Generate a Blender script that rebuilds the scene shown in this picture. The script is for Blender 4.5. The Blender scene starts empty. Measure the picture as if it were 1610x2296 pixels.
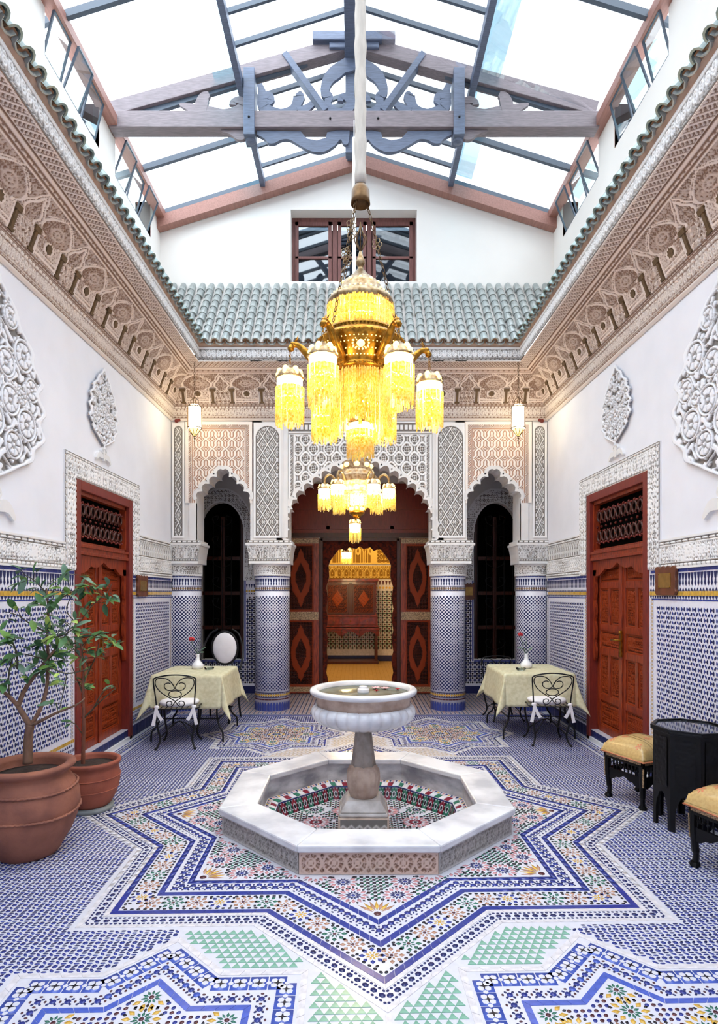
import bpy, math, random
import numpy as np
from mathutils import Vector, Matrix
random.seed(7); rng = np.random.default_rng(7)
PI = math.pi
S = bpy.context.scene
COL = S.collection

# ------------------------------------------------------------------ camera, sky, exposure
F, HZ, VX, EYE = 1320.0, 1330.0, 800.0, 1.65
cam_d = bpy.data.cameras.new('camera'); cam = bpy.data.objects.new('camera', cam_d); COL.objects.link(cam)
cam.location = (0, 0, EYE); cam.rotation_euler = (PI/2, 0, 0)
cam_d.sensor_fit = 'HORIZONTAL'; cam_d.sensor_width = 36.0; cam_d.lens = 36.0*F/1610
cam_d.shift_x = (805-VX)/1610; cam_d.shift_y = (HZ-1148)/1610; cam_d.clip_end = 200
S.camera = cam
W = bpy.data.worlds.new('overcast sky'); S.world = W; W.use_nodes = True
W.node_tree.nodes['Background'].inputs[0].default_value = (0.86, 0.93, 1.0, 1)
W.node_tree.nodes['Background'].inputs[1].default_value = 2.6
sun_d = bpy.data.lights.new('sun', 'SUN'); sun_d.energy = 0.9; sun_d.angle = 1.2; sun_d.color = (1.0, 0.97, 0.93)
sun = bpy.data.objects.new('sun', sun_d); COL.objects.link(sun); sun.rotation_euler = (math.radians(22), math.radians(-6), 0); sun.location = (0, 0, 14)
S.view_settings.view_transform = 'Standard'; S.view_settings.look = 'None'
S.view_settings.gamma = 1.0; S.view_settings.use_curve_mapping = False
S.view_settings.exposure = 1.0
S.cycles.max_bounces = 10; S.cycles.diffuse_bounces = 6; S.cycles.glossy_bounces = 3
S.cycles.transparent_max_bounces = 24; S.cycles.transmission_bounces = 6
S.cycles.caustics_reflective = False; S.cycles.caustics_refractive = False
S.cycles.sample_clamp_indirect = 6.0

XL, XR, YF, YB, YN = -2.57, 2.64, 8.15, 9.70, -2.6    # side walls, facade plane, gallery wall, wall behind the viewer

# ------------------------------------------------------------------ helpers
def lin(h):
    h = h.lstrip('#'); c = [int(h[i:i+2], 16)/255 for i in (0, 2, 4)]
    return tuple(x/12.92 if x <= .04045 else ((x+.055)/1.055)**2.4 for x in c) + (1.0,)
MATS = {}
def mat(name, col, rough=.5, metal=0., var=0., scale=8., bump=0., bscale=None, spec=.5, emit=None, estr=0., trans=0., coat=0., stretch=None, col2=None):
    """principled material; var mixes in a darker/second tone by noise, bump adds fine relief"""
    m = bpy.data.materials.new(name); MATS[name] = m; m.use_nodes = True
    nt = m.node_tree; b = nt.nodes['Principled BSDF']
    c = lin(col)
    b.inputs['Base Color'].default_value = c
    b.inputs['Roughness'].default_value = rough; b.inputs['Metallic'].default_value = metal
    b.inputs['Specular IOR Level'].default_value = spec
    b.inputs['Coat Weight'].default_value = coat
    if trans: b.inputs['Transmission Weight'].default_value = trans
    if emit: b.inputs['Emission Color'].default_value = lin(emit); b.inputs['Emission Strength'].default_value = estr
    if var or bump:
        tc = nt.nodes.new('ShaderNodeTexCoord'); mp = nt.nodes.new('ShaderNodeMapping'); nt.links.new(tc.outputs['Object'], mp.inputs[0])
        if stretch: mp.inputs['Scale'].default_value = stretch
        n = nt.nodes.new('ShaderNodeTexNoise'); n.inputs['Scale'].default_value = scale; n.inputs['Detail'].default_value = 6
        nt.links.new(mp.outputs[0], n.inputs['Vector'])
        if var:
            r = nt.nodes.new('ShaderNodeValToRGB')
            d = lin(col2) if col2 else tuple(x*(1-var) for x in c[:3])+(1,)
            r.color_ramp.elements[0].color = d; r.color_ramp.elements[0].position = .36
            r.color_ramp.elements[1].color = c; r.color_ramp.elements[1].position = .62
            nt.links.new(n.outputs['Fac'], r.inputs[0]); nt.links.new(r.outputs[0], b.inputs['Base Color'])
        if bump:
            bp = nt.nodes.new('ShaderNodeBump'); bp.inputs['Strength'].default_value = bump; bp.inputs['Distance'].default_value = .01
            nn = n
            if bscale:
                nn = nt.nodes.new('ShaderNodeTexNoise'); nn.inputs['Scale'].default_value = bscale; nn.inputs['Detail'].default_value = 4
                nt.links.new(mp.outputs[0], nn.inputs['Vector'])
            nt.links.new(nn.outputs['Fac'], bp.inputs['Height']); nt.links.new(bp.outputs[0], b.inputs['Normal'])
    return m
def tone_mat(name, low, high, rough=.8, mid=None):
    """carved relief: recess shade, plus some real tan in plaster, painted by the depth attribute"""
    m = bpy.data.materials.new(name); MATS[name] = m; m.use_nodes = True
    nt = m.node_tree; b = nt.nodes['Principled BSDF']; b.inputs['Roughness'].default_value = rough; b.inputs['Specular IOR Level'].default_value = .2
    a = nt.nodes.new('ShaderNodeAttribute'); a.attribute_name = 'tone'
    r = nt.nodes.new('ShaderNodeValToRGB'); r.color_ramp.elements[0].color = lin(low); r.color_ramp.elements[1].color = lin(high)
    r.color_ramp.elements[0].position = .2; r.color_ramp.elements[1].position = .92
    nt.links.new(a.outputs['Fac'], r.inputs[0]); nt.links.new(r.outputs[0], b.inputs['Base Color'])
    return m

def link(o, parent=None):
    COL.objects.link(o)
    if parent is not None: o.parent = parent
    return o
def tag(o, label=None, cat=None, group=None, kind=None):
    if label: o['label'] = label
    if cat: o['category'] = cat
    if group: o['group'] = group
    if kind: o['kind'] = kind
    return o
def thing(name, label, cat, loc=(0, 0, 0), rz=0., group=None):
    o = bpy.data.objects.new(name, None); o.location = loc; o.rotation_euler = (0, 0, rz); o.empty_display_size = .05
    link(o); return tag(o, label, cat, group)
def structure(name, loc=(0, 0, 0)):
    o = bpy.data.objects.new(name, None); o.location = loc; o.empty_display_size = .05
    link(o); o['kind'] = 'structure'; return o
def copy_tree(o, parent=None):
    c = o.copy(); COL.objects.link(c)
    if parent is not None: c.parent = parent
    for ch in list(o.children): copy_tree(ch, c)
    return c

def fast(name, V, groups, mats, parent=None, smooth=False, tone=None, kind=None):
    """groups: list of (M,k) index arrays with a material index"""
    me = bpy.data.meshes.new(name); V = np.asarray(V, dtype=np.float32)
    me.vertices.add(len(V)); me.vertices.foreach_set('co', V.ravel())
    tot = [np.full(len(g), g.shape[1], np.int32) for g, _ in groups]
    lv = np.concatenate([np.asarray(g, np.int32).ravel() for g, _ in groups]); t = np.concatenate(tot)
    mi = np.concatenate([np.full(len(g), i, np.int32) for g, i in groups])
    me.loops.add(len(lv)); me.loops.foreach_set('vertex_index', lv)
    me.polygons.add(len(t)); st = np.concatenate([[0], np.cumsum(t)[:-1]]).astype(np.int32)
    me.polygons.foreach_set('loop_start', st); me.polygons.foreach_set('loop_total', t); me.polygons.foreach_set('material_index', mi)
    if smooth: me.polygons.foreach_set('use_smooth', np.ones(len(t), bool))
    for m in mats: me.materials.append(MATS[m] if isinstance(m, str) else m)
    me.update(calc_edges=True)
    if tone is not None:
        at = me.attributes.new('tone', 'FLOAT', 'POINT'); at.data.foreach_set('value', np.asarray(tone, np.float32))
    o = bpy.data.objects.new(name, me); link(o, parent)
    if kind: o['kind'] = kind
    return o

class MB:
    """collects simple shapes into ONE mesh"""
    def __init__(s): s.v = []; s.f = []; s.m = []; s.sm = []
    def add(s, vs, fs, mi=0, smooth=False):
        b = len(s.v); s.v += [tuple(v) for v in vs]
        for f in fs: s.f.append([b+i for i in f]); s.m.append(mi); s.sm.append(smooth)
        return s
    def box(s, c, d, rz=0., mi=0, M=None):
        hx, hy, hz = d[0]/2, d[1]/2, d[2]/2; ca, sa = math.cos(rz), math.sin(rz); vs = []
        for x, y, z in ((-1,-1,-1),(1,-1,-1),(1,1,-1),(-1,1,-1),(-1,-1,1),(1,-1,1),(1,1,1),(-1,1,1)):
            X, Y = x*hx, y*hy; vs.append((c[0]+X*ca-Y*sa, c[1]+X*sa+Y*ca, c[2]+z*hz))
        if M: vs = [M @ Vector(v) for v in vs]
        return s.add(vs, ((3,2,1,0),(4,5,6,7),(0,1,5,4),(1,2,6,5),(2,3,7,6),(3,0,4,7)), mi)
    def bb(s, x0, x1, y0, y1, z0, z1, mi=0): return s.box(((x0+x1)/2, (y0+y1)/2, (z0+z1)/2), (abs(x1-x0), abs(y1-y0), abs(z1-z0)), 0, mi)
    def beam(s, a, b, w, h, mi=0, up=(0, 0, 1)):
        """square bar from a to b"""
        a, b = Vector(a), Vector(b); d = (b-a).normalized(); u = Vector(up); r = d.cross(u)
        if r.length < 1e-4: r = d.cross(Vector((0, 1, 0)))
        r.normalize(); u = r.cross(d).normalized(); vs = []
        for p in (a, b):
            for i, j in ((-1,-1),(1,-1),(1,1),(-1,1)): vs.append(p+r*(i*w/2)+u*(j*h/2))
        return s.add(vs, ((3,2,1,0),(4,5,6,7),(0,1,5,4),(1,2,6,5),(2,3,7,6),(3,0,4,7)), mi)
    def tube(s, pts, r, seg=8, mi=0, closed=False):
        P = [Vector(p) for p in pts]; n = len(P); R = r if hasattr(r, '__len__') else [r]*n; vs = []; prev = None
        for i in range(n):
            if closed: d = P[(i+1) % n]-P[i-1]
            else: d = P[min(i+1, n-1)]-P[max(i-1, 0)]
            d.normalize()
            if prev is None:
                a = Vector((0, 0, 1)) if abs(d.z) < .9 else Vector((1, 0, 0))
                u = d.cross(a).normalized()
            else:
                u = prev-d*prev.dot(d)
                u = u.normalized() if u.length > 1e-6 else d.orthogonal().normalized()
            prev = u; w = d.cross(u)
            for k in range(seg):
                t = 2*PI*k/seg; vs.append(P[i]+(u*math.cos(t)+w*math.sin(t))*R[i])
        fs = []
        for i in range(n if closed else n-1):
            j = (i+1) % n
            for k in range(seg): fs.append((i*seg+k, i*seg+(k+1) % seg, j*seg+(k+1) % seg, j*seg+k))
        if not closed: fs += [tuple(range(seg-1, -1, -1)), tuple((n-1)*seg+k for k in range(seg))]
        return s.add(vs, fs, mi, True)
    def lathe(s, prof, seg=32, c=(0, 0, 0), mi=0, flute=None, a0=0., a1=2*PI, smooth=True):
        full = abs(a1-a0-2*PI) < 1e-6; N = seg if full else seg+1; vs = []
        for i, (r, z) in enumerate(prof):
            for k in range(N):
                t = a0+(a1-a0)*k/seg; rr = r*(flute(t, i) if flute else 1)
                vs.append((c[0]+rr*math.cos(t), c[1]+rr*math.sin(t), c[2]+z))
        fs = []
        for i in range(len(prof)-1):
            for k in range(seg):
                k2 = (k+1) % N; fs.append((i*N+k, i*N+k2, (i+1)*N+k2, (i+1)*N+k))
        if full and prof[0][0] > 1e-4: fs.append(tuple(range(N-1, -1, -1)))
        if full and prof[-1][0] > 1e-4: fs.append(tuple((len(prof)-1)*N+k for k in range(N)))
        return s.add(vs, fs, mi, smooth)
    def prism(s, poly, a, b, mp, mi=0):
        """polygon (u,v) pushed from depth a to b; mp(u,v,d)->xyz"""
        n = len(poly); vs = [mp(u, v, a) for u, v in poly]+[mp(u, v, b) for u, v in poly]
        fs = [tuple(range(n-1, -1, -1)), tuple(range(n, 2*n))]+[(i, (i+1) % n, n+(i+1) % n, n+i) for i in range(n)]
        return s.add(vs, fs, mi)
    def ribbon(s, pts, w, a, b, mp, mi=0, closed=False):
        """flat strip along 2D polyline pts (width w or list), pushed a..b"""
        P = np.array(pts, float); n = len(P); Wd = np.array(w if hasattr(w, '__len__') else [w]*n, float)
        if closed: T = np.roll(P, -1, 0)-np.roll(P, 1, 0)
        else: T = np.gradient(P, axis=0)
        T /= np.linalg.norm(T, axis=1)[:, None]+1e-9; N = np.stack([-T[:, 1], T[:, 0]], 1)
        A = P+N*Wd[:, None]/2; B = P-N*Wd[:, None]/2; vs = []
        for i in range(n): vs += [mp(*A[i], a), mp(*B[i], a), mp(*B[i], b), mp(*A[i], b)]
        fs = []
        for i in range(n if closed else n-1):
            j = (i+1) % n; fs += [(4*i+k, 4*i+(k+1) % 4, 4*j+(k+1) % 4, 4*j+k) for k in range(4)]
        if not closed: fs += [(3, 2, 1, 0), tuple(4*(n-1)+k for k in range(4))]
        return s.add(vs, fs, mi)
    def ball(s, c, r, seg=12, rings=8, mi=0):
        rx, ry, rz = r if hasattr(r, '__len__') else (r, r, r); vs = [(c[0], c[1], c[2]-rz)]; fs = []
        for i in range(1, rings):
            p = -PI/2+PI*i/rings
            for k in range(seg):
                t = 2*PI*k/seg; vs.append((c[0]+rx*math.cos(p)*math.cos(t), c[1]+ry*math.cos(p)*math.sin(t), c[2]+rz*math.sin(p)))
        vs.append((c[0], c[1], c[2]+rz)); L = len(vs)-1
        for k in range(seg): fs.append((0, 1+(k+1) % seg, 1+k)); fs.append((L, L-seg+k, L-seg+(k+1) % seg))
        for i in range(rings-2):
            for k in range(seg):
                a = 1+i*seg; fs.append((a+k, a+(k+1) % seg, a+seg+(k+1) % seg, a+seg+k))
        return s.add(vs, fs, mi, True)
    def mesh(s, name, mats):
        me = bpy.data.meshes.new(name); me.from_pydata(s.v, [], s.f)
        for m in (mats if isinstance(mats, (list, tuple)) else [mats]): me.materials.append(MATS[m])
        me.polygons.foreach_set('material_index', s.m); me.polygons.foreach_set('use_smooth', s.sm); me.update(); return me
    def build(s, name, mats, parent=None, bevel=0., kind=None, loc=None):
        o = bpy.data.objects.new(name, s.mesh(name, mats)); link(o, parent)
        if loc: o.location = loc
        if bevel:
            b = o.modifiers.new('edge', 'BEVEL'); b.width = bevel; b.segments = 2; b.limit_method = 'ANGLE'; b.angle_limit = .7
        if kind: o['kind'] = kind
        return o
def crom(pts, n=8, closed=False):
    """smooth curve through points"""
    P = [np.array(p, float) for p in pts]; m = len(P); out = []
    for i in range(m if closed else m-1):
        if closed: a, b, c, d = P[i-1], P[i], P[(i+1) % m], P[(i+2) % m]
        else: a, b, c, d = P[max(i-1, 0)], P[i], P[i+1], P[min(i+2, m-1)]
        for k in range(n):
            t = k/n; out.append(.5*((2*b)+(c-a)*t+(2*a-5*b+4*c-d)*t*t+(-a+3*b-3*c+d)*t**3))
    if not closed: out.append(P[-1])
    return [tuple(p) for p in out]

# ------------------------------------------------------------------ carved relief (height grids) and mosaic (tesserae)
def frac(x): return x-np.floor(x)
def sm(x, a, b):
    t = np.clip((x-a)/(b-a), 0, 1); return t*t*(3-2*t)
def line(d, w, e): return 1-sm(np.abs(d), w, w+e)
def relief(name, u0, u1, v0, v1, cell, hf, mp, mats, parent, depth=.012, mask=None, cellv=None):
    nu = max(2, int((u1-u0)/cell)); nv = max(2, int((v1-v0)/(cellv or cell)))
    U, V = np.meshgrid(np.linspace(u0, u1, nu+1), np.linspace(v0, v1, nv+1), indexing='ij')
    h = hf(U, V); tone = h
    if isinstance(h, tuple): h, tone = h
    X = np.stack(mp(U, V, h*depth), -1).reshape(-1, 3)
    i = np.arange((nu+1)*(nv+1)).reshape(nu+1, nv+1)
    q = np.stack([i[:-1, :-1], i[1:, :-1], i[1:, 1:], i[:-1, 1:]], -1).reshape(-1, 4)
    if mask is not None:
        k = mask((U[:-1, :-1]+U[1:, 1:])/2, (V[:-1, :-1]+V[1:, 1:])/2).ravel(); q = q[k]
        used = np.unique(q); re = np.full(len(X), -1); re[used] = np.arange(len(used)); X = X[used]; q = re[q]; tone = tone.reshape(-1)[used]
    return fast(name, X, [(q, 0)], [mats], parent, True, np.asarray(tone).reshape(-1))
def p_lattice(u, v, p, q):
    X, Y = u/p, v/q; a, b = frac(X+Y)-.5, frac(X-Y)-.5; L = np.minimum(.5-np.abs(a), .5-np.abs(b)); r = np.maximum(abs(a), abs(b))
    h = line(L, .055, .035); dots = line(r-.27, .065, .025)*(np.sin((a+b)*26)*np.sin((a-b)*26) > -.3)
    return np.maximum.reduce([h, dots*.8, (1-sm(r, .12, .17))*sm(r, .03, .06)])
def p_ogee(u, v, p, q):
    X, Y = u/p, v/q; s = .10*np.sin(2*PI*(2*Y)); a, b = frac(X+Y+s)-.5, frac(X-Y-s)-.5
    L = np.minimum(.5-abs(a), .5-abs(b)); r = np.maximum(abs(a), abs(b)); rr = np.hypot(a, b)
    return np.maximum.reduce([line(L, .07, .04), line(r-.28, .035, .03)*.85, (1-sm(np.abs(rr-.1), .035, .06))*.9, line(np.abs(a*b)-.0, .0012, .002)*(r < .25)*.8])
def p_scale(u, v, p, q):
    X, Y = u/p, v/q; a, b = frac(X+Y)-.5, frac(X-Y)-.5; an = np.arctan2(b, a); rr = np.hypot(a, b)
    R = .40+.06*np.abs(np.sin(2*an)); lf = line(rr-.2-.05*np.cos(4*an), .035, .03)
    return np.maximum.reduce([line(rr-R, .06, .04), sm(rr, R+.08, R+.14)*.7*(np.sin(X*40) > -.4), lf*.8, (1-sm(rr, .06, .1))*.8, line(np.sin(an*5), .25, .2)*(rr < .36)*(rr > .24)*.7])
def p_leaf(u, v, s):
    f = np.sin(2*PI*u/s+1.8*np.sin(2*PI*v/s*.9+.6))*np.sin(2*PI*v/s+1.8*np.sin(2*PI*u/s*1.1))
    g = np.sin(2*PI*u/s*2.3+2.1*np.sin(2*PI*v/s*1.7))*np.sin(2*PI*v/s*2.1+1.3)
    return np.maximum(sm(f, -.22, .06), sm(g, .15, .4)*.8)
def p_scroll(u, v, s):
    """v 0..1 across the band"""
    k = u/s; y = v-.5; c = np.abs(y-.3*np.sin(2*PI*k)); r1 = np.hypot((frac(k+.25)-.5)*1.3, y+.12); r2 = np.hypot((frac(k+.75)-.5)*1.3, y-.12)
    sp = np.maximum(line(r1-.2, .045, .04), line(r2-.2, .045, .04)); d = np.maximum(1-sm(r1, .05, .1), 1-sm(r2, .05, .1))
    lf = line(np.sin(2*PI*k*3)*.3-y*np.cos(2*PI*k), .05, .06)
    return np.maximum.reduce([line(c, .05, .05), sp, d, lf*.7])
def p_dash(u, v, s):
    k = frac(u/s); return np.maximum(line(v-.5, .16, .08)*(k < .72), line(abs(v-.5)-.42, .06, .04))
def p_weave(u, v, s):
    a, b = frac((u+v)/s), frac((u-v)/s); return np.maximum(sm(abs(frac(2*a)-.5), .2, .3)*(b < .5), sm(abs(frac(2*b)-.5), .2, .3)*(b >= .5))
def p_arcade(u, v, s):
    """v 0..1: row of little pointed arches"""
    k = np.abs(frac(u/s)-.5)*2; e = np.interp(v, [0, .5, .75, .92, 1], [.8, .8, .6, .15, 0.]); d = k-e
    return np.maximum.reduce([line(d, .08, .06), line(d+.3, .05, .05)*.8, (d > .16)*sm(np.sin(u*2*PI/s*4)*np.sin(v*14), -.1, .2)*.7, (1-sm(np.hypot(k, (v-.35)*1.2), .1, .18))])

class Tess:
    """mosaic pieces: polygons in a (u,v) plane, colour by material index; built as ONE mesh"""
    def __init__(s): s.p = []
    def add(s, polys, mi, keep=None, lv=1.):
        polys = np.asarray(polys, float)
        if len(polys) and keep is not None:
            k = keep(polys[..., 0], polys[..., 1]).all(axis=1); polys = polys[k]
        if len(polys): s.p.append((polys, mi, lv))
    def motif(s, shape, pos, mi, ang=0., sc=1., keep=None):
        sh = np.asarray(shape, float); pos = np.asarray(pos, float).reshape(-1, 2); ang = np.broadcast_to(np.asarray(ang, float), (len(pos),))
        c, n = np.cos(ang)[:, None], np.sin(ang)[:, None]; x, y = sh[:, 0]*sc, sh[:, 1]*sc
        s.add(np.stack([pos[:, :1]+x*c-y*n, pos[:, 1:]+x*n+y*c], -1), mi, keep)
    def build(s, name, mp, mats, parent, th=.0015, sides=False, kind='stuff'):
        V = []; G = []; b = 0
        for P, mi, lv in s.p:
            n, k = P.shape[:2]; T = np.stack(mp(P[..., 0].ravel(), P[..., 1].ravel(), np.full(n*k, th*lv)), -1); V.append(T)
            idx = np.arange(n*k).reshape(n, k)+b; G.append((idx, mi)); b += n*k
            if sides:
                V.append(np.stack(mp(P[..., 0].ravel(), P[..., 1].ravel(), np.zeros(n*k)), -1)); lo = np.arange(n*k).reshape(n, k)+b; b += n*k
                for j in range(k): G.append((np.stack([idx[:, j], lo[:, j], lo[:, (j+1) % k], idx[:, (j+1) % k]], -1), mi))
        return fast(name, np.concatenate(V), G, mats, parent, kind=kind)
def grid(u0, u1, v0, v1, p, q=None, off=False):
    q = q or p; a = np.arange(math.floor(u0/p), math.ceil(u1/p)+1)*p; b = np.arange(math.floor(v0/q), math.ceil(v1/q)+1)*q
    A, B = np.meshgrid(a, b, indexing='ij')
    if off: A = A+(np.round(B/q).astype(int) % 2)*p/2
    return np.stack([A.ravel(), B.ravel()], -1)
def hexa(L, w): return [(-L/2, 0), (-L/4, -w/2), (L/4, -w/2), (L/2, 0), (L/4, w/2), (-L/4, w/2)]
def star(n, R, r): return [((R if i % 2 == 0 else r)*math.cos(PI*i/n), (R if i % 2 == 0 else r)*math.sin(PI*i/n)) for i in range(2*n)]
def ngon(n, R, a=0.): return [(R*math.cos(2*PI*i/n+a), R*math.sin(2*PI*i/n+a)) for i in range(n)]
def petal(r0, r1, w): return [(r0, 0), (r0+(r1-r0)*.45, -w/2), (r1, 0), (r0+(r1-r0)*.45, w/2)]
# ------------------------------------------------------------------ materials
mat('wall_white', '#e9e9f0', .75, var=.04, scale=3, spec=.25)
mat('upper_white', '#f1ece6', .8, var=.03, scale=2, spec=.2)
mat('pillar_red_light', '#e6c3b6', .8, spec=.2)  # reddish light on the post faces, put into the colour
mat('plaster', '#e6e3e2', .8, var=.05, scale=6, spec=.2)
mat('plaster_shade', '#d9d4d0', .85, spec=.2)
mat('bead_pink', '#b99f8f', .85, var=.2, scale=14, spec=.2)
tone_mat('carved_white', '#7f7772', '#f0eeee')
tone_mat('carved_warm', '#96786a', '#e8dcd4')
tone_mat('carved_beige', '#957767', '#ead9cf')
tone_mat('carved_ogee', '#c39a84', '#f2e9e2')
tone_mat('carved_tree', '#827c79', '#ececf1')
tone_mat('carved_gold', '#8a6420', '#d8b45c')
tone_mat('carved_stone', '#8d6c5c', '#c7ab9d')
tone_mat('carved_marble', '#77726e', '#b5aeaa')
tone_mat('carved_wood', '#2d0b05', '#8a3413', .45)
tone_mat('carved_dark', '#1d0806', '#5b2312', .4)
mat('column_brown', '#6b5236', .7, var=.3, scale=20)
mat('zellige_white', '#cccad3', .22, var=.06, scale=30, spec=.5)
ZC = ['zellige_white', 'z_cobalt', 'z_navy', 'z_black', 'z_green', 'z_mint', 'z_tan', 'z_yellow', 'z_maroon', 'z_pink', 'z_sky', 'z_cream', 'z_wine', 'z_sand']
ZW = ['zellige_wall', 'zw_cobalt', 'zw_navy']+ZC[3:]
for n, c in (('zw_cobalt', '#394593'), ('zw_navy', '#262b5e')): mat(n, c, .45, var=.15, scale=25, spec=.3)
mat('zellige_wall', '#eae8f3', .3, var=.05, scale=30, spec=.4)
for n, c in (('z_cobalt', '#303c8c'), ('z_navy', '#232a63'), ('z_black', '#1f1d29'), ('z_green', '#2f6f5a'), ('z_mint', '#7aa894'), ('z_tan', '#b98a70'),
             ('z_yellow', '#dcae4c'), ('z_maroon', '#5a3036'), ('z_pink', '#cb8f93'), ('z_sky', '#4a5fb8'), ('z_cream', '#d8d2d6'), ('z_wine', '#7d1f31'), ('z_sand', '#cfbca8')):
    mat(n, c, .2, var=.22, scale=25, spec=.5)
WHT, COB, NAV, BLK, GRN, MINT, TAN, YEL, MAR, PNK, SKY, CRM, WIN, SND = range(14)
mat('marble', '#dcdadd', .22, var=.12, scale=3.5, col2='#b9b7bd', stretch=(1, 1, 2), bump=.02)
mat('marble_worn', '#cfc8c4', .45, var=.2, scale=7, col2='#a59b95', bump=.15, bscale=60)
mat('marble_vein', '#c9c7ca', .3, var=.3, scale=5, col2='#85838a', stretch=(1, 1, 2.2))
mat('stone_stem', '#9c9088', .6, var=.3, scale=9, col2='#6f665f', bump=.2, bscale=70)
mat('stone_tan', '#c3ac9c', .6, var=.25, scale=8, col2='#9a8172', bump=.2, bscale=60)
mat('truss_wood', '#84787c', .55, var=.28, scale=6, stretch=(1.5, 12, 12), bump=.1)
mat('truss_glare', '#626c82', .5, var=.25, scale=6, stretch=(1.5, 12, 12), bump=.1)  # same timber, with the bluish glare of the sky painted into its colour
mat('bar_metal', '#4d5866', .45, spec=.5)
mat('plate_wood', '#a27468', .55, var=.2, scale=5, stretch=(10, 1, 10))
mat('window_wood', '#80504a', .5, var=.3, scale=7, stretch=(10, 10, 1))
mat('red_wood', '#9a3a16', .38, var=.35, scale=9, stretch=(9, 9, 1), col2='#641c0c', bump=.08)
mat('red_wood_edge', '#7e2a20', .4, var=.25, scale=9, stretch=(9, 9, 1))
mat('screen_wood', '#6a2412', .7, var=.5, scale=30, col2='#34100a', spec=.15)
mat('dark_wood', '#4a180b', .4, var=.4, scale=8, stretch=(9, 9, 1))
mat('ebony', '#070608', .35, var=.3, scale=20, spec=.25)
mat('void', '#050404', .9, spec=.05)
mat('iron', '#17161a', .42, metal=.3, spec=.4)
mat('inlay', '#c8a67c', .4, var=.4, scale=120, col2='#4a3020')
mat('tile_glaze', '#8a8f8d', .3, var=.28, scale=7, col2='#a5a9a6', spec=.5, bump=.05)
mat('tile_glaze_deep', '#5f7672', .25, var=.3, scale=10, col2='#8b9a97', spec=.5)
mat('tile_clay', '#9c7357', .85, var=.3, scale=14)
mat('mortar', '#d6cdc6', .9, var=.12, scale=16, bump=.3, bscale=60)
mat('terracotta', '#945c48', .8, var=.4, scale=6, col2='#7b4a3c', bump=.35, bscale=28)
mat('terracotta_red', '#a2563f', .7, var=.25, scale=5, col2='#82402f', bump=.15, bscale=40)
mat('soil', '#3c2a22', .95, var=.5, scale=50, bump=.6)
mat('slate_plate', '#83888a', .6, var=.2, scale=10)
mat('bark', '#7c5b48', .85, var=.4, scale=25, bump=.4, stretch=(1, 1, .3))
mat('twig', '#4f4a38', .8, var=.3, scale=25)
for i, c in enumerate(('#3a5f3c', '#4f7a42', '#7fa64c', '#b6cc66', '#6d8a70')): mat('leaf_%d' % i, c, .4, var=.25, scale=18, spec=.4)
mat('cloth', '#d8d1b2', .85, var=.14, scale=26, col2='#c8c09c', bump=.12, bscale=90, spec=.2)
mat('white_fabric', '#ece7ea', .85, var=.05, scale=12, spec=.2)
mat('sleeve', '#c6bcb2', .85, var=.14, scale=9, stretch=(4, 4, 1), spec=.2, bump=.15)
mat('white_rope', '#e6e4e2', .7, spec=.2)
mat('ceramic', '#f0eff2', .18, spec=.5)
mat('rose_red', '#c01826', .6, var=.3, scale=60)
mat('stem_green', '#48663a', .6)
mat('gold_silk', '#c6a56c', .3, var=.1, scale=55, col2='#b8965d', spec=.5, coat=.15)
mat('silk_coral', '#c9764f', .4)
mat('brass', '#b5822e', .3, metal=.9, var=.3, scale=30, col2='#7a5418')
mat('brass_dark', '#6d5134', .4, metal=.8, var=.3, scale=30)
mat('silver_brass', '#a89272', .35, metal=.75, var=.35, scale=26, col2='#7d5f38')
mat('plate_brass', '#b18c4e', .35, metal=.7, var=.2, scale=20)
mat('chrome', '#c9c2b5', .2, metal=1.)
mat('bulb_glass', '#fff2c8', .4, emit='#fff0bc', estr=8.)
mat('bulb_small', '#fff2c8', .4, emit='#ffeab0', estr=8.)
mat('lantern_glow', '#fff6dc', .4, emit='#fff0c4', estr=7.)
mat('gold_floor', '#b9924e', .4, var=.2, scale=12)
mat('gold_grout', '#8a6630', .7)
mat('glass_lit', '#e8f4f4', .1)
mat('petal_pink', '#e0a3a8', .6)
mat('cabinet_wood', '#7a2510', .3, var=.35, scale=14, col2='#4c1208', coat=.3)
mat('inlay_gold', '#b3702c', .4, var=.6, scale=90, col2='#5a2410')
mat('beads_lit', '#f6d98a', .4, emit='#ffd877', estr=1.6)
mat('bulb_soft', '#ffe9a8', .4, emit='#ffcf5a', estr=2.2)
mat('silver_lit', '#b8a284', .35, metal=.6, var=.4, scale=30, col2='#8a6a48')
mat('silk_stripe', '#8f7a58', .5)
mat('table_mirror', '#8c8f9a', .06, metal=.85)
mat('plaque_wood', '#74402a', .4, var=.35, scale=12)
tone_mat('inlay_tone', '#300c05', '#86380f', .35)
mat('twig_red', '#7a4634', .8, var=.3, scale=25)
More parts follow.
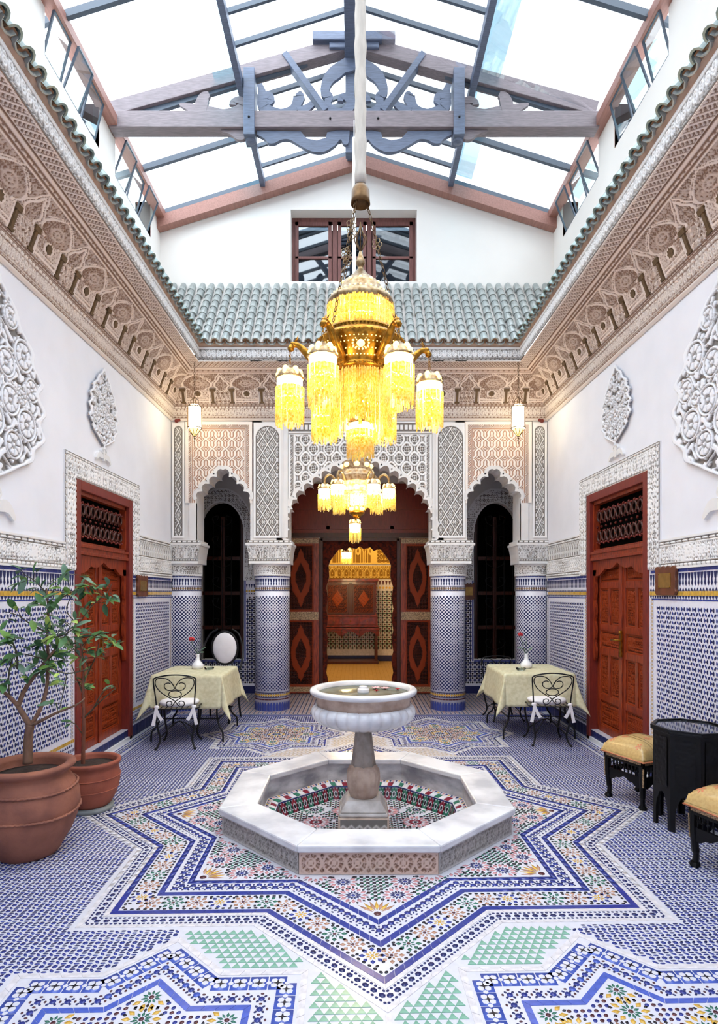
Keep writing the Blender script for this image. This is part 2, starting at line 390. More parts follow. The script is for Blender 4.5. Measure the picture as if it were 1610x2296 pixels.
def glassy(name, tint, gloss, ior=1.5):
    """thin pane: light passes straight through, the surface mirrors what Fresnel gives"""
    m = bpy.data.materials.new(name); MATS[name] = m; m.use_nodes = True; nt = m.node_tree; nt.nodes.remove(nt.nodes['Principled BSDF'])
    t = nt.nodes.new('ShaderNodeBsdfTransparent'); t.inputs[0].default_value = lin(tint)
    g = nt.nodes.new('ShaderNodeBsdfGlossy'); g.inputs['Roughness'].default_value = .03
    f = nt.nodes.new('ShaderNodeFresnel'); f.inputs[0].default_value = ior; mu = nt.nodes.new('ShaderNodeMath'); mu.operation = 'MULTIPLY'; mu.inputs[1].default_value = gloss; mu.use_clamp = True
    x = nt.nodes.new('ShaderNodeMixShader'); nt.links.new(f.outputs[0], mu.inputs[0]); nt.links.new(mu.outputs[0], x.inputs[0]); nt.links.new(t.outputs[0], x.inputs[1]); nt.links.new(g.outputs[0], x.inputs[2])
    nt.links.new(x.outputs[0], nt.nodes['Material Output'].inputs[0]); return m
glassy('roof_glass', '#f6fbff', .6); glassy('roof_glass_blue', '#c9f0fa', .6); glassy('pane_glass', '#e6f3f2', .35)
glassy('window_glass', '#8d98a0', 5.); glassy('water', '#e6eeee', .45, 1.33); glassy('table_glass', '#6c7280', 5.); glassy('clear_glass', '#e8f0f0', 1.5)
def beadmat(name, c1, c2):
    """strings of small glass beads: see-through colour that glows when the lamp behind shines through"""
    m = bpy.data.materials.new(name); MATS[name] = m; m.use_nodes = True; nt = m.node_tree; nt.nodes.remove(nt.nodes['Principled BSDF'])
    tc = nt.nodes.new('ShaderNodeTexCoord'); n = nt.nodes.new('ShaderNodeTexNoise'); n.inputs['Scale'].default_value = 60; n.inputs['Detail'].default_value = 3
    nt.links.new(tc.outputs['Object'], n.inputs['Vector']); r = nt.nodes.new('ShaderNodeValToRGB')
    r.color_ramp.elements[0].position = .4; r.color_ramp.elements[0].color = lin(c1); r.color_ramp.elements[1].position = .6; r.color_ramp.elements[1].color = lin(c2)
    nt.links.new(n.outputs['Fac'], r.inputs[0])
    a = nt.nodes.new('ShaderNodeBsdfTranslucent'); d = nt.nodes.new('ShaderNodeBsdfDiffuse'); g = nt.nodes.new('ShaderNodeBsdfGlossy'); g.inputs['Roughness'].default_value = .15
    for s in (a, d): nt.links.new(r.outputs[0], s.inputs[0])
    x = nt.nodes.new('ShaderNodeMixShader'); x.inputs[0].default_value = .35; nt.links.new(a.outputs[0], x.inputs[1]); nt.links.new(d.outputs[0], x.inputs[2])
    y = nt.nodes.new('ShaderNodeMixShader'); y.inputs[0].default_value = .08; nt.links.new(x.outputs[0], y.inputs[1]); nt.links.new(g.outputs[0], y.inputs[2])
    nt.links.new(y.outputs[0], nt.nodes['Material Output'].inputs[0]); return m
beadmat('beads', '#f1cf55', '#fff3b4'); beadmat('beads_tip', '#dfe2a0', '#f3d3a0')

# ------------------------------------------------------------------ floor and its mosaic
FC = np.array([0.075, 4.43]); FR = math.radians(1.3)              # centre and turn of the big star
def fl(x, y):
    """floor pattern frame -> room"""
    c, s = math.cos(FR), math.sin(FR); return FC[0]+x*c-y*s, FC[1]+x*s+y*c
def fmap(u, v, h): x, y = fl(u, v); return x, y, h
def sd(x, y): x, y = np.abs(x), np.abs(y); return np.minimum(np.maximum(x, y), (x+y)/math.sqrt(2))
def odist(x, y):
    """octagon distance (apothem) round the pool, in the pattern frame"""
    x, y = np.abs(x), np.abs(y); return np.maximum(np.maximum(x, y), (x+y)/math.sqrt(2))
SX, SY = .958, 2.475
def sd2(x, y): return sd(np.abs(x)-SX, np.abs(y)-SY)
POOL = (0.07, 4.44)
floor = structure('floor')
b = MB(); hole = [(POOL[0]+.93/math.cos(PI/8)*math.cos(PI/8+k*PI/4), POOL[1]+.93/math.cos(PI/8)*math.sin(PI/8+k*PI/4)) for k in range(8)]
X0, X1, Y0, Y1 = XL-.2, XR+.2, YN-.1, 15.0
rect = [(X1, POOL[1]+.4), (POOL[0]+.4, Y1), (POOL[0]-.4, Y1), (X0, POOL[1]+.4), (X0, POOL[1]-.4), (POOL[0]-.4, Y0), (POOL[0]+.4, Y0), (X1, POOL[1]-.4)]
corn = {0: (X1, Y1), 2: (X0, Y1), 4: (X0, Y0), 6: (X1, Y0)}
vs = [(x, y, 0) for x, y in hole]+[(x, y, 0) for x, y in rect]+[(x, y, -.25) for x, y in hole]; fs = []
for k in range(8):
    j = (k+1) % 8
    if k in corn:
        vs.append((*corn[k], 0)); fs.append((k, 8+k, len(vs)-1, 8+j, j))
    else: fs.append((k, 8+k, 8+j, j))
    fs.append((k, j, 16+j, 16+k))
b.add(vs, fs); b.build('floor_base', 'zellige_white', floor)
T = Tess()
P = .058
fieldk = lambda u, v: (sd(u, v) > 1.50) & (sd2(u, v) > .632) & ~rhomb(u, v, .01) & inside(u, v, .17)
def inside(u, v, m):
    x, y = fl(u, v); return (x > XL+m) & (x < XR-m) & (y > 1.3) & (y < 7.9)
def rhomb(u, v, e=0.):
    x, y = np.abs(u), np.abs(v); return (x < 1.0-(y-1.49)*.83+e) & (y > 1.49-e) & (y < 3.2)
g = grid(-2.75, 2.75, -3.2, 3.5, P)
T.motif(star(8, .0135, .0095), g, COB, 0, 1, fieldk)
for dx, dy, a in ((P/2, 0, PI/4), (0, P/2, -PI/4)):
    T.motif(hexa(.029, .012), g+[dx, dy], NAV if dx else COB, a, 1, fieldk)
    pp = g+[P/4, P/4]
T.motif(hexa(.026, .0095), g+[P/2, P/2-.009], COB, 0, 1, fieldk); T.motif(hexa(.026, .0095), g+[P/2, P/2+.009], NAV, 0, 1, fieldk)
# green and sand triangles in the rhombs
tri = .041; g = grid(-1.05, 1.05, -3.2, 3.2, tri*1.02, tri*.9, True)
rk = lambda u, v: rhomb(u, v, .03) & (sd(u, v) > 1.500) & (sd2(u, v) > .630) & (np.abs(np.abs(u)-.327)+np.abs(np.abs(v)-1.80)*0 > .012) & (np.abs(u) > .008)
near = g[g[:, 1] < 0]; far = g[g[:, 1] > 0]
TRI = [(-tri*.5, -tri*.43), (tri*.5, -tri*.43), (0, tri*.43)]
kp = rk(near[:, None, 0]+np.array([p[0] for p in TRI]), near[:, None, 1]+np.array([p[1] for p in TRI])).all(axis=1); near = near[kp]
yy = fl(near[:, 0], near[:, 1]); seen = (yy[1] > 2.2) & (np.abs(yy[0]) < .62*yy[1]); order = np.argsort(np.where(seen, yy[1], 99)); near = near[order]
m = MB(); m.prism(TRI, 0, .0022, lambda u, v, d: (u*math.cos(FR)-v*math.sin(FR), u*math.sin(FR)+v*math.cos(FR), d)); tri_me = m.mesh('triangle_tile', 'z_mint')
for p in near[:290]:
    o = bpy.data.objects.new('triangle_tile', tri_me); o.location = (*fl(*p), 0); COL.objects.link(o); o.parent = floor
near = near[290:]
T.motif([(-tri*.5, -tri*.43), (tri*.5, -tri*.43), (0, tri*.43)], near, MINT, 0, 1, rk); T.motif([(-tri*.5, -tri*.43), (tri*.5, -tri*.43), (0, tri*.43)], far, SND, 0, 1, rk)
# star bands: dots between the white lines
def starline(a, step, phase=0.):
    """points and directions evenly along the outline sd == a"""
    R = a*math.sqrt(2); r = R*math.cos(PI/4)/math.cos(PI/8); v = [((R if i % 2 == 0 else r)*math.cos(PI*i/8), (R if i % 2 == 0 else r)*math.sin(PI*i/8)) for i in range(16)]
    pts, an = [], []
    for i in range(16):
        p, q = np.array(v[i]), np.array(v[(i+1) % 16]); L = np.linalg.norm(q-p); n = max(1, round(L/step)); t = math.atan2(*(q-p)[::-1])
        for k in range(n): pts.append(p+(q-p)*(k+.5)/n); an.append(t)
    return np.array(pts), np.array(an)
allk = lambda u, v: inside(u, v, .1) & (odist(u, v) > 1.03)
band = lambda a, c: (lambda u, v: (sd(u, v) > a) & (sd(u, v) < c) & inside(u, v, .1) & (odist(u, v) > 1.03))
pts, an = starline(1.437, .046); T.motif(hexa(.034, .024), pts, NAV, an, 1, allk)
for a in (1.412, 1.463):
    pts, an = starline(a, .023); T.motif(hexa(.016, .011), pts, NAV, an, 1, allk)
# colour band of rosettes
def rosette(T, pos, ang, R, n, cols, keep=None, scale=1.):
    pos = np.asarray(pos).reshape(-1, 2); ang = np.broadcast_to(ang, (len(pos),))
    ctr, ring, mid = cols
    T.motif(ngon(8, R*.13), pos, ctr, ang, 1, keep)
    for k in range(n):
        a = 2*PI*k/n
        T.motif([(x, y) for x, y in petal(R*.17, R*.50, R*.15)], pos, mid, ang+a+PI/n, 1, keep)
        if R > .08: T.motif(petal(R*.80, R*1.04, R*.17), pos, BLK, ang+a+PI/n, 1, keep)
        T.motif([(x, y) for x, y in petal(R*.50, R*.95, R*(.34 if n < 10 else .27))], pos, ring, ang+a, 1, keep)
pts, an = starline(1.268, .135); sel = np.arange(len(pts))
ck = band(1.2, 1.34)
for c0, cols in ((0, (MAR, TAN, TAN)), (1, (MAR, GRN, GRN)), (2, (MAR, TAN, TAN)), (3, (YEL, COB, YEL))):
    m = sel % 4 == c0; rosette(T, pts[m], an[m], .066, 8, cols, ck)
for a in (1.212, 1.330):
    pts, an = starline(a, .0337); T.motif(hexa(.021, .014), pts, BLK, an, 1, ck)
pts, an = starline(1.268, .135)
d = np.stack([np.cos(an), np.sin(an)], -1); nrm = np.stack([-np.sin(an), np.cos(an)], -1)
for o in (-.042, 0, .042): T.motif(hexa(.02, .013), pts+d*.0675+nrm*o, BLK, an+PI/2, 1, ck)
# dotted white band between the second and third line
dk = band(1.068, 1.155); g = grid(-1.7, 1.7, -1.7, 1.7, .062)
T.motif(ngon(8, .0165), g, COB, 0, 1, dk); T.motif(ngon(8, .0165), g+.031, COB, 0, 1, dk)
for dx, dy, a in ((.031, 0, 0), (0, .031, PI/2), (.0155, .0155, PI/4), (.0155, -.0155, -PI/4), (-.0155, .0155, -PI/4), (-.0155, -.0155, PI/4)):
    T.motif(hexa(.017, .009), g+[dx, dy], NAV, a, 1, dk)
# rosettes inside the third line round the pool
ik = lambda u, v: (sd(u, v) < 1.026) & (odist(u, v) > 1.03)
ik = lambda u, v: (sd(u, v) < 1.026) & (odist(u, v) > .995)
ct = []
for k in range(8):
    for r, a in ((1.15, 0.), (1.215, .0), (1.08, .165), (1.08, -.165), (1.22, .10), (1.22, -.10), (1.035, .33), (1.035, -.33)):
        t = k*PI/4+a; ct.append((r*math.cos(t), r*math.sin(t)))
ct = np.array([c for i, c in enumerate(ct) if i % 8 in (2, 3, 4, 5, 6, 7)])
rosette(T, ct, 0., .088, 12, (COB, PNK, NAV), ik)
tips = np.array([(1.40*math.cos(k*PI/4), 1.40*math.sin(k*PI/4)) for k in range(8)])
g = grid(-1.5, 1.5, -1.5, 1.5, .036); g = g[np.min(np.linalg.norm(g[:, None]-tips[None], axis=2), axis=1) > .135]; far_from = np.min(np.linalg.norm(g[:, None]-ct[None], axis=2), axis=1) > .088
T.motif(ngon(6, .012), g[far_from], BLK, 0, 1, ik); T.motif(hexa(.026, .014), (g+.018)[np.min(np.linalg.norm(g[:, None]+.018-ct[None], axis=2), axis=1) > .089], GRN, PI/4, 1, ik)
tips = np.array([(1.40*math.cos(k*PI/4), 1.40*math.sin(k*PI/4)) for k in range(8)])
for k in range(8):
    for j in range(-3, 4): T.motif(petal(.03, .125, .021), tips[k:k+1], TAN if j % 2 else YEL, k*PI/4+PI+j*.29, 1, ik)
    T.motif(ngon(8, .02), tips[k:k+1], MAR, 0, 1, ik)
# four smaller stars
T2, T3 = Tess(), Tess()
for sx in (-1, 1):
    for sy in (-1, 1):
        C2 = np.array([sx*SX, sy*SY]); loc = lambda u, v: sd(u-C2[0], v-C2[1])
        kk = lambda a, c: (lambda u, v: (loc(u, v) > a) & (loc(u, v) < c) & inside(u, v, .1) & (sd(u, v) > 1.5))
        q, an = starline(.545, .075); q = q+C2
        nv, dv = np.stack([-np.sin(an), np.cos(an)], -1), np.stack([np.cos(an), np.sin(an)], -1)
        T.motif([(-.0372, -.041), (.0372, -.041), (.0372, .041), (-.0372, .041)], q, SKY if sy < 0 else COB, an, 1, kk(.490, .602))
        for k4 in range(4): T2.motif(hexa(.034, .027), q+.0185*np.stack([np.cos(an+PI/4+k4*PI/2), np.sin(an+PI/4+k4*PI/2)], -1), WHT, an+PI/4+k4*PI/2, 1, kk(.5, .598))
        T2.motif(ngon(8, .011), q+dv*.0375, WHT, an, 1, kk(.5, .598))
        T3.motif(star(4, .024, .0065), q, BLK, an, 1, kk(.5, .598))
        g = grid(-.9, .9, -.9, .9, .060); T.motif(ngon(8, .0155), g+C2, SKY if sy < 0 else COB, 0, 1, kk(.42, .495)); T.motif(ngon(8, .0135), g+.03+C2, COB, 0, 1, kk(.42, .495))
        for dx, dy, a in ((.03, 0, 0), (0, .03, PI/2), (.015, .015, PI/4), (.015, -.015, -PI/4), (-.015, .015, -PI/4), (-.015, -.015, PI/4)):
            T.motif(hexa(.015, .009), g+[dx, dy]+C2, MAR if (dx == 0 or dy == 0) else NAV, a, 1, kk(.42, .495))
        ct2 = np.array([(0, 0)]+[(.222*math.cos(k*PI/4+PI/8), .222*math.sin(k*PI/4+PI/8)) for k in range(8)]+[(r*math.cos(k*PI/4), r*math.sin(k*PI/4)) for r in (.345, .47) for k in range(8)])+C2
        rosette(T, ct2[:1], 0., .12, 12, (GRN, YEL, NAV), kk(-1, .384)); rosette(T, ct2[1:9], 0., .088, 12, (GRN, TAN, MAR), kk(-1, .384)); rosette(T, ct2[9:], 0., .082, 10, (MAR, YEL, GRN), kk(-1, .386))
        g = grid(-.6, .6, -.6, .6, .027)+C2; far_from = np.min(np.linalg.norm(g[:, None]-ct2[None], axis=2), axis=1) > .084
        for par, cc in ((0, MAR), (1, COB)): T.motif(hexa(.021, .015), g[far_from & (np.arange(len(g)) % 2 == par)], cc, PI/4, 1, kk(-1, .384))
# line tiles: white, blue and rose strips cut into short pieces
def strip_tiles(a, w, L, c, center=(0, 0), rad=None):
    out = []; R = a*math.sqrt(2); r = R*math.cos(PI/4)/math.cos(PI/8)
    R2 = (a+w)*math.sqrt(2); r2 = R2*math.cos(PI/4)/math.cos(PI/8)
    A = [np.array(((R if i % 2 == 0 else r)*math.cos(PI*i/8), (R if i % 2 == 0 else r)*math.sin(PI*i/8))) for i in range(16)]
    B = [np.array(((R2 if i % 2 == 0 else r2)*math.cos(PI*i/8), (R2 if i % 2 == 0 else r2)*math.sin(PI*i/8))) for i in range(16)]
    for i in range(16):
        j = (i+1) % 16; n = max(1, round(np.linalg.norm(A[j]-A[i])/L)); e = .0012/np.linalg.norm(A[j]-A[i])
        for k in range(n):
            t0, t1 = k/n+e, (k+1)/n-e; q = np.array([A[i]+(A[j]-A[i])*t0, B[i]+(B[j]-B[i])*t0, B[i]+(B[j]-B[i])*t1, A[i]+(A[j]-A[i])*t1])+center
            out.append((q, c))
    return out
strips = strip_tiles(1.376+.022, .0+.0001, .07, WHT)[:0]
strips += strip_tiles(1.474, .024, .075, CRM)+strip_tiles(1.379, .022, .075, CRM)+strip_tiles(1.345, .032, .065, COB)+strip_tiles(1.160, .033, .065, COB)+strip_tiles(1.030, .032, .065, COB)
for sx in (-1, 1):
    for sy in (-1, 1):
        C2 = (sx*SX, sy*SY); strips += strip_tiles(.600, .030, .09, CRM, C2)+strip_tiles(.386, .028, .06, SKY, C2)
for sy in (-1, 1):
    for k in range(7): strips.append((np.array([(-.011, sy*(2.13+k*.075)), (.011, sy*(2.13+k*.075)), (.011, sy*(2.203+k*.075)), (-.011, sy*(2.203+k*.075))])[::1 if sy > 0 else -1], CRM))
    for sx in (-1, 1):
        for k in range(5):
            t0, t1 = k/5, k/5+.19; p, q = np.array((1.0*sx, 1.49*sy)), np.array((.955*sx, 1.585*sy))
ok = []
for q, c in strips:
    x, y = fl(q[:, 0], q[:, 1])
    if (x > XL+.05).all() and (x < XR-.05).all() and (y > 1.3).all() and (y < 7.95).all() and (odist(q[:, 0], q[:, 1]) > 1.0).all(): ok.append((q, c, float(y.mean()), float(x.mean())))
vis = lambda s: s[2] > 2.2 and abs(s[3]) < .62*s[2]
ok.sort(key=lambda s: (not vis(s), s[2]))
for q, c, y, x in ok[:290]:
    cx, cy = q.mean(0); wx, wy = fl(cx, cy); m = MB(); qq = [(p[0]-cx, p[1]-cy) for p in q]
    area = sum(qq[i][0]*qq[(i+1) % 4][1]-qq[(i+1) % 4][0]*qq[i][1] for i in range(4))
    if area < 0: qq = qq[::-1]
    m.prism(qq, -.001, .002+.0004*random.random(), lambda u, v, d: (u*math.cos(FR)-v*math.sin(FR), u*math.sin(FR)+v*math.cos(FR), d))
    m.build('border_tile', ZC[c], floor, loc=(wx, wy, 0))
for q, c, y, x in ok[290:]: T.add(q[None], c)
# lines along the walls and under the columns, in room axes turned into the pattern frame
def unfl(x, y):
    c, s = math.cos(FR), math.sin(FR); dx, dy = x-FC[0], y-FC[1]; return dx*c+dy*s, -dx*s+dy*c
def rect_t(x0, x1, y0, y1, c): T.add(np.array([[unfl(x, y) for x, y in ((x0, y0), (x1, y0), (x1, y1), (x0, y1))]]), c)
for sx, xw in ((1, XL), (-1, XR)):
    for o, w, c in ((.13, .018, COB), (.085, .012, NAV), (.05, .012, COB)):
        y = 1.4
        while y < 7.9: x = xw+sx*o; rect_t(min(x, x+sx*w), max(x, x+sx*w), y, y+.098, c); y += .1
    y = 1.4
    while y < 7.9: x = xw+sx*.11; rect_t(min(x, x+sx*.014), max(x, x+sx*.014), y, y+.02, NAV); y += .04
x = XL+.1
while x < XR-.1: rect_t(x, x+.098, 7.93, 7.985, COB); x += .1
T.build('mosaic', fmap, ZC, floor, .0016, True); T2.build('flower_mosaic', fmap, ZC, floor, .0021, False); T3.build('cross_mosaic', fmap, ZC, floor, .0026, False)
# gallery floor
T = Tess(); g = grid(XL, XR, 8.0, 9.7, .06); k = lambda u, v: (u > XL+.05) & (u < XR-.05) & (v > 8.0) & (v < 9.68)
T.motif(hexa(.045, .03), g, TAN, PI/4, 1, k); T.motif(hexa(.03, .018), g+.03, NAV, -PI/4, 1, k); T.motif(ngon(4, .012), g+[.03, 0], COB, 0, 1, k)
T.build('gallery_mosaic', lambda u, v, h: (u, v, h), ZC, floor, .0016)
# floor of the room behind, laid with ochre tiles
T = Tess(); g = grid(-1.6, 1.7, 9.8, 14.2, .16, .08, True); k = lambda u, v: (u > -1.9) & (u < 2.0) & (v > 9.72) & (v < 14.28)
T.motif([(-.077, -.037), (.077, -.037), (.077, .037), (-.077, .037)], g, 0, 0, 1, k)
T.add(np.array([[(-2.1, 9.7), (2.2, 9.7), (2.2, 14.3), (-2.1, 14.3)]]), 1)
o = T.build('ochre_tiles', lambda u, v, h: (u, v, h+np.where(np.abs(u) > 2.05, -.0006, 0.)), ['gold_floor', 'gold_grout'], floor, .0016)
# ------------------------------------------------------------------ side walls with door openings
DL = (5.36, 6.70, 2.70); DR = (5.31, 6.72, 2.76)                 # door openings: y0, y1, top
ZD, ZT = 1.86, 4.05                                                # tiled dado top, wall top
def side_wall(name, xw, sx, D):
    """sx +1: left wall (faces +x), -1: right wall"""
    w = structure(name); b = MB(); T_ = .35
    xo = xw-sx*T_; xa, xb = min(xw, xo), max(xw, xo)
    y0, y1, zt = D
    b.bb(xa, xb, YN, y0, 0, 4.9); b.bb(xa, xb, y1, YB, 0, 4.9); b.bb(xa, xb, y0, y1, zt, 4.9)
    b.build('wall_body', 'wall_white', w)
    return w
wall_left = side_wall('wall_left', XL, 1, DL); wall_right = side_wall('wall_right', XR, -1, DR)
def smap(xw, sx): return lambda u, v, h: (xw+sx*h, u, v)           # u = y along the wall, v = z
def dado(wall, xw, sx, y0, y1, close_y=None):
    """tiled dado panel between y0 and y1"""
    mp = smap(xw, sx); T = Tess(); k = lambda u, v: (u > y0+.004) & (u < y1-.004)
    T.add([[(y0, 0), (y1, 0), (y1, ZD), (y0, ZD)]], WHT, lv=.3)
    def row(shape, z, step, c, a=0.):
        n = int((y1-y0)/step); p = np.stack([y0+step*(np.arange(n)+.5)+(y1-y0-n*step)/2, np.full(n, z)], -1); T.motif(shape, p, c, a, 1, k)
    sq = [(-.5, -.5), (.5, -.5), (.5, .5), (-.5, .5)]; bar = lambda w, h: [(x*w, y*h) for x, y in sq]
    row(bar(.095, .026), ZD-.022, .098, COB)                                       # blue line on top
    row([(-.019, .03), (-.012, -.012), (-.004, -.03), (.004, -.03), (.012, -.012), (.019, .03)], ZD-.075, .043, NAV)
    row([(-.005, .028), (.005, .028), (.013, -.005), (0, -.028), (-.013, -.005)], ZD-.125, .043, NAV)
    row([(-.018, -.014), (.018, -.014), (0, .014)], ZD-.178, .04, NAV); row(bar(.036, .036), ZD-.212, .038, YEL); row([(-.018, .014), (.018, .014), (0, -.014)], ZD-.246, .04, NAV)
    row(bar(.095, .012), ZD-.264, .097, COB)
    # main field of blue petals
    f0, f1 = .36, ZD-.30; fk = lambda u, v: (u > y0+.12) & (u < y1-.12) & (v > f0) & (v < f1)
    p = .078; g = grid(y0, y1, f0, f1, p); ell = hexa(.037, .0175)
    for dx, dz, a, c in ((0, 0, PI/4, COB), (p/2, 0, -PI/4, NAV), (p/4, p/2, PI/2, COB), (3*p/4, p/2, PI/2, NAV), (0, p/2, 0, NAV)): T.motif(ell if (dz == 0 or a) else ngon(6, .009), g+[dx, dz], c, a, 1, fk)
    # small yellow and red border up both ends and along the bottom
    for yy in (y0+.055, y1-.055):
        n = int((f1-f0+.1)/.032); q = np.stack([np.full(n, yy), f0-.02+.032*np.arange(n)], -1)
        T.motif(bar(.012, .02), q, YEL, 0, 1, k); T.motif(bar(.006, .02), q+[.018, .016], MAR, 0, 1, k); T.motif(bar(.006, .02), q+[-.018, .016], COB, 0, 1, k)
    row(bar(.032, .03), .315, .035, YEL); row([(-.018, -.012), (.018, -.012), (0, .012)], .28, .04, NAV); row(bar(.02, .03), .232, .034, NAV); row(bar(.097, .012), .2, .099, COB); row(bar(.02, .03), .17, .034, BLK)
    row(bar(.097, .13), .068, .1, NAV)
    return T.build('zellige_dado', mp, ZW, wall, .004)
dado(wall_left, XL, 1, 2.4, DL[0]-.0); dado(wall_left, XL, 1, DL[1], YF+.02); dado(wall_right, XR, -1, 2.4, DR[0]); dado(wall_right, XR, -1, DR[1], YF+.02)
# carved friezes above the dado
def frieze(wall, xw, sx, y0, y1, z0, z1, two):
    H = z1-z0
    def hf(u, v):
        t = (v-z0)/H
        if two:
            h = np.select([t < .12, t < .42, t < .52, t < .88], [p_dash(u, t/.12, .05), p_leaf(u, v, .07), p_dash(u, (t-.42)/.1, .05), p_arcade(u, (t-.52)/.36, .075)], p_dash(u, (t-.88)/.12, .05))
        else: h = np.select([t < .2, t < .78], [p_dash(u, t/.2, .06), np.maximum(p_leaf(u, v, .06), p_scroll(u, (t-.2)/.58, .13))], p_dash(u, (t-.78)/.22, .09))
        return h
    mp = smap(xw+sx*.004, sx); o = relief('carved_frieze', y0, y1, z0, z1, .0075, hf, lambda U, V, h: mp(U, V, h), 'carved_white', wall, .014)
    b = MB(); x0 = xw; x1 = xw+sx*.022
    for z in (z0, z1): b.bb(min(x0, x1), max(x0, x1), y0, y1, z-.008, z+.008)
    b.build('frieze_fillet', 'plaster', wall)
frieze(wall_left, XL, 1, 2.4, DL[0]-.2, ZD, 2.09, False); frieze(wall_right, XR, -1, 2.4, DR[0]-.2, ZD, 2.10, False)
frieze(wall_left, XL, 1, DL[1]+.18, YF, ZD, 2.33, True); frieze(wall_right, XR, -1, DR[1]+.18, YF, ZD, 2.33, True)
# carved surround of each side door
def surround(wall, xw, sx, D, z0):
    y0, y1, zt = D; w = .21; H = zt+w
    def dist(u, v): return np.maximum(np.maximum(y0-u, u-y1), v-zt)
    def hf(u, v):
        d = dist(u, v)/w; top = (v-zt) >= np.maximum(y0-u, u-y1); s = np.where(top, u, v)
        body = np.where(top, np.maximum(p_arcade(u, np.clip((v-zt)/w, 0, 1), .14), p_leaf(u, v, .07)*.9), np.maximum(p_leaf(u, v, .085), line(np.sin(v*40+np.where(u < y0, -u, u)*25), .1, .12)*.8))
        return np.select([d < .16, d < .8], [p_dash(s, d/.16, .055), body], p_dash(s, (d-.8)/.2, .06))
    mp = smap(xw+sx*.012, sx)
    relief('carved_surround', y0-w, y1+w, z0, H, .0075, hf, lambda U, V, h: mp(U, V, h), 'carved_white', wall, .014, lambda u, v: dist(u, v) > 0)
    b = MB(); a, c = sorted((xw-sx*.03, xw+sx*.014))
    b.bb(a, c, y0-w, y0, z0, H); b.bb(a, c, y1, y1+w, z0, H); b.bb(a, c, y0, y1, zt, H); b.build('surround_bed', 'plaster', wall)
surround(wall_left, XL, 1, DL, ZD); surround(wall_right, XR, -1, DR, ZD)
# carved flowering trees on the walls
def teardrop(t): return np.interp(t, [0, .04, .10, .17, .26, .36, .47, .58, .68, .78, .87, .94, 1.], [.06, .05, .42, .70, .94, 1., .98, .93, .80, .58, .36, .16, .0])
def wall_tree(name, label, xw, sx, yc, zb, zt, hw, cell, flowers, foot=.28):
    H = zt-zb
    def hf(u, v):
        t = (v-zb)/H; e = teardrop(t)*hw; x = u-yc; ed = e*(1+.07*np.sin(t*46))-np.abs(x)
        s = max(hw/6., .075); f_ = np.sin(2*PI*np.abs(x)/s/1.5+1.8*np.sin(2*PI*v/s/1.5*.9+.6))*np.sin(2*PI*v/s/1.5+1.8*np.sin(2*PI*np.abs(x)/s/1.5*1.1)); base = sm(f_, .0, .22)*.95
        base = np.maximum(base, line(np.sin(v*PI/s*.7+np.abs(x)*9)-np.abs(x)*2.2/hw, .10, .12)*.9)
        tn = base
        for fx, ft, fr in flowers:
            r = np.hypot(np.abs(x)-fx*hw, (v-zb-ft*H))/(fr*hw); an = np.arctan2(v-zb-ft*H, np.abs(x)-fx*hw)
            pet = np.maximum.reduce([line(r-.28, .06, .06)*.4, (r > .36)*(1-sm(r, .80, .86))*(1-line(np.sin(an*4), .10, .14)), line(r-1.02, .06, .06), (1-sm(r, .12, .2))])
            base = np.where(r < 1.15, pet, base)
        rim = line(ed-.035*hw/.6, .018*hw/.6+.004, .012); h = np.maximum(base*(ed > .05*hw), rim)
        return .3+.7*h, h
    def mask(u, v): t = (v-zb)/H; return np.abs(u-yc) < teardrop(t)*hw*(1+.07*np.sin(t*46))
    o = relief(name, yc-hw*1.08, yc+hw*1.08, zb, zt, cell, hf, lambda U, V, h: (xw+sx*(h+.001), U, V), 'carved_tree', None, .034, mask)
    # stem with two curling leaves at the foot
    b = MB(); mp = lambda u, v, d: (xw+sx*d, u, v); f = foot
    b.ribbon([(yc, zb+.02), (yc, zb-.34*f*2)], f*.22, 0, .03, mp)
    for q in (-1, 1):
        b.ribbon([(yc+q*a*f, zb+c*f) for a, c in crom([(.05, -.25), (.22, -.45), (.5, -.42), (.72, -.50), (.95, -.74)], 5)], [f*(.10+.22*math.sin(PI*i/20)) for i in range(21)], 0, .028, mp)
        b.ribbon([(yc+q*a*f, zb+c*f) for a, c in crom([(.04, -.02), (.2, .0), (.3, -.14), (.2, -.26), (.1, -.2)], 5)], f*.07, 0, .032, mp)
    b.build('leaf_foot', 'plaster', o); return tag(o, label, 'wall relief')
FLW = [(.0, .30, .17), (.36, .22, .15), (.62, .34, .17), (.30, .42, .16), (.72, .52, .13), (.22, .58, .15), (.55, .66, .17), (.0, .72, .13), (.30, .80, .12), (.0, .48, .12), (.52, .46, .10)]
wall_tree('carved_tree', 'large white carved plaster tree of flowers on left wall by the potted lemon trees', XL, 1, 4.12, 2.40, 4.00, .67, .0075, FLW)
wall_tree('carved_tree', 'large white carved plaster tree of flowers on right wall above the stools', XR, -1, 4.18, 2.42, 4.02, .68, .0075, FLW)
wall_tree('carved_tree', 'small white carved plaster tree over the left side door', XL, 1, 5.93, 3.10, 3.92, .33, .0065, FLW, .17)
wall_tree('carved_tree', 'small white carved plaster tree over the right side door with brass handle', XR, -1, 5.95, 3.14, 3.96, .33, .0065, FLW, .17)

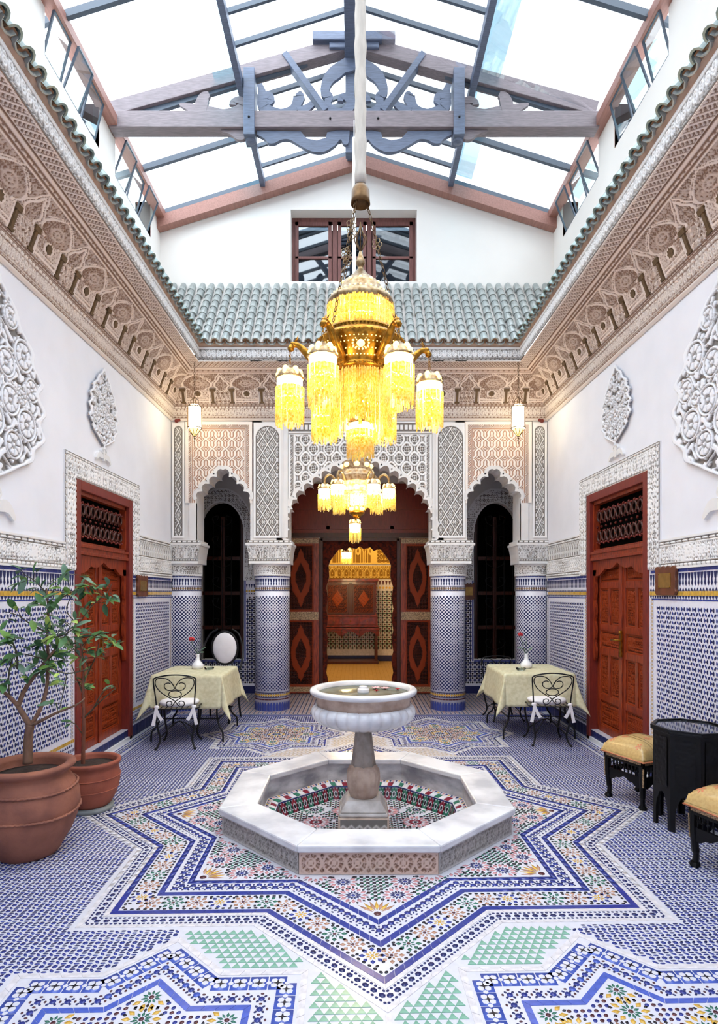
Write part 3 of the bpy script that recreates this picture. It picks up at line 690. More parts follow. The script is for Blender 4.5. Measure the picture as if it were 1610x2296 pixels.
# ------------------------------------------------------------------ carved cornice round the court
PRO = np.array([(0, 4.04), (.022, 4.06), (.060, 4.225), (.078, 4.25), (.15, 4.445), (.30, 4.585), (.395, 4.632), (.517, 4.665), (.519, 4.835)])
PL = np.concatenate([[0], np.cumsum(np.linalg.norm(np.diff(PRO, axis=0), axis=1))])
PN = np.array([(-(b-a)[1], (b-a)[0])/np.linalg.norm(b-a) for a, b in zip(PRO[:-1], PRO[1:])]); PN = -PN
def pro(w):
    """arc length -> overhang, height, outward normal, running segment number"""
    i = np.clip(np.searchsorted(PL, w, side='right')-1, 0, len(PL)-2); t = (w-PL[i])/(PL[i+1]-PL[i])
    p = PRO[i]+(PRO[i+1]-PRO[i])*t[..., None]; n = PN[i]; return p[..., 0], p[..., 1], n, i+t
def soffit_h(s, w, P_, s0):
    _, _, _, T = pro(w); ww = .195*P_/.643; m = np.mod(s-s0+P_/2, P_)-P_/2; wide = np.abs(m) < ww; hn = P_/2-ww
    x = np.where(wide, np.abs(m)/ww, np.abs(np.abs(m)-P_/2)/hn); y = T-3
    e = np.where(wide, np.interp(y, [.8, .92, 1.0, 1.15, 1.35, 1.55, 1.75, 1.88, 1.95], [.55, .55, .78, .95, .95, .75, .42, .12, -.2]),
                 np.interp(y, [.8, .95, 1.0, 1.15, 1.35, 1.55, 1.75, 1.95], [.5, .5, .55, .75, .62, .25, .12, -.2]))
    d = x-e; k = np.where(wide, 1., .65); inn = d < 0
    rib = np.maximum.reduce([line(d, .065/k, .02), line(d-.19/k, .045/k, .02), (d > .05)*(d < .13/k)*(np.sin(T*55)*np.sin(s*120) > .2)*.8])
    rr = np.hypot(x*1., (y-1.30)*1.7); an = np.arctan2((y-1.3), x+1e-6)
    med = np.maximum.reduce([line(rr-.35, .04, .04), line(rr-.12, .04, .04), line(np.sin(an*3), .2, .15)*(rr < .5)])
    fill = np.where(inn, np.where(wide, np.maximum(med, p_leaf(m, w, .055)*.8), p_leaf(m, w, .05)*.9), p_leaf(s, w, .06)*.9); fill = np.where((d > -.10/k) & (d < .26/k), 0., fill)
    low = np.where(wide, np.maximum.reduce([line(np.hypot(x*.8, (y-.62)*1.2)-.22, .03, .03), line(np.abs(x)-.78, .03, .03), line(y-.12, .03, .02), line(y-.28, .02, .02), p_leaf(m, w, .045)*.75]), p_lattice(m, w, .06, .07))
    pan = np.where(y < .86, low, np.maximum(rib, fill)); rail = (np.abs(np.abs(m)-ww) < .034) & (y < 1.02); pan = np.where(rail, 0., pan)
    h = np.select([T < 1, T < 2, T < 3, T < 5, T < 5.35, T < 5.55, T < 6, T < 7],
                  [T*0+.9, np.select([T < 1.2, T < 1.8], [p_dash(s, (T-1)/.2, .05), np.maximum(p_scroll(s, (T-1.2)/.6, .11), p_leaf(s, w, .05)*.6)], p_dash(s, (T-1.8)/.2, .05)), p_dash(s, T-2, .06), pan,
                   line(T-5.1, .06, .04), p_dash(s, (T-5.35)/.2, .07), line(T-5.75, .1, .05)*.9, np.maximum(p_weave(s, w, .075), line(np.abs(T-6.5)-.46, .03, .02))],
                  np.select([T < 7.18, T < 7.85], [p_dash(s, (T-7)/.18, .06), np.maximum(p_scroll(s, (T-7.18)/.67, .13), p_leaf(s, w, .05)*.5)], T*0+.85))
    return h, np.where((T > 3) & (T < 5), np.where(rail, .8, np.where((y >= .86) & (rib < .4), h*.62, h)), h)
def soffit_map(kind):
    def mp(U, Wd, h):
        o, z, n, T = pro(Wd); o2 = o+n[..., 0]*h; z2 = z+n[..., 1]*h
        if kind == 'left': return XL+o2, U, z2
        if kind == 'right': return XR-o2, U, z2
        return U, YF-o2, z2
    return mp
def cornice(name, kind, u0, u1, P_, s0):
    root = structure(name); mp = soffit_map(kind)
    if kind == 'back': mk = lambda u, w: (u > XL+pro(w)[0]-.006) & (u < XR-pro(w)[0]+.006)
    else: mk = lambda u, w: u < YF-pro(w)[0]+.006
    for nm, i0, i1, ma in (('scroll_band', 0, 3, 'carved_warm'), ('carved_soffit', 3, 7, 'carved_beige'), ('fascia_band', 7, 8, 'carved_white')):
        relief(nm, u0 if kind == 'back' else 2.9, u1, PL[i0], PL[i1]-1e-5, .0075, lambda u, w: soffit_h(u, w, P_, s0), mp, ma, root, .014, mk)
    # little engaged columns with block capitals and round pierced bosses
    n0 = int(math.floor((u0-s0)/P_))-1
    def at(u, w, h): a = mp(np.array([u]), np.array([w]), np.array([h])); return Vector((float(a[0][0]), float(a[1][0]), float(a[2][0])))
    wf, wt = PL[3]+.012, PL[4]-.012; proto = {}
    for k in range(n0, n0+24):
        for du in (-.195*P_/.643, .195*P_/.643):
            u = s0+k*P_+du
            lo, hi = (u0+.05, u1-.05) if kind != 'back' else (XL+.16, XR-.16)
            if kind != 'back': hi = YF-.16
            if not (lo < u < hi): continue
            b = MB(); A, B = at(u, wf, .004), at(u, wt-.035, .004); ax = Vector((0, 1, 0)) if kind != 'back' else Vector((1, 0, 0))
            nrm = (at(u, wf+.05, 1.)-at(u, wf+.05, 0.)).normalized()
            b.beam(A, B, .030, .026, 0, nrm); b.beam(at(u, wf-.008, .003), at(u, wf+.012, .003), .06, .03, 0, nrm); b.beam(at(u, wt-.04, .006), at(u, wt, .006), .075, .034, 0, nrm)
            b.build('engaged_column', 'column_brown', root)
        u = s0+k*P_
        if kind == 'back' and not (XL+.2 < u < XR-.2) or kind != 'back' and not (u0+.1 < u < YF-.2): continue
        w = PL[3]+.62*(PL[4]-PL[3]); nrm = (at(u, w, 1.)-at(u, w, 0.)).normalized(); c = at(u, w, .006); t1 = Vector((0, 1, 0)) if kind != 'back' else Vector((1, 0, 0)); t2 = nrm.cross(t1)
        b = MB(); sp = star(8, .042, .031)
        b.prism(sp, 0, .012, lambda p, q, d: tuple(c+t1*p+t2*q+nrm*d)); b.build('pierced_boss', 'column_brown', root)
    return root
PB = .667
trim_left = cornice('trim_1', 'left', 2.5, YF, .643, 4.66); trim_right = cornice('trim_2', 'right', 2.5, YF, .643, 4.70); trim_back = cornice('trim_3', 'back', XL, XR, PB, -1.50)
# plain run of the cornice out of sight behind the viewer, and the body above the soffit
b = MB()
for xw, sx in ((XL, 1), (XR, -1)):
    pts = [(xw+sx*o, z) for o, z in PRO]+[(xw-sx*.02, 4.835)]
    b.prism(pts, YN, 2.9, lambda u, v, d: (u, d, v))
b.build('cornice_run', 'plaster', trim_left)

# ------------------------------------------------------------------ tiled eaves
def eave_frame(kind):
    """(s along, t up the slope, h off it) -> room"""
    a = Vector((.9, 0, 1.15)).normalized(); cs, sn = a.x, a.z
    def mp(s, t, h):
        o = .555-t*cs; z = 4.885+t*sn; o += h*sn; z += h*cs
        return (XL+o, s, z) if kind == 'left' else (XR-o, s, z) if kind == 'right' else (s, YF-o, z)
    return mp
RS = 1.46
def tile_mesh(r=.056, L=.20, mi=0):
    """half-round cover tile lying along t, local frame s,t,h"""
    b = MB(); n = 7; vs = []
    for t, k in ((0, 1.0), (L, .76)):
        for q in (r, r-.015):
            for i in range(n):
                a = PI*i/(n-1); vs.append((q*k*math.cos(a), t, q*k*math.sin(a)*1.05))
    fs = []
    for i in range(n-1):
        fs += [(i, i+1, 2*n+i+1, 2*n+i), (n+i+1, n+i, 3*n+i, 3*n+i+1), (i+1, i, n+i, n+i+1), (2*n+i, 2*n+i+1, 3*n+i+1, 3*n+i)]
    fs += [(0, 2*n, 3*n, n), (n-1, 2*n-1, 4*n-1, 3*n-1)]
    b.add(vs, fs, mi, False); return b.v, fs
TV, TF = tile_mesh()
def roof(kind, name, s_list, rows, s_lim):
    root = structure(name); mp = eave_frame(kind); step = .168
    e = 1e-3; o0 = Vector(mp(0, 0, 0)); ax = [Vector(mp(*[1 if i == j else 0 for i in range(3)]))-o0 for j in range(3)]
    R = Matrix((ax[0], ax[1], ax[2])).transposed().to_4x4()
    flip = R.determinant() < 0
    variants = []
    for vi, ma in enumerate(('tile_glaze', 'tile_glaze_deep')):
        me = bpy.data.meshes.new('roof_tile'); me.from_pydata(TV, [], TF); me.materials.append(MATS[ma]); me.update(); variants.append(me)
    count = 0
    for s in s_list:
        for r in range(rows):
            t = -.02+r*step
            if not s_lim(s, t): continue
            o = bpy.data.objects.new('roof_tile', variants[0 if (r > 0 or kind == 'back') else 1]); M = Matrix.Translation(Vector(mp(s+random.uniform(-.006, .006), t, .018+.004*random.random()))) @ R @ Matrix.Rotation(random.uniform(-.03, .03), 4, 'Z')
            o.matrix_world = M; COL.objects.link(o); o.parent = root; count += 1
    # channel tiles and mortar bed between the covers
    sl = sorted(s_list); b = MB(); lo, hi = sl[0]-.2, sl[-1]+.2
    for s in sl:
        sc = s+.067
        if not (s_lim(sc, 0.)): continue
        for r in range(1):
            vs = []; n = 6
            for t in (-.035, .16):
                for hgt in (0, -.011):
                    for i in range(n): a = PI+PI*i/(n-1); vs.append(mp(sc+.056*math.cos(a), t, .035+.045*math.sin(a)+hgt))
            fs = []
            for i in range(n-1): fs += [(i, i+1, 2*n+i+1, 2*n+i), (n+i, n+i+1, 3*n+i+1, 3*n+i), (i, i+1, n+i+1, n+i)]
            b.add(vs, fs, 0)
    b.build('channel_tiles', 'tile_glaze', root, kind='stuff')
    m = MB(); q = []
    def slab(s0, s1, t0, t1): m.add([mp(s0, t0, .004), mp(s1, t0, .004), mp(s1, t1, .004), mp(s0, t1, .004), mp(s0, t0, -.06), mp(s1, t0, -.06), mp(s1, t1, -.06), mp(s0, t1, -.06)], ((0,1,2,3),(7,6,5,4),(0,4,5,1),(1,5,6,2),(2,6,7,3),(3,7,4,0)))
    if kind == 'back':
        m.add([mp(XL+.53, 0, .006), mp(XR-.53, 0, .006), mp(XR-.53+.96, RS*1.02, .006), mp(XL+.53-.96, RS*1.02, .006)], ((0, 1, 2, 3),))
    else:
        m.add([mp(YN, 0, .006), mp(YF-.53, 0, .006), mp(YF-.53+.96, RS*1.02, .006), mp(YN, RS*1.02, .006)], ((0, 1, 2, 3),))
    m.build('mortar_bed', 'mortar', root)
    # rose-coloured plaster bead under the tile ends
    c = MB(); pts = [(.519, 4.833), (.53, 4.85), (.552, 4.872), (.552, 4.90), (.40, 4.99), (.40, 4.833)]
    if kind == 'back': c.prism(pts, XL+.5, XR-.5, lambda o, z, d: (d, YF-o, z))
    elif kind == 'left': c.prism(pts, YN, YF-.5, lambda o, z, d: (XL+o, d, z))
    else: c.prism(pts, YN, YF-.5, lambda o, z, d: (XR-o, d, z))
    c.build('eave_bead', 'bead_pink', root)
    k = MB()
    for s in sl[::1]:
        if not s_lim(s, 0.): continue
        A = mp(s, -.012, .012); bb_ = [(.0, -.035), (.035, 0), (-.035, 0)]
        k.add([mp(s-.05, .0, -.012), mp(s+.05, .0, -.012), mp(s+.03, -.0, .05), mp(s-.03, -.0, .05), mp(s-.05, .06, -.012), mp(s+.05, .06, -.012), mp(s+.03, .06, .05), mp(s-.03, .06, .05)], ((0,1,2,3),(7,6,5,4),(0,4,5,1),(1,5,6,2),(2,6,7,3),(3,7,4,0)))
    k.build('clay_plugs', 'tile_clay', root, kind='stuff')
    return root
TS = .1335
roof('back', 'tiled_roof', [XL+.575+TS*i-.9 for i in range(46)], 9, lambda s, t: XL+.56-t*.616 < s < XR-.56+t*.616 and abs(s) < 2.86)
ys = [7.55-.1335*i for i in range(39)]
roof('left', 'tiled_roof', ys, 2, lambda s, t: s < YF-.56+t*.6); roof('right', 'tiled_roof', ys, 2, lambda s, t: s < YF-.56+t*.6)
# ------------------------------------------------------------------ arcade at the far end: columns, arches, carved panels
wall_back = structure('wall_back')
def fz(py): return EYE+(HZ-py)*YF/F                       # picture height on the facade plane
def fx(px): return (px-VX)*YF/F
ZCAP = fz(1215)
XC = (-1.205, 1.30); PW = .245
ARC = {'left': (fx(440), fx(561)), 'mid': (fx(646), fx(969)), 'right': (fx(1047), fx(1168))}
def lobed(pts, n, bulge, out=1):
    """scalloped line: n lobes along polyline pts, each swelling away from the opening"""
    P_ = np.array(pts, float); d = np.concatenate([[0], np.cumsum(np.linalg.norm(np.diff(P_, axis=0), axis=1))]); t = np.linspace(0, d[-1], n+1)
    C = np.stack([np.interp(t, d, P_[:, 0]), np.interp(t, d, P_[:, 1])], -1); o = []
    for i in range(n):
        a, b_ = C[i], C[i+1]; c = (a+b_)/2; h = (b_-a)/2; L = np.linalg.norm(h); nn = np.array([-h[1], h[0]])/L*out
        for k in range(7): th = PI-PI*k/7.; o.append(tuple(c+h*math.cos(th)+nn*L*math.sin(th)*bulge))
    o.append(tuple(C[-1])); return o
def arch_outline(x0, x1, half, n, bulge):
    """half: (fraction of half-width from centre, z) from springing to crown"""
    xc, hw = (x0+x1)/2, (x1-x0)/2; L = lobed([(xc-f*hw, z) for f, z in half], n, bulge, 1)
    R = [(2*xc-x, z) for x, z in L]
    return L+R[::-1][1:]
mid_half = [(1.0, fz(1212)), (.995, fz(1165)), (.93, fz(1125)), (.76, fz(1095)), (.42, fz(1058)), (.0, fz(1030))]
side_half = [(1.0, fz(1120)), (.80, fz(1098)), (.50, fz(1080)), (.28, fz(1068)), (.0, fz(1050))]
OUT = {'left': arch_outline(*ARC['left'], side_half, 4, .75), 'mid': arch_outline(*ARC['mid'], mid_half, 11, 1.0), 'right': arch_outline(*ARC['right'], side_half, 4, .75)}
def inside_poly(poly, X, Z):
    r = np.zeros(X.shape, bool); n = len(poly)
    for i in range(n):
        (x0, z0), (x1, z1) = poly[i], poly[(i+1) % n]
        if z0 == z1: continue
        c = ((z0 > Z) != (z1 > Z)) & (X < (x1-x0)*(Z-z0)/(z1-z0)+x0); r ^= c
    return r
FT = .42; ZTOP = 4.06
# body of the arcade wall: pieces between the openings, each arch spandrel one solid with its scalloped soffit
b = MB()
for x0, x1 in ((XL, ARC['left'][0]), (ARC['left'][1], ARC['mid'][0]), (ARC['mid'][1], ARC['right'][0]), (ARC['right'][1], XR)):
    b.bb(x0, x1, YF+.004, YF+FT, ZCAP+.02, 4.95)
for k, o in OUT.items():
    x0, x1 = ARC[k]; e = .16; poly = [(x1+e, o[-1][1]), (x1+e, 4.95), (x0-e, 4.95), (x0-e, o[0][1])]+o
    b.prism(poly[::-1], YF+.004, YF+FT, lambda u, v, d: (u, d, v))
b.build('arcade_wall', 'plaster', wall_back)
fmp = lambda U, V, h: (U, YF-h, V)
cut = lambda k: (lambda u, v: ~inside_poly(OUT[k]+[(ARC[k][1], 0), (ARC[k][0], 0)], u, v))
# scalloped moulding round each arch
for k, o in OUT.items():
    m = MB(); m.ribbon(o, .045 if k == 'mid' else .05, 0, .022, lambda u, v, d: (u, YF-d, v)); m.build('arch_moulding', 'plaster', wall_back)
# centre spandrels
x0, x1 = ARC['mid'][0]+.005, ARC['mid'][1]-.005
def hmid(u, v):
    e = np.minimum(u-x0, x1-u); s = p_scale(u-(x0+x1)/2, v, .215, .27); bd = p_weave(u, v, .03)
    return np.select([e < .03, e < .07, e < .095], [u*0+.9, bd, u*0+.9], s)
relief('spandrel_carving', x0, x1, fz(1200), fz(975), .0068, hmid, fmp, 'carved_white', wall_back, .016, cut('mid'))
pts_m = [((ARC['mid'][0]+ARC['mid'][1])/2+s*f*(ARC['mid'][1]-ARC['mid'][0])/2, z+.085) for s, hf_ in ((-1, mid_half[1:]), (1, mid_half[1:][::-1])) for f, z in hf_]
m = MB(); m.ribbon([p for i, p in enumerate(pts_m) if i != 5], .028, 0, .02, lambda u, v, d: (u, YF-d, v)); m.build('arch_band', 'plaster', wall_back)
relief('lintel_band', x0, x1, fz(972), fz(945), .007, lambda u, v: np.maximum(p_dash(u, (v-fz(972))/(fz(945)-fz(972)), .06), 0), fmp, 'carved_white', wall_back, .012)
# side arch panels
for k in ('left', 'right'):
    x0, x1 = (fx(416), fx(566)) if k == 'left' else (fx(1042), fx(1192))
    z0, z1 = fz(1128), fz(946)
    def hs(u, v):
        e = np.minimum(np.minimum(u-x0, x1-u), z1-v)
        return np.select([e < .045, e < .085, e < .115], [u*0+.95, p_weave(u, v, .026), np.where(np.abs(e-.1) < .006, 0., .95)], p_ogee(u-(x0+x1)/2, v, .18, .27))
    relief('lattice_panel', x0, x1, z0, z1, .0068, hs, fmp, 'carved_ogee', wall_back, .016, cut(k))
# lattice panels on the pilasters above the capitals
def pilaster(xa, xb, p, q):
    z0, z1 = fz(1206), fz(948); xm = (xa+xb)/2; hw = (xb-xa)/2
    def hp(u, v):
        e = hw-np.abs(u-xm); ar = np.hypot(u-xm, np.maximum(v-(z1-hw-.02), 0)); fr = (e < .03) | (ar > hw-.03) | (v < z0+.03)
        gr = ((e > .03) & (e < .04)) | ((ar > hw-.04) & (ar < hw-.03))
        return np.where(fr, .95, np.where(gr, 0., p_lattice(u-xm, v-z0, p, q)))
    relief('pilaster_lattice', xa, xb, z0, z1, .0064, hp, fmp, 'carved_white', wall_back, .016)
pilaster(fx(569), fx(631), .135, .215); pilaster(fx(977), fx(1043), .135, .215); pilaster(fx(386), fx(414), .10, .21); pilaster(fx(1194), fx(1226), .10, .21)
b = MB()
for a_, c_ in ((fx(631), fx(646)), (fx(969), fx(977))): b.bb(a_, c_, YF-.03, YF+.05, fz(1206), fz(948)); b.bb(a_+.01, a_+.03, YF-.045, YF, fz(1206), fz(948))
for a_, c_ in ((fx(425), fx(440)), (fx(1168), fx(1184))): b.bb(a_, c_, YF-.02, YF+.05, ZCAP, fz(1128))
b.build('engaged_shaft', 'plaster', wall_back)
# ------------------------------------------------------------------ the four supports
def column(label, xc, w, corner=0):
    """round tiled column (or flat tiled pier in the corner) with carved capital"""
    c = thing('column', label, 'column', (xc, YF+.25, 0)); c['kind'] = 'structure'; c['group'] = 'tiled columns of the arcade'
    r = w/2; n = 8 if False else 40
    b = MB(); zt = fz(1291)
    if corner: b.bb(-r, r, -.25, .17, 0, fz(1240))
    else: b.lathe([(r, 0), (r, fz(1240))], 48)
    b.build('shaft', 'zellige_wall', c)
    L = w if corner else PI*r*1.16
    if corner: mp = lambda u, v, h: (u, -.25-h+u*0, v)
    else: mp = lambda u, v, h: ((r+h)*np.sin(u/r), -(r+h)*np.cos(u/r), v)
    T = Tess(); u0, u1 = -L/2, L/2; k = lambda u, v: (u > u0+.006) & (u < u1-.006)
    def row(sh, z, st, col, a=0.): n_ = int(L/st); T.motif(sh, np.stack([u0+(np.arange(n_)+.5)*L/n_, np.full(n_, z)], -1), col, a, 1, k)
    bar = lambda a, h: [(-a/2, -h/2), (a/2, -h/2), (a/2, h/2), (-a/2, h/2)]
    g = grid(u0, u1, .30, fz(1334), .0475, .0235, True); kk = lambda u, v: k(u, v) & (v > .29) & (v < fz(1334))
    T.motif(ngon(8, .0128), g, NAV, PI/8, 1, kk)
    row(bar(.045, .014), zt-.012, .047, COB)
    row([(-.016, .028), (-.009, -.012), (-.004, -.03), (.004, -.03), (.009, -.012), (.016, .028)], zt-.065, .036, NAV); row([(-.004, .024), (.004, .024), (.01, -.004), (0, -.024), (-.01, -.004)], zt-.112, .036, NAV)
    row(bar(.045, .010), zt-.145, .046, NAV); row([(-.012, -.02), (.012, -.02), (.004, 0), (.012, .02), (-.012, .02), (-.004, 0)], zt-.175, .03, NAV); row(ngon(6, .015), zt-.175, .03, YEL); row(bar(.045, .010), zt-.205, .046, NAV)
    row(bar(.045, .010), .265, .046, NAV); row(ngon(6, .017), .232, .034, YEL); row(ngon(4, .01), .25, .034, MAR); row(ngon(4, .01), .214, .034, MAR); row(bar(.045, .010), .2, .046, NAV); row(bar(.045, .018), .172, .046, MAR)
    row([(-.018, 0), (.018, 0), (.018, .085), (.008, .12), (-.008, .12), (-.018, .085)], .012, .039, COB)
    T.build('zellige_facing', mp, ZW, c, .0035)
    # carved necking, flaring capital and abacus
    zn, z1, z2 = fz(1291), fz(1264), fz(1224)
    hn = lambda u, v: np.maximum(p_leaf(u, v, .06), line(np.abs(v-(zn+z1)/2)-.07, .008, .006))
    if corner: relief('necking', u0, u1, zn, z1, .007, hn, lambda U, V, h: (U, -.256-h, V), 'carved_white', c, .01)
    else: relief('necking', -PI*r, PI*r, zn, z1, .007, hn, lambda U, V, h: ((r+.004+h)*np.sin(U/r), -(r+.004+h)*np.cos(U/r), V), 'carved_white', c, .01)
    f0, f1 = r+.035, r+.065
    def cap(U, V, h):
        t = (V-z1)/(z2-z1); e = f0+(f1-f0)*np.clip((t-.25)/.75, 0, 1)**1.6; return U*e/f1, -(.25+.0+e-r)-h, V
    def hc(u, v):
        t = (v-z1)/(z2-z1); x = np.abs(u)/f1; nich = line(np.hypot(np.maximum(0, x-.84)*1.6, (t-.95)*.55)-.0, .30, .03)
        arch = np.maximum(p_arcade(u, np.clip((t-.3)/.7, 0, 1), .115), p_leaf(u, v, .045)*.8); return np.select([t < .12, t < .3], [t*0+.9, p_dash(u, (t-.12)/.18, .04)], arch)
    relief('capital_carving', -f1, f1, z1, z2, .0062, hc, cap, 'carved_white', c, .013)
    b = MB(); d0, d1 = -(.25+f0-r)+.008, .17
    def ring(e, z): return [(-e, -(.25+e-r)+.008, z), (e, -(.25+e-r)+.008, z), (e, d1, z), (-e, d1, z)]
    vs = []; lev = [(f0, z1), (f0, z1+(z2-z1)*.25), (f0+.008, z1+(z2-z1)*.55), (f1, z2)]
    for e, z in lev: vs += ring(e, z)
    fs = [(3, 2, 1, 0), (12, 13, 14, 15)]+[(4*i+j, 4*i+(j+1) % 4, 4*i+4+(j+1) % 4, 4*i+4+j) for i in range(3) for j in range(4)]
    b.add(vs, fs); b.build('capital', 'plaster', c)
    b = MB(); b.bb(-f1-.015, f1+.015, -(.25+f1-r)-.012, d1, z2, z2+.035); b.bb(-f1+.01, f1-.01, -(.25+f1-r)+.02, d1, z2+.035, ZCAP+.02); b.build('abacus', 'plaster', c, .006)
    relief('abacus_band', -f1+.01, f1-.01, z2+.037, ZCAP+.018, .006, lambda u, v: p_dash(u, (v-z2-.037)/(ZCAP-z2-.019), .07), lambda U, V, h: (U, -(.25+f1-r)+.02-h, V), 'carved_white', c, .008)
    return c
column('round blue dotted tile column left of the open carved doorway', XC[0], .49); column('round blue dotted tile column right of the open carved doorway', XC[1], .49)
column('blue dotted tile column half sunk into corner by left wall', ARC['left'][0]-.245, .49); column('blue dotted tile column half sunk into corner by right wall', ARC['right'][1]+.245, .49)

# ------------------------------------------------------------------ gallery behind the arches
gal = structure('gallery_wall')
WN = {'l': (-2.60, -1.86), 'r': (1.93, 2.66)}; WZ0, WSP = .56, 2.62
DX0, DX1, DZ = -.60, .70, 2.55
b = MB(); YG = YB+.30
def archtop(x0, x1, zs, n=14):
    xc, hw = (x0+x1)/2, (x1-x0)/2; return [(xc-hw*math.cos(PI*i/n), zs+hw*1.45*math.sin(PI*i/n)**.9) for i in range(n+1)]
for k, (x0, x1) in WN.items():
    b.bb(x0, x1, YB, YG, 0, WZ0); b.prism(([(x1, 4.2), (x0, 4.2)]+archtop(x0, x1, WSP))[::-1], YB, YG, lambda u, v, d: (u, d, v))
b.bb(XL-.3, WN['l'][0], YB, YG, 0, 4.2); b.bb(WN['l'][1], DX0, YB, YG, 0, 4.2); b.bb(DX1, WN['r'][0], YB, YG, 0, 4.2); b.bb(WN['r'][1], XR+.3, YB, YG, 0, 4.2); b.bb(DX0, DX1, YB, YG, DZ+.02, 4.2)
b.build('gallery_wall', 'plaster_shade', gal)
b = MB(); b.bb(XL-.3, XR+.3, YF+.1, YB+.3, 4.1, 4.2); b.build('gallery_ceiling', 'dark_wood', gal)
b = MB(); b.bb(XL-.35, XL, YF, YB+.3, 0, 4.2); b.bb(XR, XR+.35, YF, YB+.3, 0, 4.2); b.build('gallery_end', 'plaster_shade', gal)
# gallery tiled dado: dark rosettes
T = Tess(); hole = lambda u, v: (((u > WN['l'][0]-.03) & (u < WN['l'][1]+.03)) | ((u > WN['r'][0]-.03) & (u < WN['r'][1]+.03))) & (v > WZ0-.03)
k = lambda u, v: (u > XL) & (u < XR) & (v > .14) & (v < 1.60) & ~hole(u, v) & ~((u > -1.14) & (u < 1.24))
for x0, x1, z0, z1 in ((XL, -1.14, 0, WZ0), (1.24, XR, 0, WZ0), (WN['l'][1], -1.14, WZ0, ZD), (1.24, WN['r'][0], WZ0, ZD)): T.add([[(x0, z0), (x1, z0), (x1, z1), (x0, z1)]], WHT, lv=.3)
g = grid(XL, XR, 0, 1.6, .072); T.motif(ngon(8, .022), g, NAV, PI/8, 1, k); T.motif(ngon(8, .017), g+.036, BLK, PI/8, 1, k)
for dx, dy, a in ((.036, 0, PI/2), (0, .036, 0)): T.motif(hexa(.034, .016), g+[dx, dy], BLK, a+PI/2, 1, k)
ky = lambda u, v: ~hole(u, v) & ~((u > -1.14) & (u < 1.24)) & (u > XL) & (u < XR)
gx = np.arange(XL, XR, .04); T.motif([(-.018, -.014), (.018, -.014), (0, .014)], np.stack([gx, np.full(len(gx), 1.645)], -1), NAV, 0, 1, ky); T.motif(ngon(6, .018), np.stack([gx, np.full(len(gx), 1.685)], -1), YEL, 0, 1, ky)
T.motif([(-.014, .03), (-.004, -.03), (.004, -.03), (.014, .03)], np.stack([gx, np.full(len(gx), 1.77)], -1), NAV, 0, 1, ky)
for x0, x1 in ((XL, -1.14), (1.24, XR)): T.add([[(x0, 0), (x1, 0), (x1, .12), (x0, .12)]], NAV)
for x in (WN['l'][1]+.02, WN['r'][0]-.02): T.add([[(x-.012, WZ0-.03), (x+.012, WZ0-.03), (x+.012, ZD), (x-.012, ZD)]], COB)
for x0, x1 in ((XL, WN['l'][1]), (WN['r'][0], XR)): T.add([[(x0, WZ0-.035), (x1, WZ0-.035), (x1, WZ0-.015), (x0, WZ0-.015)]], COB)
T.build('gallery_zellige', lambda u, v, h: (u, YB-h, v), ZW, gal, .004)
# carved band round each gallery window
for k_, (x0, x1) in WN.items():
    xc, hw = (x0+x1)/2, (x1-x0)/2
    def rad(u, v): return np.where(v < WSP, np.abs(u-xc)-hw, (np.hypot((u-xc), np.maximum(v-WSP, 0)/1.42)-hw))
    relief('window_band', x0-.20, x1+.20, ZD, WSP+hw*1.45+.22, .0085, lambda u, v: np.select([rad(u, v) < .02, rad(u, v) < .15], [u*0+.9, np.maximum(p_leaf(u, v, .07), line(np.sin((u*1.3+v)*38), .15, .15)*.8)], u*0+.9),
           lambda U, V, h: (U, YB-.002-h, V), 'carved_white', gal, .012, lambda u, v: (rad(u, v) > 0) & (rad(u, v) < .17) & (u > XL) & (u < XR))
# dark iron-grilled windows
for i, (k_, (x0, x1)) in enumerate(WN.items()):
    w = structure('window_%d' % (i+1)); xm = (x0+x1)/2
    b = MB(); b.prism([(x1, WZ0), (x1, WSP)]+archtop(x0, x1, WSP)[::-1]+[(x0, WZ0)], YB+.16, YB+.20, lambda u, v, d: (u, d, v)); b.build('dark_interior', 'void', w)  # black sheet standing for the unlit interior behind the grille
    b = MB()
    for xx, ww in ((xm-.03, .06), (x1-.09 if k_ == 'l' else x0+.03, .06)): b.bb(xx, xx+ww, YB+.10, YB+.15, WZ0, WSP+.3)
    for zz in (1.05, 1.62, 2.2): b.bb(x0, x1, YB+.11, YB+.15, zz, zz+.06)
    b.build('casement_frame', 'dark_wood', w)
    g_ = MB()
    for j in range(5):
        xx = x0+(x1-x0)*(j+.5)/5; g_.tube([(xx, YB+.06, WZ0), (xx, YB+.06, WSP+.25)], .006, 6)
    for zz in np.arange(WZ0+.15, WSP+.2, .34):
        for q in (-1, 1): g_.tube(crom([(xm+q*.02, YB+.055, zz), (xm+q*.13, YB+.055, zz+.06), (xm+q*.16, YB+.055, zz+.15), (xm+q*.07, YB+.055, zz+.18), (xm+q*.08, YB+.055, zz+.11)], 4), .005, 6)
    g_.build('iron_grille', 'iron', w)
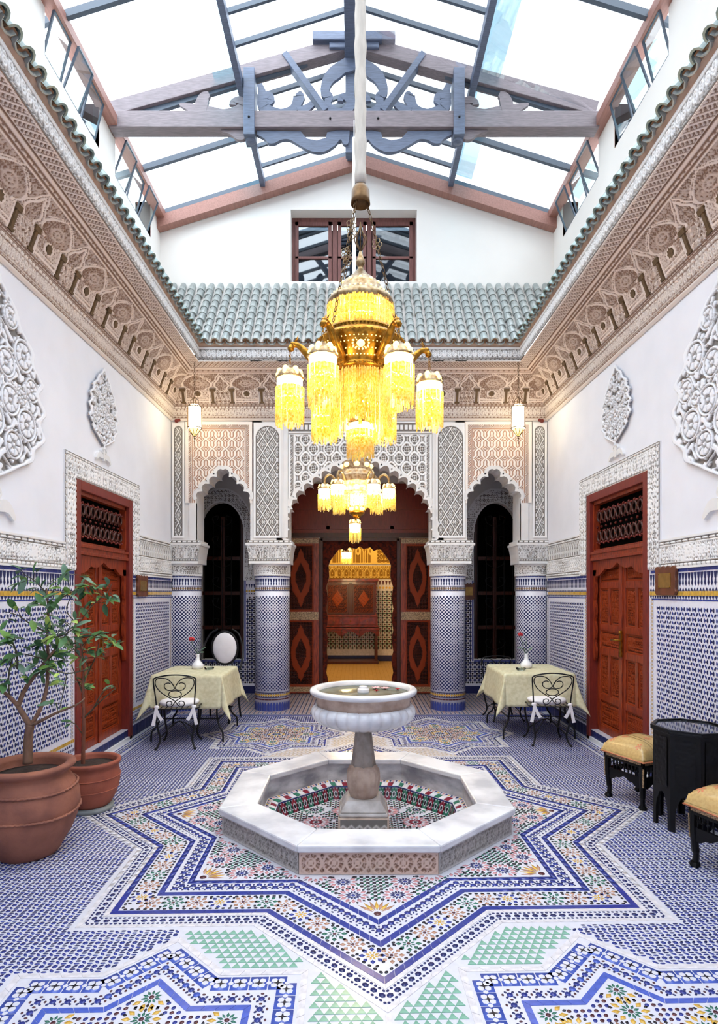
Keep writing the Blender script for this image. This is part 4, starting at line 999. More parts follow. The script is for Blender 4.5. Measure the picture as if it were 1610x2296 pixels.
# ------------------------------------------------------------------ carved doors standing open in the middle
dr = structure('door_3')
b = MB(); b.bb(DX0-.52, DX1+.54, YB-.04, YB, DZ+.02, 2.64, 1); b.bb(DX0-.50, DX1+.52, YB-.03, YB, 2.64, 3.45, 0)
for z in (2.70, 3.02, 3.34): b.bb(DX0-.50, DX1+.52, YB-.05, YB-.02, z, z+.05, 0)
for x in (DX0-.5, DX0+.1, DX1-.15, DX1+.46): b.bb(x, x+.06, YB-.05, YB-.02, 2.64, 3.45, 0)
b.build('overdoor', ['red_wood_edge', 'dark_wood'], dr)
b = MB(); b.bb(DX0-.02, DX0+.04, YB-.02, YB+.3, 0, DZ, 0); b.bb(DX1-.04, DX1+.02, YB-.02, YB+.3, 0, DZ, 0); b.bb(DX0, DX1, YB-.02, YB+.3, DZ-.04, DZ+.02, 0); b.build('door_jamb', 'dark_wood', dr)
# scalloped inner screen
o_ = [(DX0+.04, .02), (DX0+.04, DZ-.04), (DX1-.04, DZ-.04), (DX1-.04, .02), (DX1-.07, .02)]
for z in np.linspace(.15, 2.2, 24): o_.append((DX1-.085-.035*abs(math.sin(z*9))-(.05 if z > 1.7 else 0)*((z-1.7)/.5), z))
for t in np.linspace(0, 1, 15): o_.append((DX1-.24+(DX0+.24-DX1+.24)*t, 2.30+.07*abs(math.sin(t*PI*5))+.06*math.sin(PI*t)))
for z in np.linspace(2.2, .15, 24): o_.append((DX0+.085+.035*abs(math.sin(z*9))+(.05 if z > 1.7 else 0)*((z-1.7)/.5), z))
o_.append((DX0+.07, .02))
b = MB(); b.prism(o_, YB+.08, YB+.14, lambda u, v, d: (u, d, v)); b.build('scalloped_screen', 'screen_wood', dr)
def door_leaf(x0, x1, handle):
    b = MB(); y0, y1 = YB-.115, YB-.055; st = .085
    b.bb(x0, x0+st, y0, y1, .02, DZ); b.bb(x1-st, x1, y0, y1, .02, DZ)
    for za, zb in ((.02, .14), (1.20, 1.36), (2.44, DZ)): b.bb(x0+st, x1-st, y0, y1, za, zb)
    b.bb(x0+st, x1-st, y0+.03, y1, .14, 2.44); leaf = b.build('door_leaf', 'red_wood', dr, .004)
    s = MB()
    for za, zb in ((.045, .125), (1.215, 1.345), (2.46, 2.54)): s.bb(x0+.004, x1-.004, y0-.006, y0, za, zb)
    s.build('studded_strip', 'inlay', leaf)
    xm, hw = (x0+x1)/2, (x1-x0)/2-st
    for z0, z1 in ((.14, 1.20), (1.36, 2.44)):
        zm, hh = (z0+z1)/2, (z1-z0)/2
        def hf(u, v):
            a, c = np.abs(u-xm)/hw, np.abs(v-zm)/hh; e = .76*np.interp(c, [0, .20, .30, .38, .50, .60, .75, .88], [1, .98, .86, .88, .62, .36, .24, .0]); e2 = e*.5; d = a-e
            flat = (d < 0) & (c < .88); core = (a < np.interp(c, [0, .12, .2, .34, .46], [.42, .40, .30, .16, 0]))
            h = np.where(flat & ~core, .95, p_leaf(u, v, .055)); h = np.where(core, p_leaf(u, v, .04), h); h = np.where((a > .9) | (c > .96), 1., h)
            return h, np.where((flat & ~core) | (a > .9) | (c > .96), .9, h*.35)
        relief('carved_panel', x0+st, x1-st, z0, z1, .0065, hf, lambda U, V, h: (U, y0+.028-h, V), 'carved_wood', leaf, .02)
    if handle:
        h = MB(); h.bb(x0+.008, x0+.035, y0-.018, y0, 1.24, 1.40); h.tube([(x0+.02, y0-.03, 1.30), (x0+.12, y0-.035, 1.295)], .008, 8); h.tube([(x0+.02, y0, 1.30), (x0+.02, y0-.03, 1.30)], .008, 8); h.build('handle', 'brass', leaf)
door_leaf(fx(640)*YB/YF-.03, DX0-.02, True); door_leaf(DX1+.02, fx(968)*YB/YF+.03, False)
# ------------------------------------------------------------------ lamplit room behind
room = structure('inner_room_wall'); YR = 14.3
b = MB(); b.bb(-2.2, 2.3, YR, YR+.1, 0, 4.2); b.bb(-2.2, -2.1, YG, YR, 0, 4.2); b.bb(2.2, 2.3, YG, YR, 0, 4.2); b.bb(-2.2, 2.3, YG, YR, 4.1, 4.2); b.build('inner_wall', 'mortar', room)
T = Tess(); k = lambda u, v: (u > -1.6) & (u < 1.6) & (v > .25) & (v < 1.72)
T.add([[(-1.6, .0), (1.6, .0), (1.6, 1.98), (-1.6, 1.98)]], CRM, lv=.3); g = grid(-1.6, 1.6, .2, 1.75, .105)
T.motif(ngon(8, .027), g, BLK, PI/8, 1, k); T.motif(ngon(8, .021), g+.0525, MAR, PI/8, 1, k)
for dx, dy, a in ((.0525, 0, 0), (0, .0525, PI/2)): T.motif(hexa(.05, .022), g+[dx, dy], GRN, a, 1, k)
gx = np.arange(-1.6, 1.6, .08); T.motif([(-.03, .05), (-.008, -.05), (.008, -.05), (.03, .05)], np.stack([gx, np.full(len(gx), 1.90)], -1), MAR); T.motif(ngon(6, .03), np.stack([gx, np.full(len(gx), 1.78)], -1), YEL)
T.add([[(-1.6, 0), (1.6, 0), (1.6, .14), (-1.6, .14)]], NAV)
T.build('inner_zellige', lambda u, v, h: (u, YR-h, v), ZC, room, .004)
relief('gold_frieze', -1.6, 1.6, 2.0, 2.32, .011, lambda u, v: np.select([v < 2.06, v < 2.25], [p_dash(u, (v-2)/.06, .08), p_arcade(u, (v-2.06)/.19, .17)], p_dash(u, (v-2.25)/.07, .05)), lambda U, V, h: (U, YR-.004-h, V), 'carved_gold', room, .02)
def hw_(u, v):
    t = (v-2.36)/.62; k_ = frac((u+.42)/.30); a = np.abs(k_-.5)*2; e = np.interp(t, [0, .45, .75, 1.], [.85, .85, .55, 0.]); d = a-e; win = (u < .42)
    tr = np.maximum.reduce([line(d, .08, .05), line(a-.43, .05, .04)*(t < .6), line(np.hypot(a, (t-.5)*2)-.25, .08, .05)]); st = line(np.hypot(frac(u/.22)-.5, frac(v/.22)-.5)+.16*np.cos(4*np.arctan2(frac(v/.22)-.5, frac(u/.22)-.5))-.32, .05, .04)
    return np.where((np.abs(u-.42) < .08) | (np.abs(u+.64) < .05) | (t < .05) | (t > .95), .95, np.where(win, tr, st))
relief('pierced_screen', -1.4, 1.3, 2.36, 2.98, .011, hw_, lambda U, V, h: (U, YR-.004-h, V), 'carved_gold', room, .03)
# ------------------------------------------------------------------ upper walls, gable window
YGB = 8.50; XUL, XUR = -2.84, 2.84
def gz(py, Y=YGB): return EYE+(HZ-py)*Y/F
def gx_(px, Y=YGB): return (px-VX)*Y/F
RZ = lambda x: 7.93-.315*abs(x)                                     # underside of the roof glazing
wx0, wx1, wz0, wz1 = gx_(652), gx_(935), gz(631), gz(470)
gable = structure('gable_wall'); b = MB(); d = .25
b.bb(XUL-.3, wx0, YGB, YGB+d+.1, 5.6, 6.9); b.bb(wx1, XUR+.3, YGB, YGB+d+.1, 5.6, 6.9); b.bb(wx0, wx1, YGB, YGB+d+.1, 5.6, wz0)
for pl in ([(XUL-.3, 6.9), (wx0, 6.9), (wx0, RZ(wx0)), (XUL-.3, RZ(XUL-.3))], [(wx1, 6.9), (XUR+.3, 6.9), (XUR+.3, RZ(XUR+.3)), (wx1, RZ(wx1))], [(wx0, wz1), (wx1, wz1), (wx1, RZ(wx1)), (0, RZ(0)), (wx0, RZ(wx0))]): b.prism(pl, YGB, YGB+d+.1, lambda u, v, q: (u, q, v))
b.build('gable_wall', 'upper_white', gable)
win = structure('window_3'); b = MB(); fz0, fz1 = wz0, gz(500)
yf = YGB+d-.06; mid = [wx0+(wx1-wx0)*t for t in (0, .345, .625, 1)]
fz1 = wz1-.06; b.bb(wx0, wx1, yf, yf+.08, fz1, wz1); b.bb(wx0, wx1, yf, yf+.08, fz0, fz0+.03)
for x in (wx0, wx1-.06): b.bb(x, x+.06, yf, yf+.08, fz0, fz1)
for x in mid[1:3]: b.bb(x-.035, x+.035, yf, yf+.08, fz0, fz1)
b.build('frame', 'window_wood', win, .004)
for i in range(3):
    xa, xb = mid[i]+.045, mid[i+1]-.045; c = MB(); za, zb = fz0+.03, fz1-.005
    for x in (xa, xb-.05): c.bb(x, x+.05, yf-.02, yf+.03, za, zb)
    for z in (za, zb-.06, za+.42*(zb-za)): c.bb(xa, xb, yf-.02, yf+.03, z, z+(.035 if z > za and z < zb-.2 else .06))
    s = c.build('casement', 'window_wood', win, .003); g = MB(); g.bb(xa+.04, xb-.04, yf, yf+.008, za, zb); g.build('pane', 'window_glass', s)
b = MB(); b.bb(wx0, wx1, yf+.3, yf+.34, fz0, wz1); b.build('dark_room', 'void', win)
# side parapets with glazed openings between white posts
BAYS = ((5.36, 6.46), (6.92, 8.08), (3.4, 4.9))
for name, xu, sx in (('wall_upper_left', XUL, 1), ('wall_upper_right', XUR, -1)):
    w = structure(name); b = MB(); a, c = sorted((xu, xu-sx*.22)); sill = 6.55; top = 7.02
    b.bb(a, c, YN, YGB, 5.5, sill)
    y = YN
    for y0, y1 in sorted(BAYS): b.bb(a, c, y, y0, sill, top); y = y1
    b.bb(a, c, y, YGB, sill, top); b.build('parapet', 'upper_white', w)
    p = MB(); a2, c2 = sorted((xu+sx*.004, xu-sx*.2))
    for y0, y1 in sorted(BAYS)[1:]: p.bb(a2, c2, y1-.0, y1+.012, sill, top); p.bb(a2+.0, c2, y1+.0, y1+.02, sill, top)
    p.build('post_reveal', 'pillar_red_light', w)
    side = 'left' if sx > 0 else 'right'
    for bi, (y0, y1) in enumerate(BAYS[:2]):
        for j in range(3):
            ya = y0+(y1-y0)*j/3+.03; yb = y0+(y1-y0)*(j+1)/3-.03
            t = thing('casement_pane', '%s of three tilted glass panes in the %s opening of %s upper wall' % (('nearest', 'middle', 'farthest')[j], ('nearer', 'farther')[bi], side), 'window pane', (xu-sx*.03, (ya+yb)/2, sill+.04), 0, 'tilted panes under the roof')
            hw, H = (yb-ya)/2, .40; tl = sx*(.10+.05*((j+bi) % 2)); f = MB(); P0, P1, P2, P3 = (0, -hw, 0), (0, hw, 0), (tl, hw, H), (tl, -hw, H)
            for q, r in ((P0, P1), (P1, P2), (P2, P3), (P3, P0)): f.beam(q, r, .018, .018, 0, (1, 0, 0))
            f.beam((0, 0, -.045), (0, 0, .0), .02, .02, 0, (1, 0, 0))
            f.build('pane_frame', 'bar_metal', t); g = MB(); e = .003
            g.add([P0, P1, P2, P3, (e, -hw, 0), (e, hw, 0), (tl+e, hw, H), (tl+e, -hw, H)], ((0,1,2,3),(7,6,5,4))); g.build('glass', 'pane_glass', t)
# ------------------------------------------------------------------ glazed roof
roof_s = structure('ceiling')
XE, SL = 2.80, .315
def rz(x, dz=0.): return RZ(x)+dz
bars = sorted([8.42, 7.55, 6.80, 5.55, 4.3, 3.05, 1.8, .55, -.7, -1.95, -2.55])
for q, side in ((-1, 'l'), (1, 'r')):
    m = MB(); m.bb(q*XE-.07, q*XE+.07, YN, YGB, 6.985, 7.10); m.build('wall_plate', 'plate_wood', roof_s, .006)
    xm = 1.335; m = MB(); m.bb(q*xm-.035, q*xm+.035, YN, YGB, rz(xm)-.09, rz(xm)+.02); m.build('purlin', 'truss_glare', roof_s, .004)
    for y in bars:
        m = MB(); m.beam((0, y, rz(0, .03)), (q*3.35, y, rz(3.35, .03)), .045, .07, 0); m.build('glazing_bar', 'bar_metal', roof_s)
    for y in np.arange(-2.3, 8.4, .36):
        if min(abs(y-t) for t in bars) < .12: continue
        m = MB(); m.beam((0, y, rz(0, .04)), (q*xm, y, rz(xm, .04)), .03, .05, 0); m.build('glazing_bar', 'bar_metal', roof_s)
    for i in range(len(bars)-1):
        for x0, x1 in ((0, xm), (xm, 3.35)):
            y0, y1 = bars[i]+.02, bars[i+1]-.02; g = MB(); zz = .075 if x0 else .085
            g.add([(q*x0, y0, rz(x0, zz)), (q*x1, y0, rz(x1, zz)), (q*x1, y1, rz(x1, zz)), (q*x0, y1, rz(x0, zz))], ((0, 1, 2, 3),)); g.build('glass_pane', 'roof_glass', roof_s)
        g = MB(); x0, x1 = xm, xm+.30; g.add([(q*x0, y0, rz(x0, .12)), (q*x1, y0, rz(x1, .12)), (q*x1, y1, rz(x1, .12)), (q*x0, y1, rz(x0, .12))], ((0, 1, 2, 3),)); g.build('glass_pane', 'roof_glass_blue', roof_s)
m = MB(); m.bb(-.135, .0, YN, YGB, rz(0)-.15, rz(0)+.06); m.build('ridge_beam', 'truss_glare', roof_s, .005)
m = MB()
for q in (-1, 1): m.beam((0, YGB-.08, rz(0)-.11), (q*(XE+.1), YGB-.08, rz(XE+.1)-.11), .13, .16, 0)
m.build('gable_rafter', 'plate_wood', roof_s)
# ------------------------------------------------------------------ timber truss with fretwork
YT = 6.80; TX = -.03
tr = structure('trim_4')
def tp(px, py): return ((px-795)*YT/F, EYE+(HZ-py)*YT/F)             # photograph coordinates on the truss plane, measured from its axis
def tm(y0, y1): return lambda u, v, d: (u+TX, d, v)
def both(fn):
    for q in (-1, 1): fn(q)
m = MB(); A, B = tp(252, 262), tp(1338, 298); m.bb(A[0]+TX, B[0]+TX, YT-.09, YT+.07, B[1], A[1]); m.build('tie_beam', 'truss_wood', tr, .006)
for q in (-1, 1):
    m = MB(); a, c = tp(255, 248), tp(795, 96); m.beam((q*abs(a[0])+TX, YT, a[1]-.02), (TX, YT, c[1]-.03), .13, .16, 0); m.build('rafter', 'truss_wood', tr, .005)
    m = MB(); x, z = tp(563, 170); x = abs(x)*q; _, z1 = tp(563, 318); m.bb(x-.062+TX, x+.062+TX, YT-.115, YT+.09, z1, z); m.lathe([(.0, z1-.03), (.05, z1-.02), (.065, z1)], 10, (x+TX, YT-.01, 0)); m.build('queen_post', 'truss_glare', tr, .005)
    m = MB(); a, c = tp(640, 130), tp(732, 258); m.beam((q*abs(a[0])+TX, YT-.02, a[1]), (q*abs(c[0])+TX, YT-.02, c[1]), .07, .12, 0, (0, 1, 0)); m.build('strut', 'truss_glare', tr, .005)
m = MB(); a, c = tp(703, 92), tp(886, 108); m.bb(a[0]+TX, c[0]+TX, YT-.13, YT+.1, c[1]-.02, a[1]); a, c = tp(740, 108), tp(850, 124); m.bb(a[0]+TX, c[0]+TX, YT-.10, YT+.08, c[1], a[1]); m.build('ridge_block', 'truss_glare', tr, .01)
m = MB(); a, c = tp(783, 120), tp(800, 345); m.bb(-.10+TX, .0+TX, YT-.02, YT+.08, c[1], a[1]); m.build('king_post', 'truss_glare', tr, .005)
for q in (-1, 1):
    for px, py in ((563, 280), (742, 280)):
        x, z = tp(px, py); m = MB(); m.lathe([(0, .012), (.012, .008), (.014, 0)], 8); o = m.build('bolt', 'iron', tr); o.matrix_world = Matrix.Translation((q*abs(x)+TX, YT-.095 if px > 600 else YT-.118, z)) @ Matrix.Rotation(PI/2, 4, 'X')
FZ = [0.]
def fret(name, pts, ws, ma='truss_wood', n=6, closed=False):
    for q in (-1, 1):
        P_ = [((px-795)*YT/F, EYE+(HZ-py)*YT/F) for px, py in crom(pts, n, closed)]
        k = len(P_); w = np.interp(np.linspace(0, 1, k), np.linspace(0, 1, len(ws)), ws)*YT/F*1.3
        if q > 0: P_ = [(-x, z) for x, z in P_]
        FZ[0] += .0011; m = MB(); m.ribbon(P_, list(w), YT-.045-FZ[0], YT-.005-FZ[0], lambda u, v, d: (u+TX, d, v)); m.build(name, ma, tr)
fret('fretwork_scroll', [(406, 240), (430, 248), (452, 256), (478, 258), (505, 261), (532, 256), (547, 243), (540, 231), (526, 234), (524, 242)], [3, 14, 20, 18, 14, 17, 15, 12, 9, 12])
fret('fretwork_scroll', [(452, 262), (455, 240), (462, 224), (472, 218)], [18, 22, 18, 8])
fret('fretwork_scroll', [(584, 196), (590, 215), (592, 240), (600, 252), (632, 258), (660, 250), (672, 225), (668, 216)], [8, 14, 20, 18, 9, 14, 20, 8], 'truss_glare')
fret('fretwork_scroll', [(592, 222), (606, 222), (611, 232), (603, 240)], [12, 12, 10, 8], 'truss_glare')
fret('fretwork_scroll', [(670, 258), (690, 250), (702, 240)], [16, 12, 10], 'truss_glare')
fret('fretwork_arch', [(795, 138), (785, 152), (768, 160), (752, 172), (740, 184), (732, 200), (730, 216), (738, 226), (736, 238)], [20, 26, 22, 24, 20, 16, 14, 16, 10], 'truss_glare')
fret('fretwork_scroll', [(728, 238), (745, 256), (765, 260), (782, 252), (788, 238), (778, 226), (766, 228), (764, 236)], [16, 16, 12, 16, 16, 13, 9, 10], 'truss_glare')
# lower fretted valance
for q in (-1, 1):
    lo = crom([(498, 301), (520, 309), (535, 320), (551, 318), (552, 301)], 4); pol = [(498, 299)]+lo+[(552, 299)]
    lo2 = crom([(578, 309), (595, 318), (604, 328), (618, 328), (632, 321), (650, 320), (672, 332), (700, 346), (728, 347), (752, 333), (764, 320), (772, 330), (782, 328), (785, 300)], 4); up = [(785, 300), (755, 300), (735, 304), (732, 316), (712, 322), (690, 318), (676, 302), (578, 300)]
    for pl in (pol, lo2+up):
        P_ = [(q*abs(tp(*p)[0])+TX, tp(*p)[1]) for p in pl]
        if q > 0: P_ = P_[::-1]
        m = MB(); m.prism(P_, YT-.05, YT-.005, lambda u, v, d: (u, d, v)); m.build('fretted_valance', 'truss_glare' if len(pl) > 20 else 'truss_wood', tr)
# wall behind the viewer, end gable, so that the court is closed
rear = structure('wall_front'); b = MB(); b.bb(XL-.35, XR+.35, YN-.3, YN, 0, 6.9); b.prism([(XUL-.3, 6.9), (XUR+.3, 6.9), (XUR+.3, RZ(XUR+.3)), (0, RZ(0)), (XUL-.3, RZ(XUL-.3))], YN-.3, YN, lambda u, v, q: (u, q, v)); b.build('front_wall_body', 'wall_white', rear)

# ------------------------------------------------------------------ side doors
def side_door(name, xw, sx, D, handle):
    y0, y1, zt = D; d = structure(name); X = lambda o: xw-sx*o
    def bx(m, o0, o1, ya, yb, za, zb, mi=0): a, c = sorted((X(o0), X(o1))); m.bb(a, c, ya, yb, za, zb, mi)
    m = MB(); fw = .09
    bx(m, -.02, .14, y0, y0+fw, 0, zt); bx(m, -.02, .14, y1-fw, y1, 0, zt); bx(m, -.02, .14, y0+fw, y1-fw, zt-fw, zt); m.build('door_frame', 'red_wood_edge', d, .006)
    ya, yb = y0+fw, y1-fw; zl = 2.06; zt2 = zt-fw
    m = MB(); bx(m, 0, .12, ya, yb, zl-.05, zl+.05); bx(m, -.012, .02, ya, yb, zl+.02, zl+.05); bx(m, -.012, .02, ya, yb, zl-.05, zl-.02); m.build('transom_bar', 'red_wood', d, .004)
    # pierced transom: two rows of ringed holes in turned lattice
    m = MB(); bx(m, .10, .13, ya, yb, zl+.05, zt2); m.build('transom_back', 'void', d)
    m = MB(); bx(m, .02, .09, ya, yb, zt2-.035, zt2); bx(m, .02, .09, ya, yb, zl+.05, zl+.075); bx(m, .02, .09, ya, ya+.025, zl+.05, zt2); bx(m, .02, .09, yb-.025, yb, zl+.05, zt2); m.build('transom_frame', 'red_wood', d)
    n = 10; zc = (zl+.075+zt2-.035)/2; H = (zt2-.035-zl-.075); px = (yb-ya-.05)/n; R = px*.40
    ring = MB(); lat = MB()
    for r in (-1, 1):
        zz = zc+r*H*.22
        for i in range(n):
            yy = ya+.025+px*(i+.5); ring.tube([(X(.06), yy+R*math.cos(2*PI*k/14), zz+R*1.12*math.sin(2*PI*k/14)) for k in range(14)], .013, 6, 0, True)
            for q in range(8):
                a = 2*PI*q/8+PI/8; lat.tube([(X(.062), yy+R*1.0*math.cos(a), zz+R*1.12*math.sin(a)), (X(.062), yy+R*1.65*math.cos(a), zz+R*1.6*math.sin(a))], .007, 5)
            lat.ball((X(.06), yy+px/2, zz), .014, 8, 5); lat.ball((X(.06), yy, zz+r*R*1.55), .014, 8, 5); lat.ball((X(.06), yy+px/2, zz+r*R*1.3), .012, 8, 5); lat.ball((X(.06), yy+px/2, zc), .015, 8, 5)
    ring.build('lattice_rings', 'dark_wood', d, kind='stuff'); lat.build('turned_lattice', 'red_wood_edge', d, kind='stuff')
    # two leaves with carved panels
    ym = (ya+yb)/2
    for a, c in ((ya, ym-.004), (ym+.004, yb)):
        m = MB(); st = .075; w = c-a; o0, o1 = .07, .115
        bx(m, o0, o1, a, a+st, .12, zl-.05); bx(m, o0, o1, c-st, c, .12, zl-.05); mm = (a+c)/2
        rails = [.12, .50, 1.00, 1.26, 1.66+.0, zl-.12]
        for z, h in ((.12, .08), (.47, .07), (.98, .07), (1.24, .07), (1.70, .07), (zl-.12, .07)): bx(m, o0, o1, a+st, c-st, z, z+h)
        for z0, z1 in ((.54, .98), (1.31, 1.70)): bx(m, o0, o1, mm-.03, mm+.03, z0, z1)
        bx(m, o0+.028, o1, a+st, c-st, .12, zl-.05); leaf = m.build('door_leaf', 'red_wood', d, .004)
        cells = [(a+st, c-st, .20, .47), (a+st, mm-.03, .54, .98), (mm+.03, c-st, .54, .98), (a+st, c-st, 1.05, 1.24), (a+st, mm-.03, 1.31, 1.70), (mm+.03, c-st, 1.31, 1.70), (a+st, c-st, 1.77, zl-.12)]
        for u0, u1, v0, v1 in cells:
            um, vm = (u0+u1)/2, (v0+v1)/2
            def hf(u, v):
                e = np.minimum(np.minimum(u-u0, u1-u), np.minimum(v-v0, v1-v)); tall = (v1-v0) > (u1-u0)
                h = np.where(e < .022, .9, np.where(e < .03, 0., np.maximum(p_leaf(u, v, .05), line(np.sin(v*45)*.02-(u-um)*(1 if tall else 0), .005, .006)*.9)))
                return h, .25+.75*h
            relief('carved_panel', u0, u1, v0, v1, .0075, hf, lambda U, V, h: (X(o0+.026)+sx*h, U, V), 'carved_wood', leaf, .016)
    m = MB(); bx(m, .055, .075, ym-.03, ym+.03, .12, zl-.05); m.build('meeting_stile', 'red_wood', d, .004)
    # scalloped board nailed inside the frame
    def scal():
        t = np.linspace(0, 1, 41); z = zl-.05-.045-.12*np.abs(2*t-1)**1.2-.035*np.abs(np.sin(t*PI*4))
        return [(ya+(yb-ya)*q, h) for q, h in zip(t, z)]
    pol = [(ya, zl-.05)]+scal()+[(yb, zl-.05)]; m = MB(); m.prism(pol, .02, .05, lambda u, v, q: (X(q), u, v)); m.build('scalloped_board', 'red_wood', d)
    side = yb if True else ya; m = MB(); zz = np.linspace(.9, zl-.15, 40); pol = [(yb, .9), (yb, zl-.15)]+[(yb-.035-.03*abs(math.sin(z*14))-.04*max(0, (z-1.7)/.3), z) for z in zz[::-1]]; m.prism(pol, .02, .05, lambda u, v, q: (X(q), u, v)); m.build('scalloped_side_board', 'red_wood', d)
    m = MB(); bx(m, -.02, .16, y0, y1, 0, .04); m.build('door_sill', 'plaster', d); T = Tess(); n = 9
    for i in range(n): u = y0+fw+(yb-ya)*i/n; k = MB(); bx(k, -.003, .002, u+.004, u+(yb-ya)/n-.004, .042, .115); k.build('step_tile', 'z_navy', d)
    m = MB(); bx(m, .0, .16, y0+fw, y1-fw, .04, .12); m.build('step_riser', 'zellige_white', d); pass
    m = MB(); bx(m, .2, .3, y0-.1, y1+.1, 0, zt+.1); m.build('door_backing', 'void', d)
    h = MB(); yh = ym-.02 if handle else ym+.02
    bx(h, .04, .055, yh-.022, yh+.022, 1.00, 1.27); a = X(.0); h.tube([(X(.05), yh, 1.17), (X(-.0), yh, 1.17)], .009, 8); h.tube([(X(-.0), yh, 1.17), (X(-.005), yh+.11, 1.165)], .008, 8); h.ball((X(.04), yh, 1.25), .016, 8, 6)
    h.build('handle', 'brass', d)
side_door('door_1', XL, 1, DL, False); side_door('door_2', XR, -1, DR, True)
# ------------------------------------------------------------------ fountain
PX, PY = POOL; OC = math.cos(PI/8)
def octv(a, z, rot=PI/8): return [(PX+a/OC*math.cos(rot+k*PI/4), PY+a/OC*math.sin(rot+k*PI/4), z) for k in range(8)]
pool = thing('octagonal_pool', 'low octagonal white marble pool kerb in the middle of the floor', 'pool', (0, 0, 0))
NM = ('right far', 'far', 'left far', 'left', 'left near', 'near', 'right near', 'right')
def ringquad(m, A, B): m.add(A+B, [(i, (i+1) % 8, 8+(i+1) % 8, 8+i) for i in range(8)])
for k in range(8):
    j = (k+1) % 8; m = MB(); vs = []
    for z in (.136, .182):
        o, i = octv(1.015, z), octv(.765, z); vs += [o[k], o[j], i[j], i[k]]
    m.add(vs, ((3,2,1,0),(4,5,6,7),(0,1,5,4),(1,2,6,5),(2,3,7,6),(3,0,4,7))); m.build('rim_slab', 'marble', pool, .010)
    o = octv(.985, 0); a, c = Vector(o[k]), Vector(o[j]); mid = (a+c)/2; nrm = (mid-Vector((PX, PY, 0))).normalized(); t = (c-a).normalized(); L = (c-a).length
    def hf(u, v, k=k):
        e = np.minimum(np.minimum(u, L-u), np.minimum(v, .135-v)); s = .136
        r = np.hypot(frac(u/s)-.5, v/.135-.5); an = np.arctan2(v/.135-.5, frac(u/s)-.5)
        h = np.maximum.reduce([line(np.sin(an*4), .16, .14)*(r < .45), line(r-.46, .04, .03), line(r-.2, .03, .03), line(r-.06, .04, .03), p_lattice(u, v, s, .135)*.8])
        if k != 5: h = .45*h+.4*p_leaf(u, v, .045)
        return np.where(e < .012, .95, h)
    relief('kerb_panel', 0, L, .002, .137, .006, hf, lambda U, V, h: (a.x+t.x*U+nrm.x*h, a.y+t.y*U+nrm.y*h, V), 'carved_stone' if k == 5 else 'carved_marble', pool, .008)
    m = MB(); vs = []
    for q in (.985, .80):
        for z in (-.005, .14): p = octv(q, z); vs += [p[k], p[j]]
    for z in (0,): pass
    m.add(vs, ((0, 1, 3, 2), (4, 6, 7, 5))); m.build('kerb_core', 'marble_worn', pool)
    m = MB(); A, B = octv(.79, -.012), octv(.79, .138); m.add([A[k], A[j], B[j], B[k]], ((0, 1, 2, 3),)); m.build('inner_slab', 'marble_vein', pool)
    # tiled ledge and mosaic side below the slabs
    A, B = octv(.79, -.012), octv(.70, -.035); C_ = octv(.66, -.14); m = MB(); m.add([A[k], A[j], B[j], B[k]], ((0, 1, 2, 3),)); m.add([B[k], B[j], C_[j], C_[k]], ((0, 1, 2, 3),)); m.build('tiled_ledge', 'zellige_white', pool)
    T = Tess(); n = 12
    for i in range(n):
        col = (WHT, WIN, CRM, GRN)[i % 4]; lo, hi = i/n+.006, (i+1)/n-.006; q4 = []
        for uu, vv in ((lo, .42), (hi, .42), (hi, .95), (lo, .95)): pa = Vector(A[k]).lerp(Vector(A[j]), uu); pb = Vector(B[k]).lerp(Vector(B[j]), uu); q4.append(pa.lerp(pb, vv))
        lt = MB(); lt.add([tuple(p+Vector((0, 0, .004))) for p in q4]+[tuple(p-Vector((0, 0, .002))) for p in q4], ((0, 1, 2, 3), (7, 6, 5, 4), (0, 4, 5, 1), (1, 5, 6, 2), (2, 6, 7, 3), (3, 7, 4, 0))); lt.build('ledge_tile', ZC[col], pool)
    nn = 24
    for i in range(nn): T.add([[((i+.1)/nn, .05), ((i+.9)/nn, .05), ((i+.5)/nn, .36)]], (YEL, NAV, PNK, NAV)[i % 4])
    T.add([[(0, 1.0), (1, 1.0), (1, 1.10), (0, 1.10)]], NAV)
    for i in range(10):
        for rr, nq, c_ in ((.0, 1, BLK), (.40, 8, (GRN, WIN)[i % 2])):
            for q in range(nq): th = 2*PI*q/8; T.motif([(x*.017, y*.16) for x, y in ngon(6, 1.)], [((i+.5)/10+.1*rr*math.cos(th), 1.58+.95*rr*math.sin(th))], c_)
        T.motif([(x*.016, y*.15) for x, y in ngon(6, 1.)], [((i+1)/10, 1.2), ((i+1)/10, 1.95), ((i+1)/10, 1.58)], BLK)
    Ak, Aj, Bk, Bj, Ck, Cj = [np.array(p) for p in (A[k], A[j], B[k], B[j], C_[k], C_[j])]
    def lm(u, v, h, Ak=Ak, Aj=Aj, Bk=Bk, Bj=Bj, Ck=Ck, Cj=Cj):
        u = u[:, None]; v = v[:, None]; p = Ak+(Aj-Ak)*u; q = Bk+(Bj-Bk)*u; r = Ck+(Cj-Ck)*u
        w = np.where(v < 1, p+(q-p)*np.minimum(v, 1), q+(r-q)*np.clip(v-1, 0, 1)); cx = np.array([PX, PY, .4])-w; w = w+cx/np.linalg.norm(cx, axis=1)[:, None]*.003; return w[:, 0], w[:, 1], w[:, 2]
    T.build('ledge_mosaic', lm, ZC, pool, .003)
m = MB(); m.add(octv(.68, -.14), (tuple(range(8)),)); m.build('pool_floor', 'zellige_white', pool)
T = Tess(); pk = lambda u, v: odist(u, v) < .655
ct = np.array([(.42*math.cos(k*PI/4+PI/8), .42*math.sin(k*PI/4+PI/8)) for k in range(8)]+[(.60*math.cos(k*PI/4), .60*math.sin(k*PI/4)) for k in range(8)])
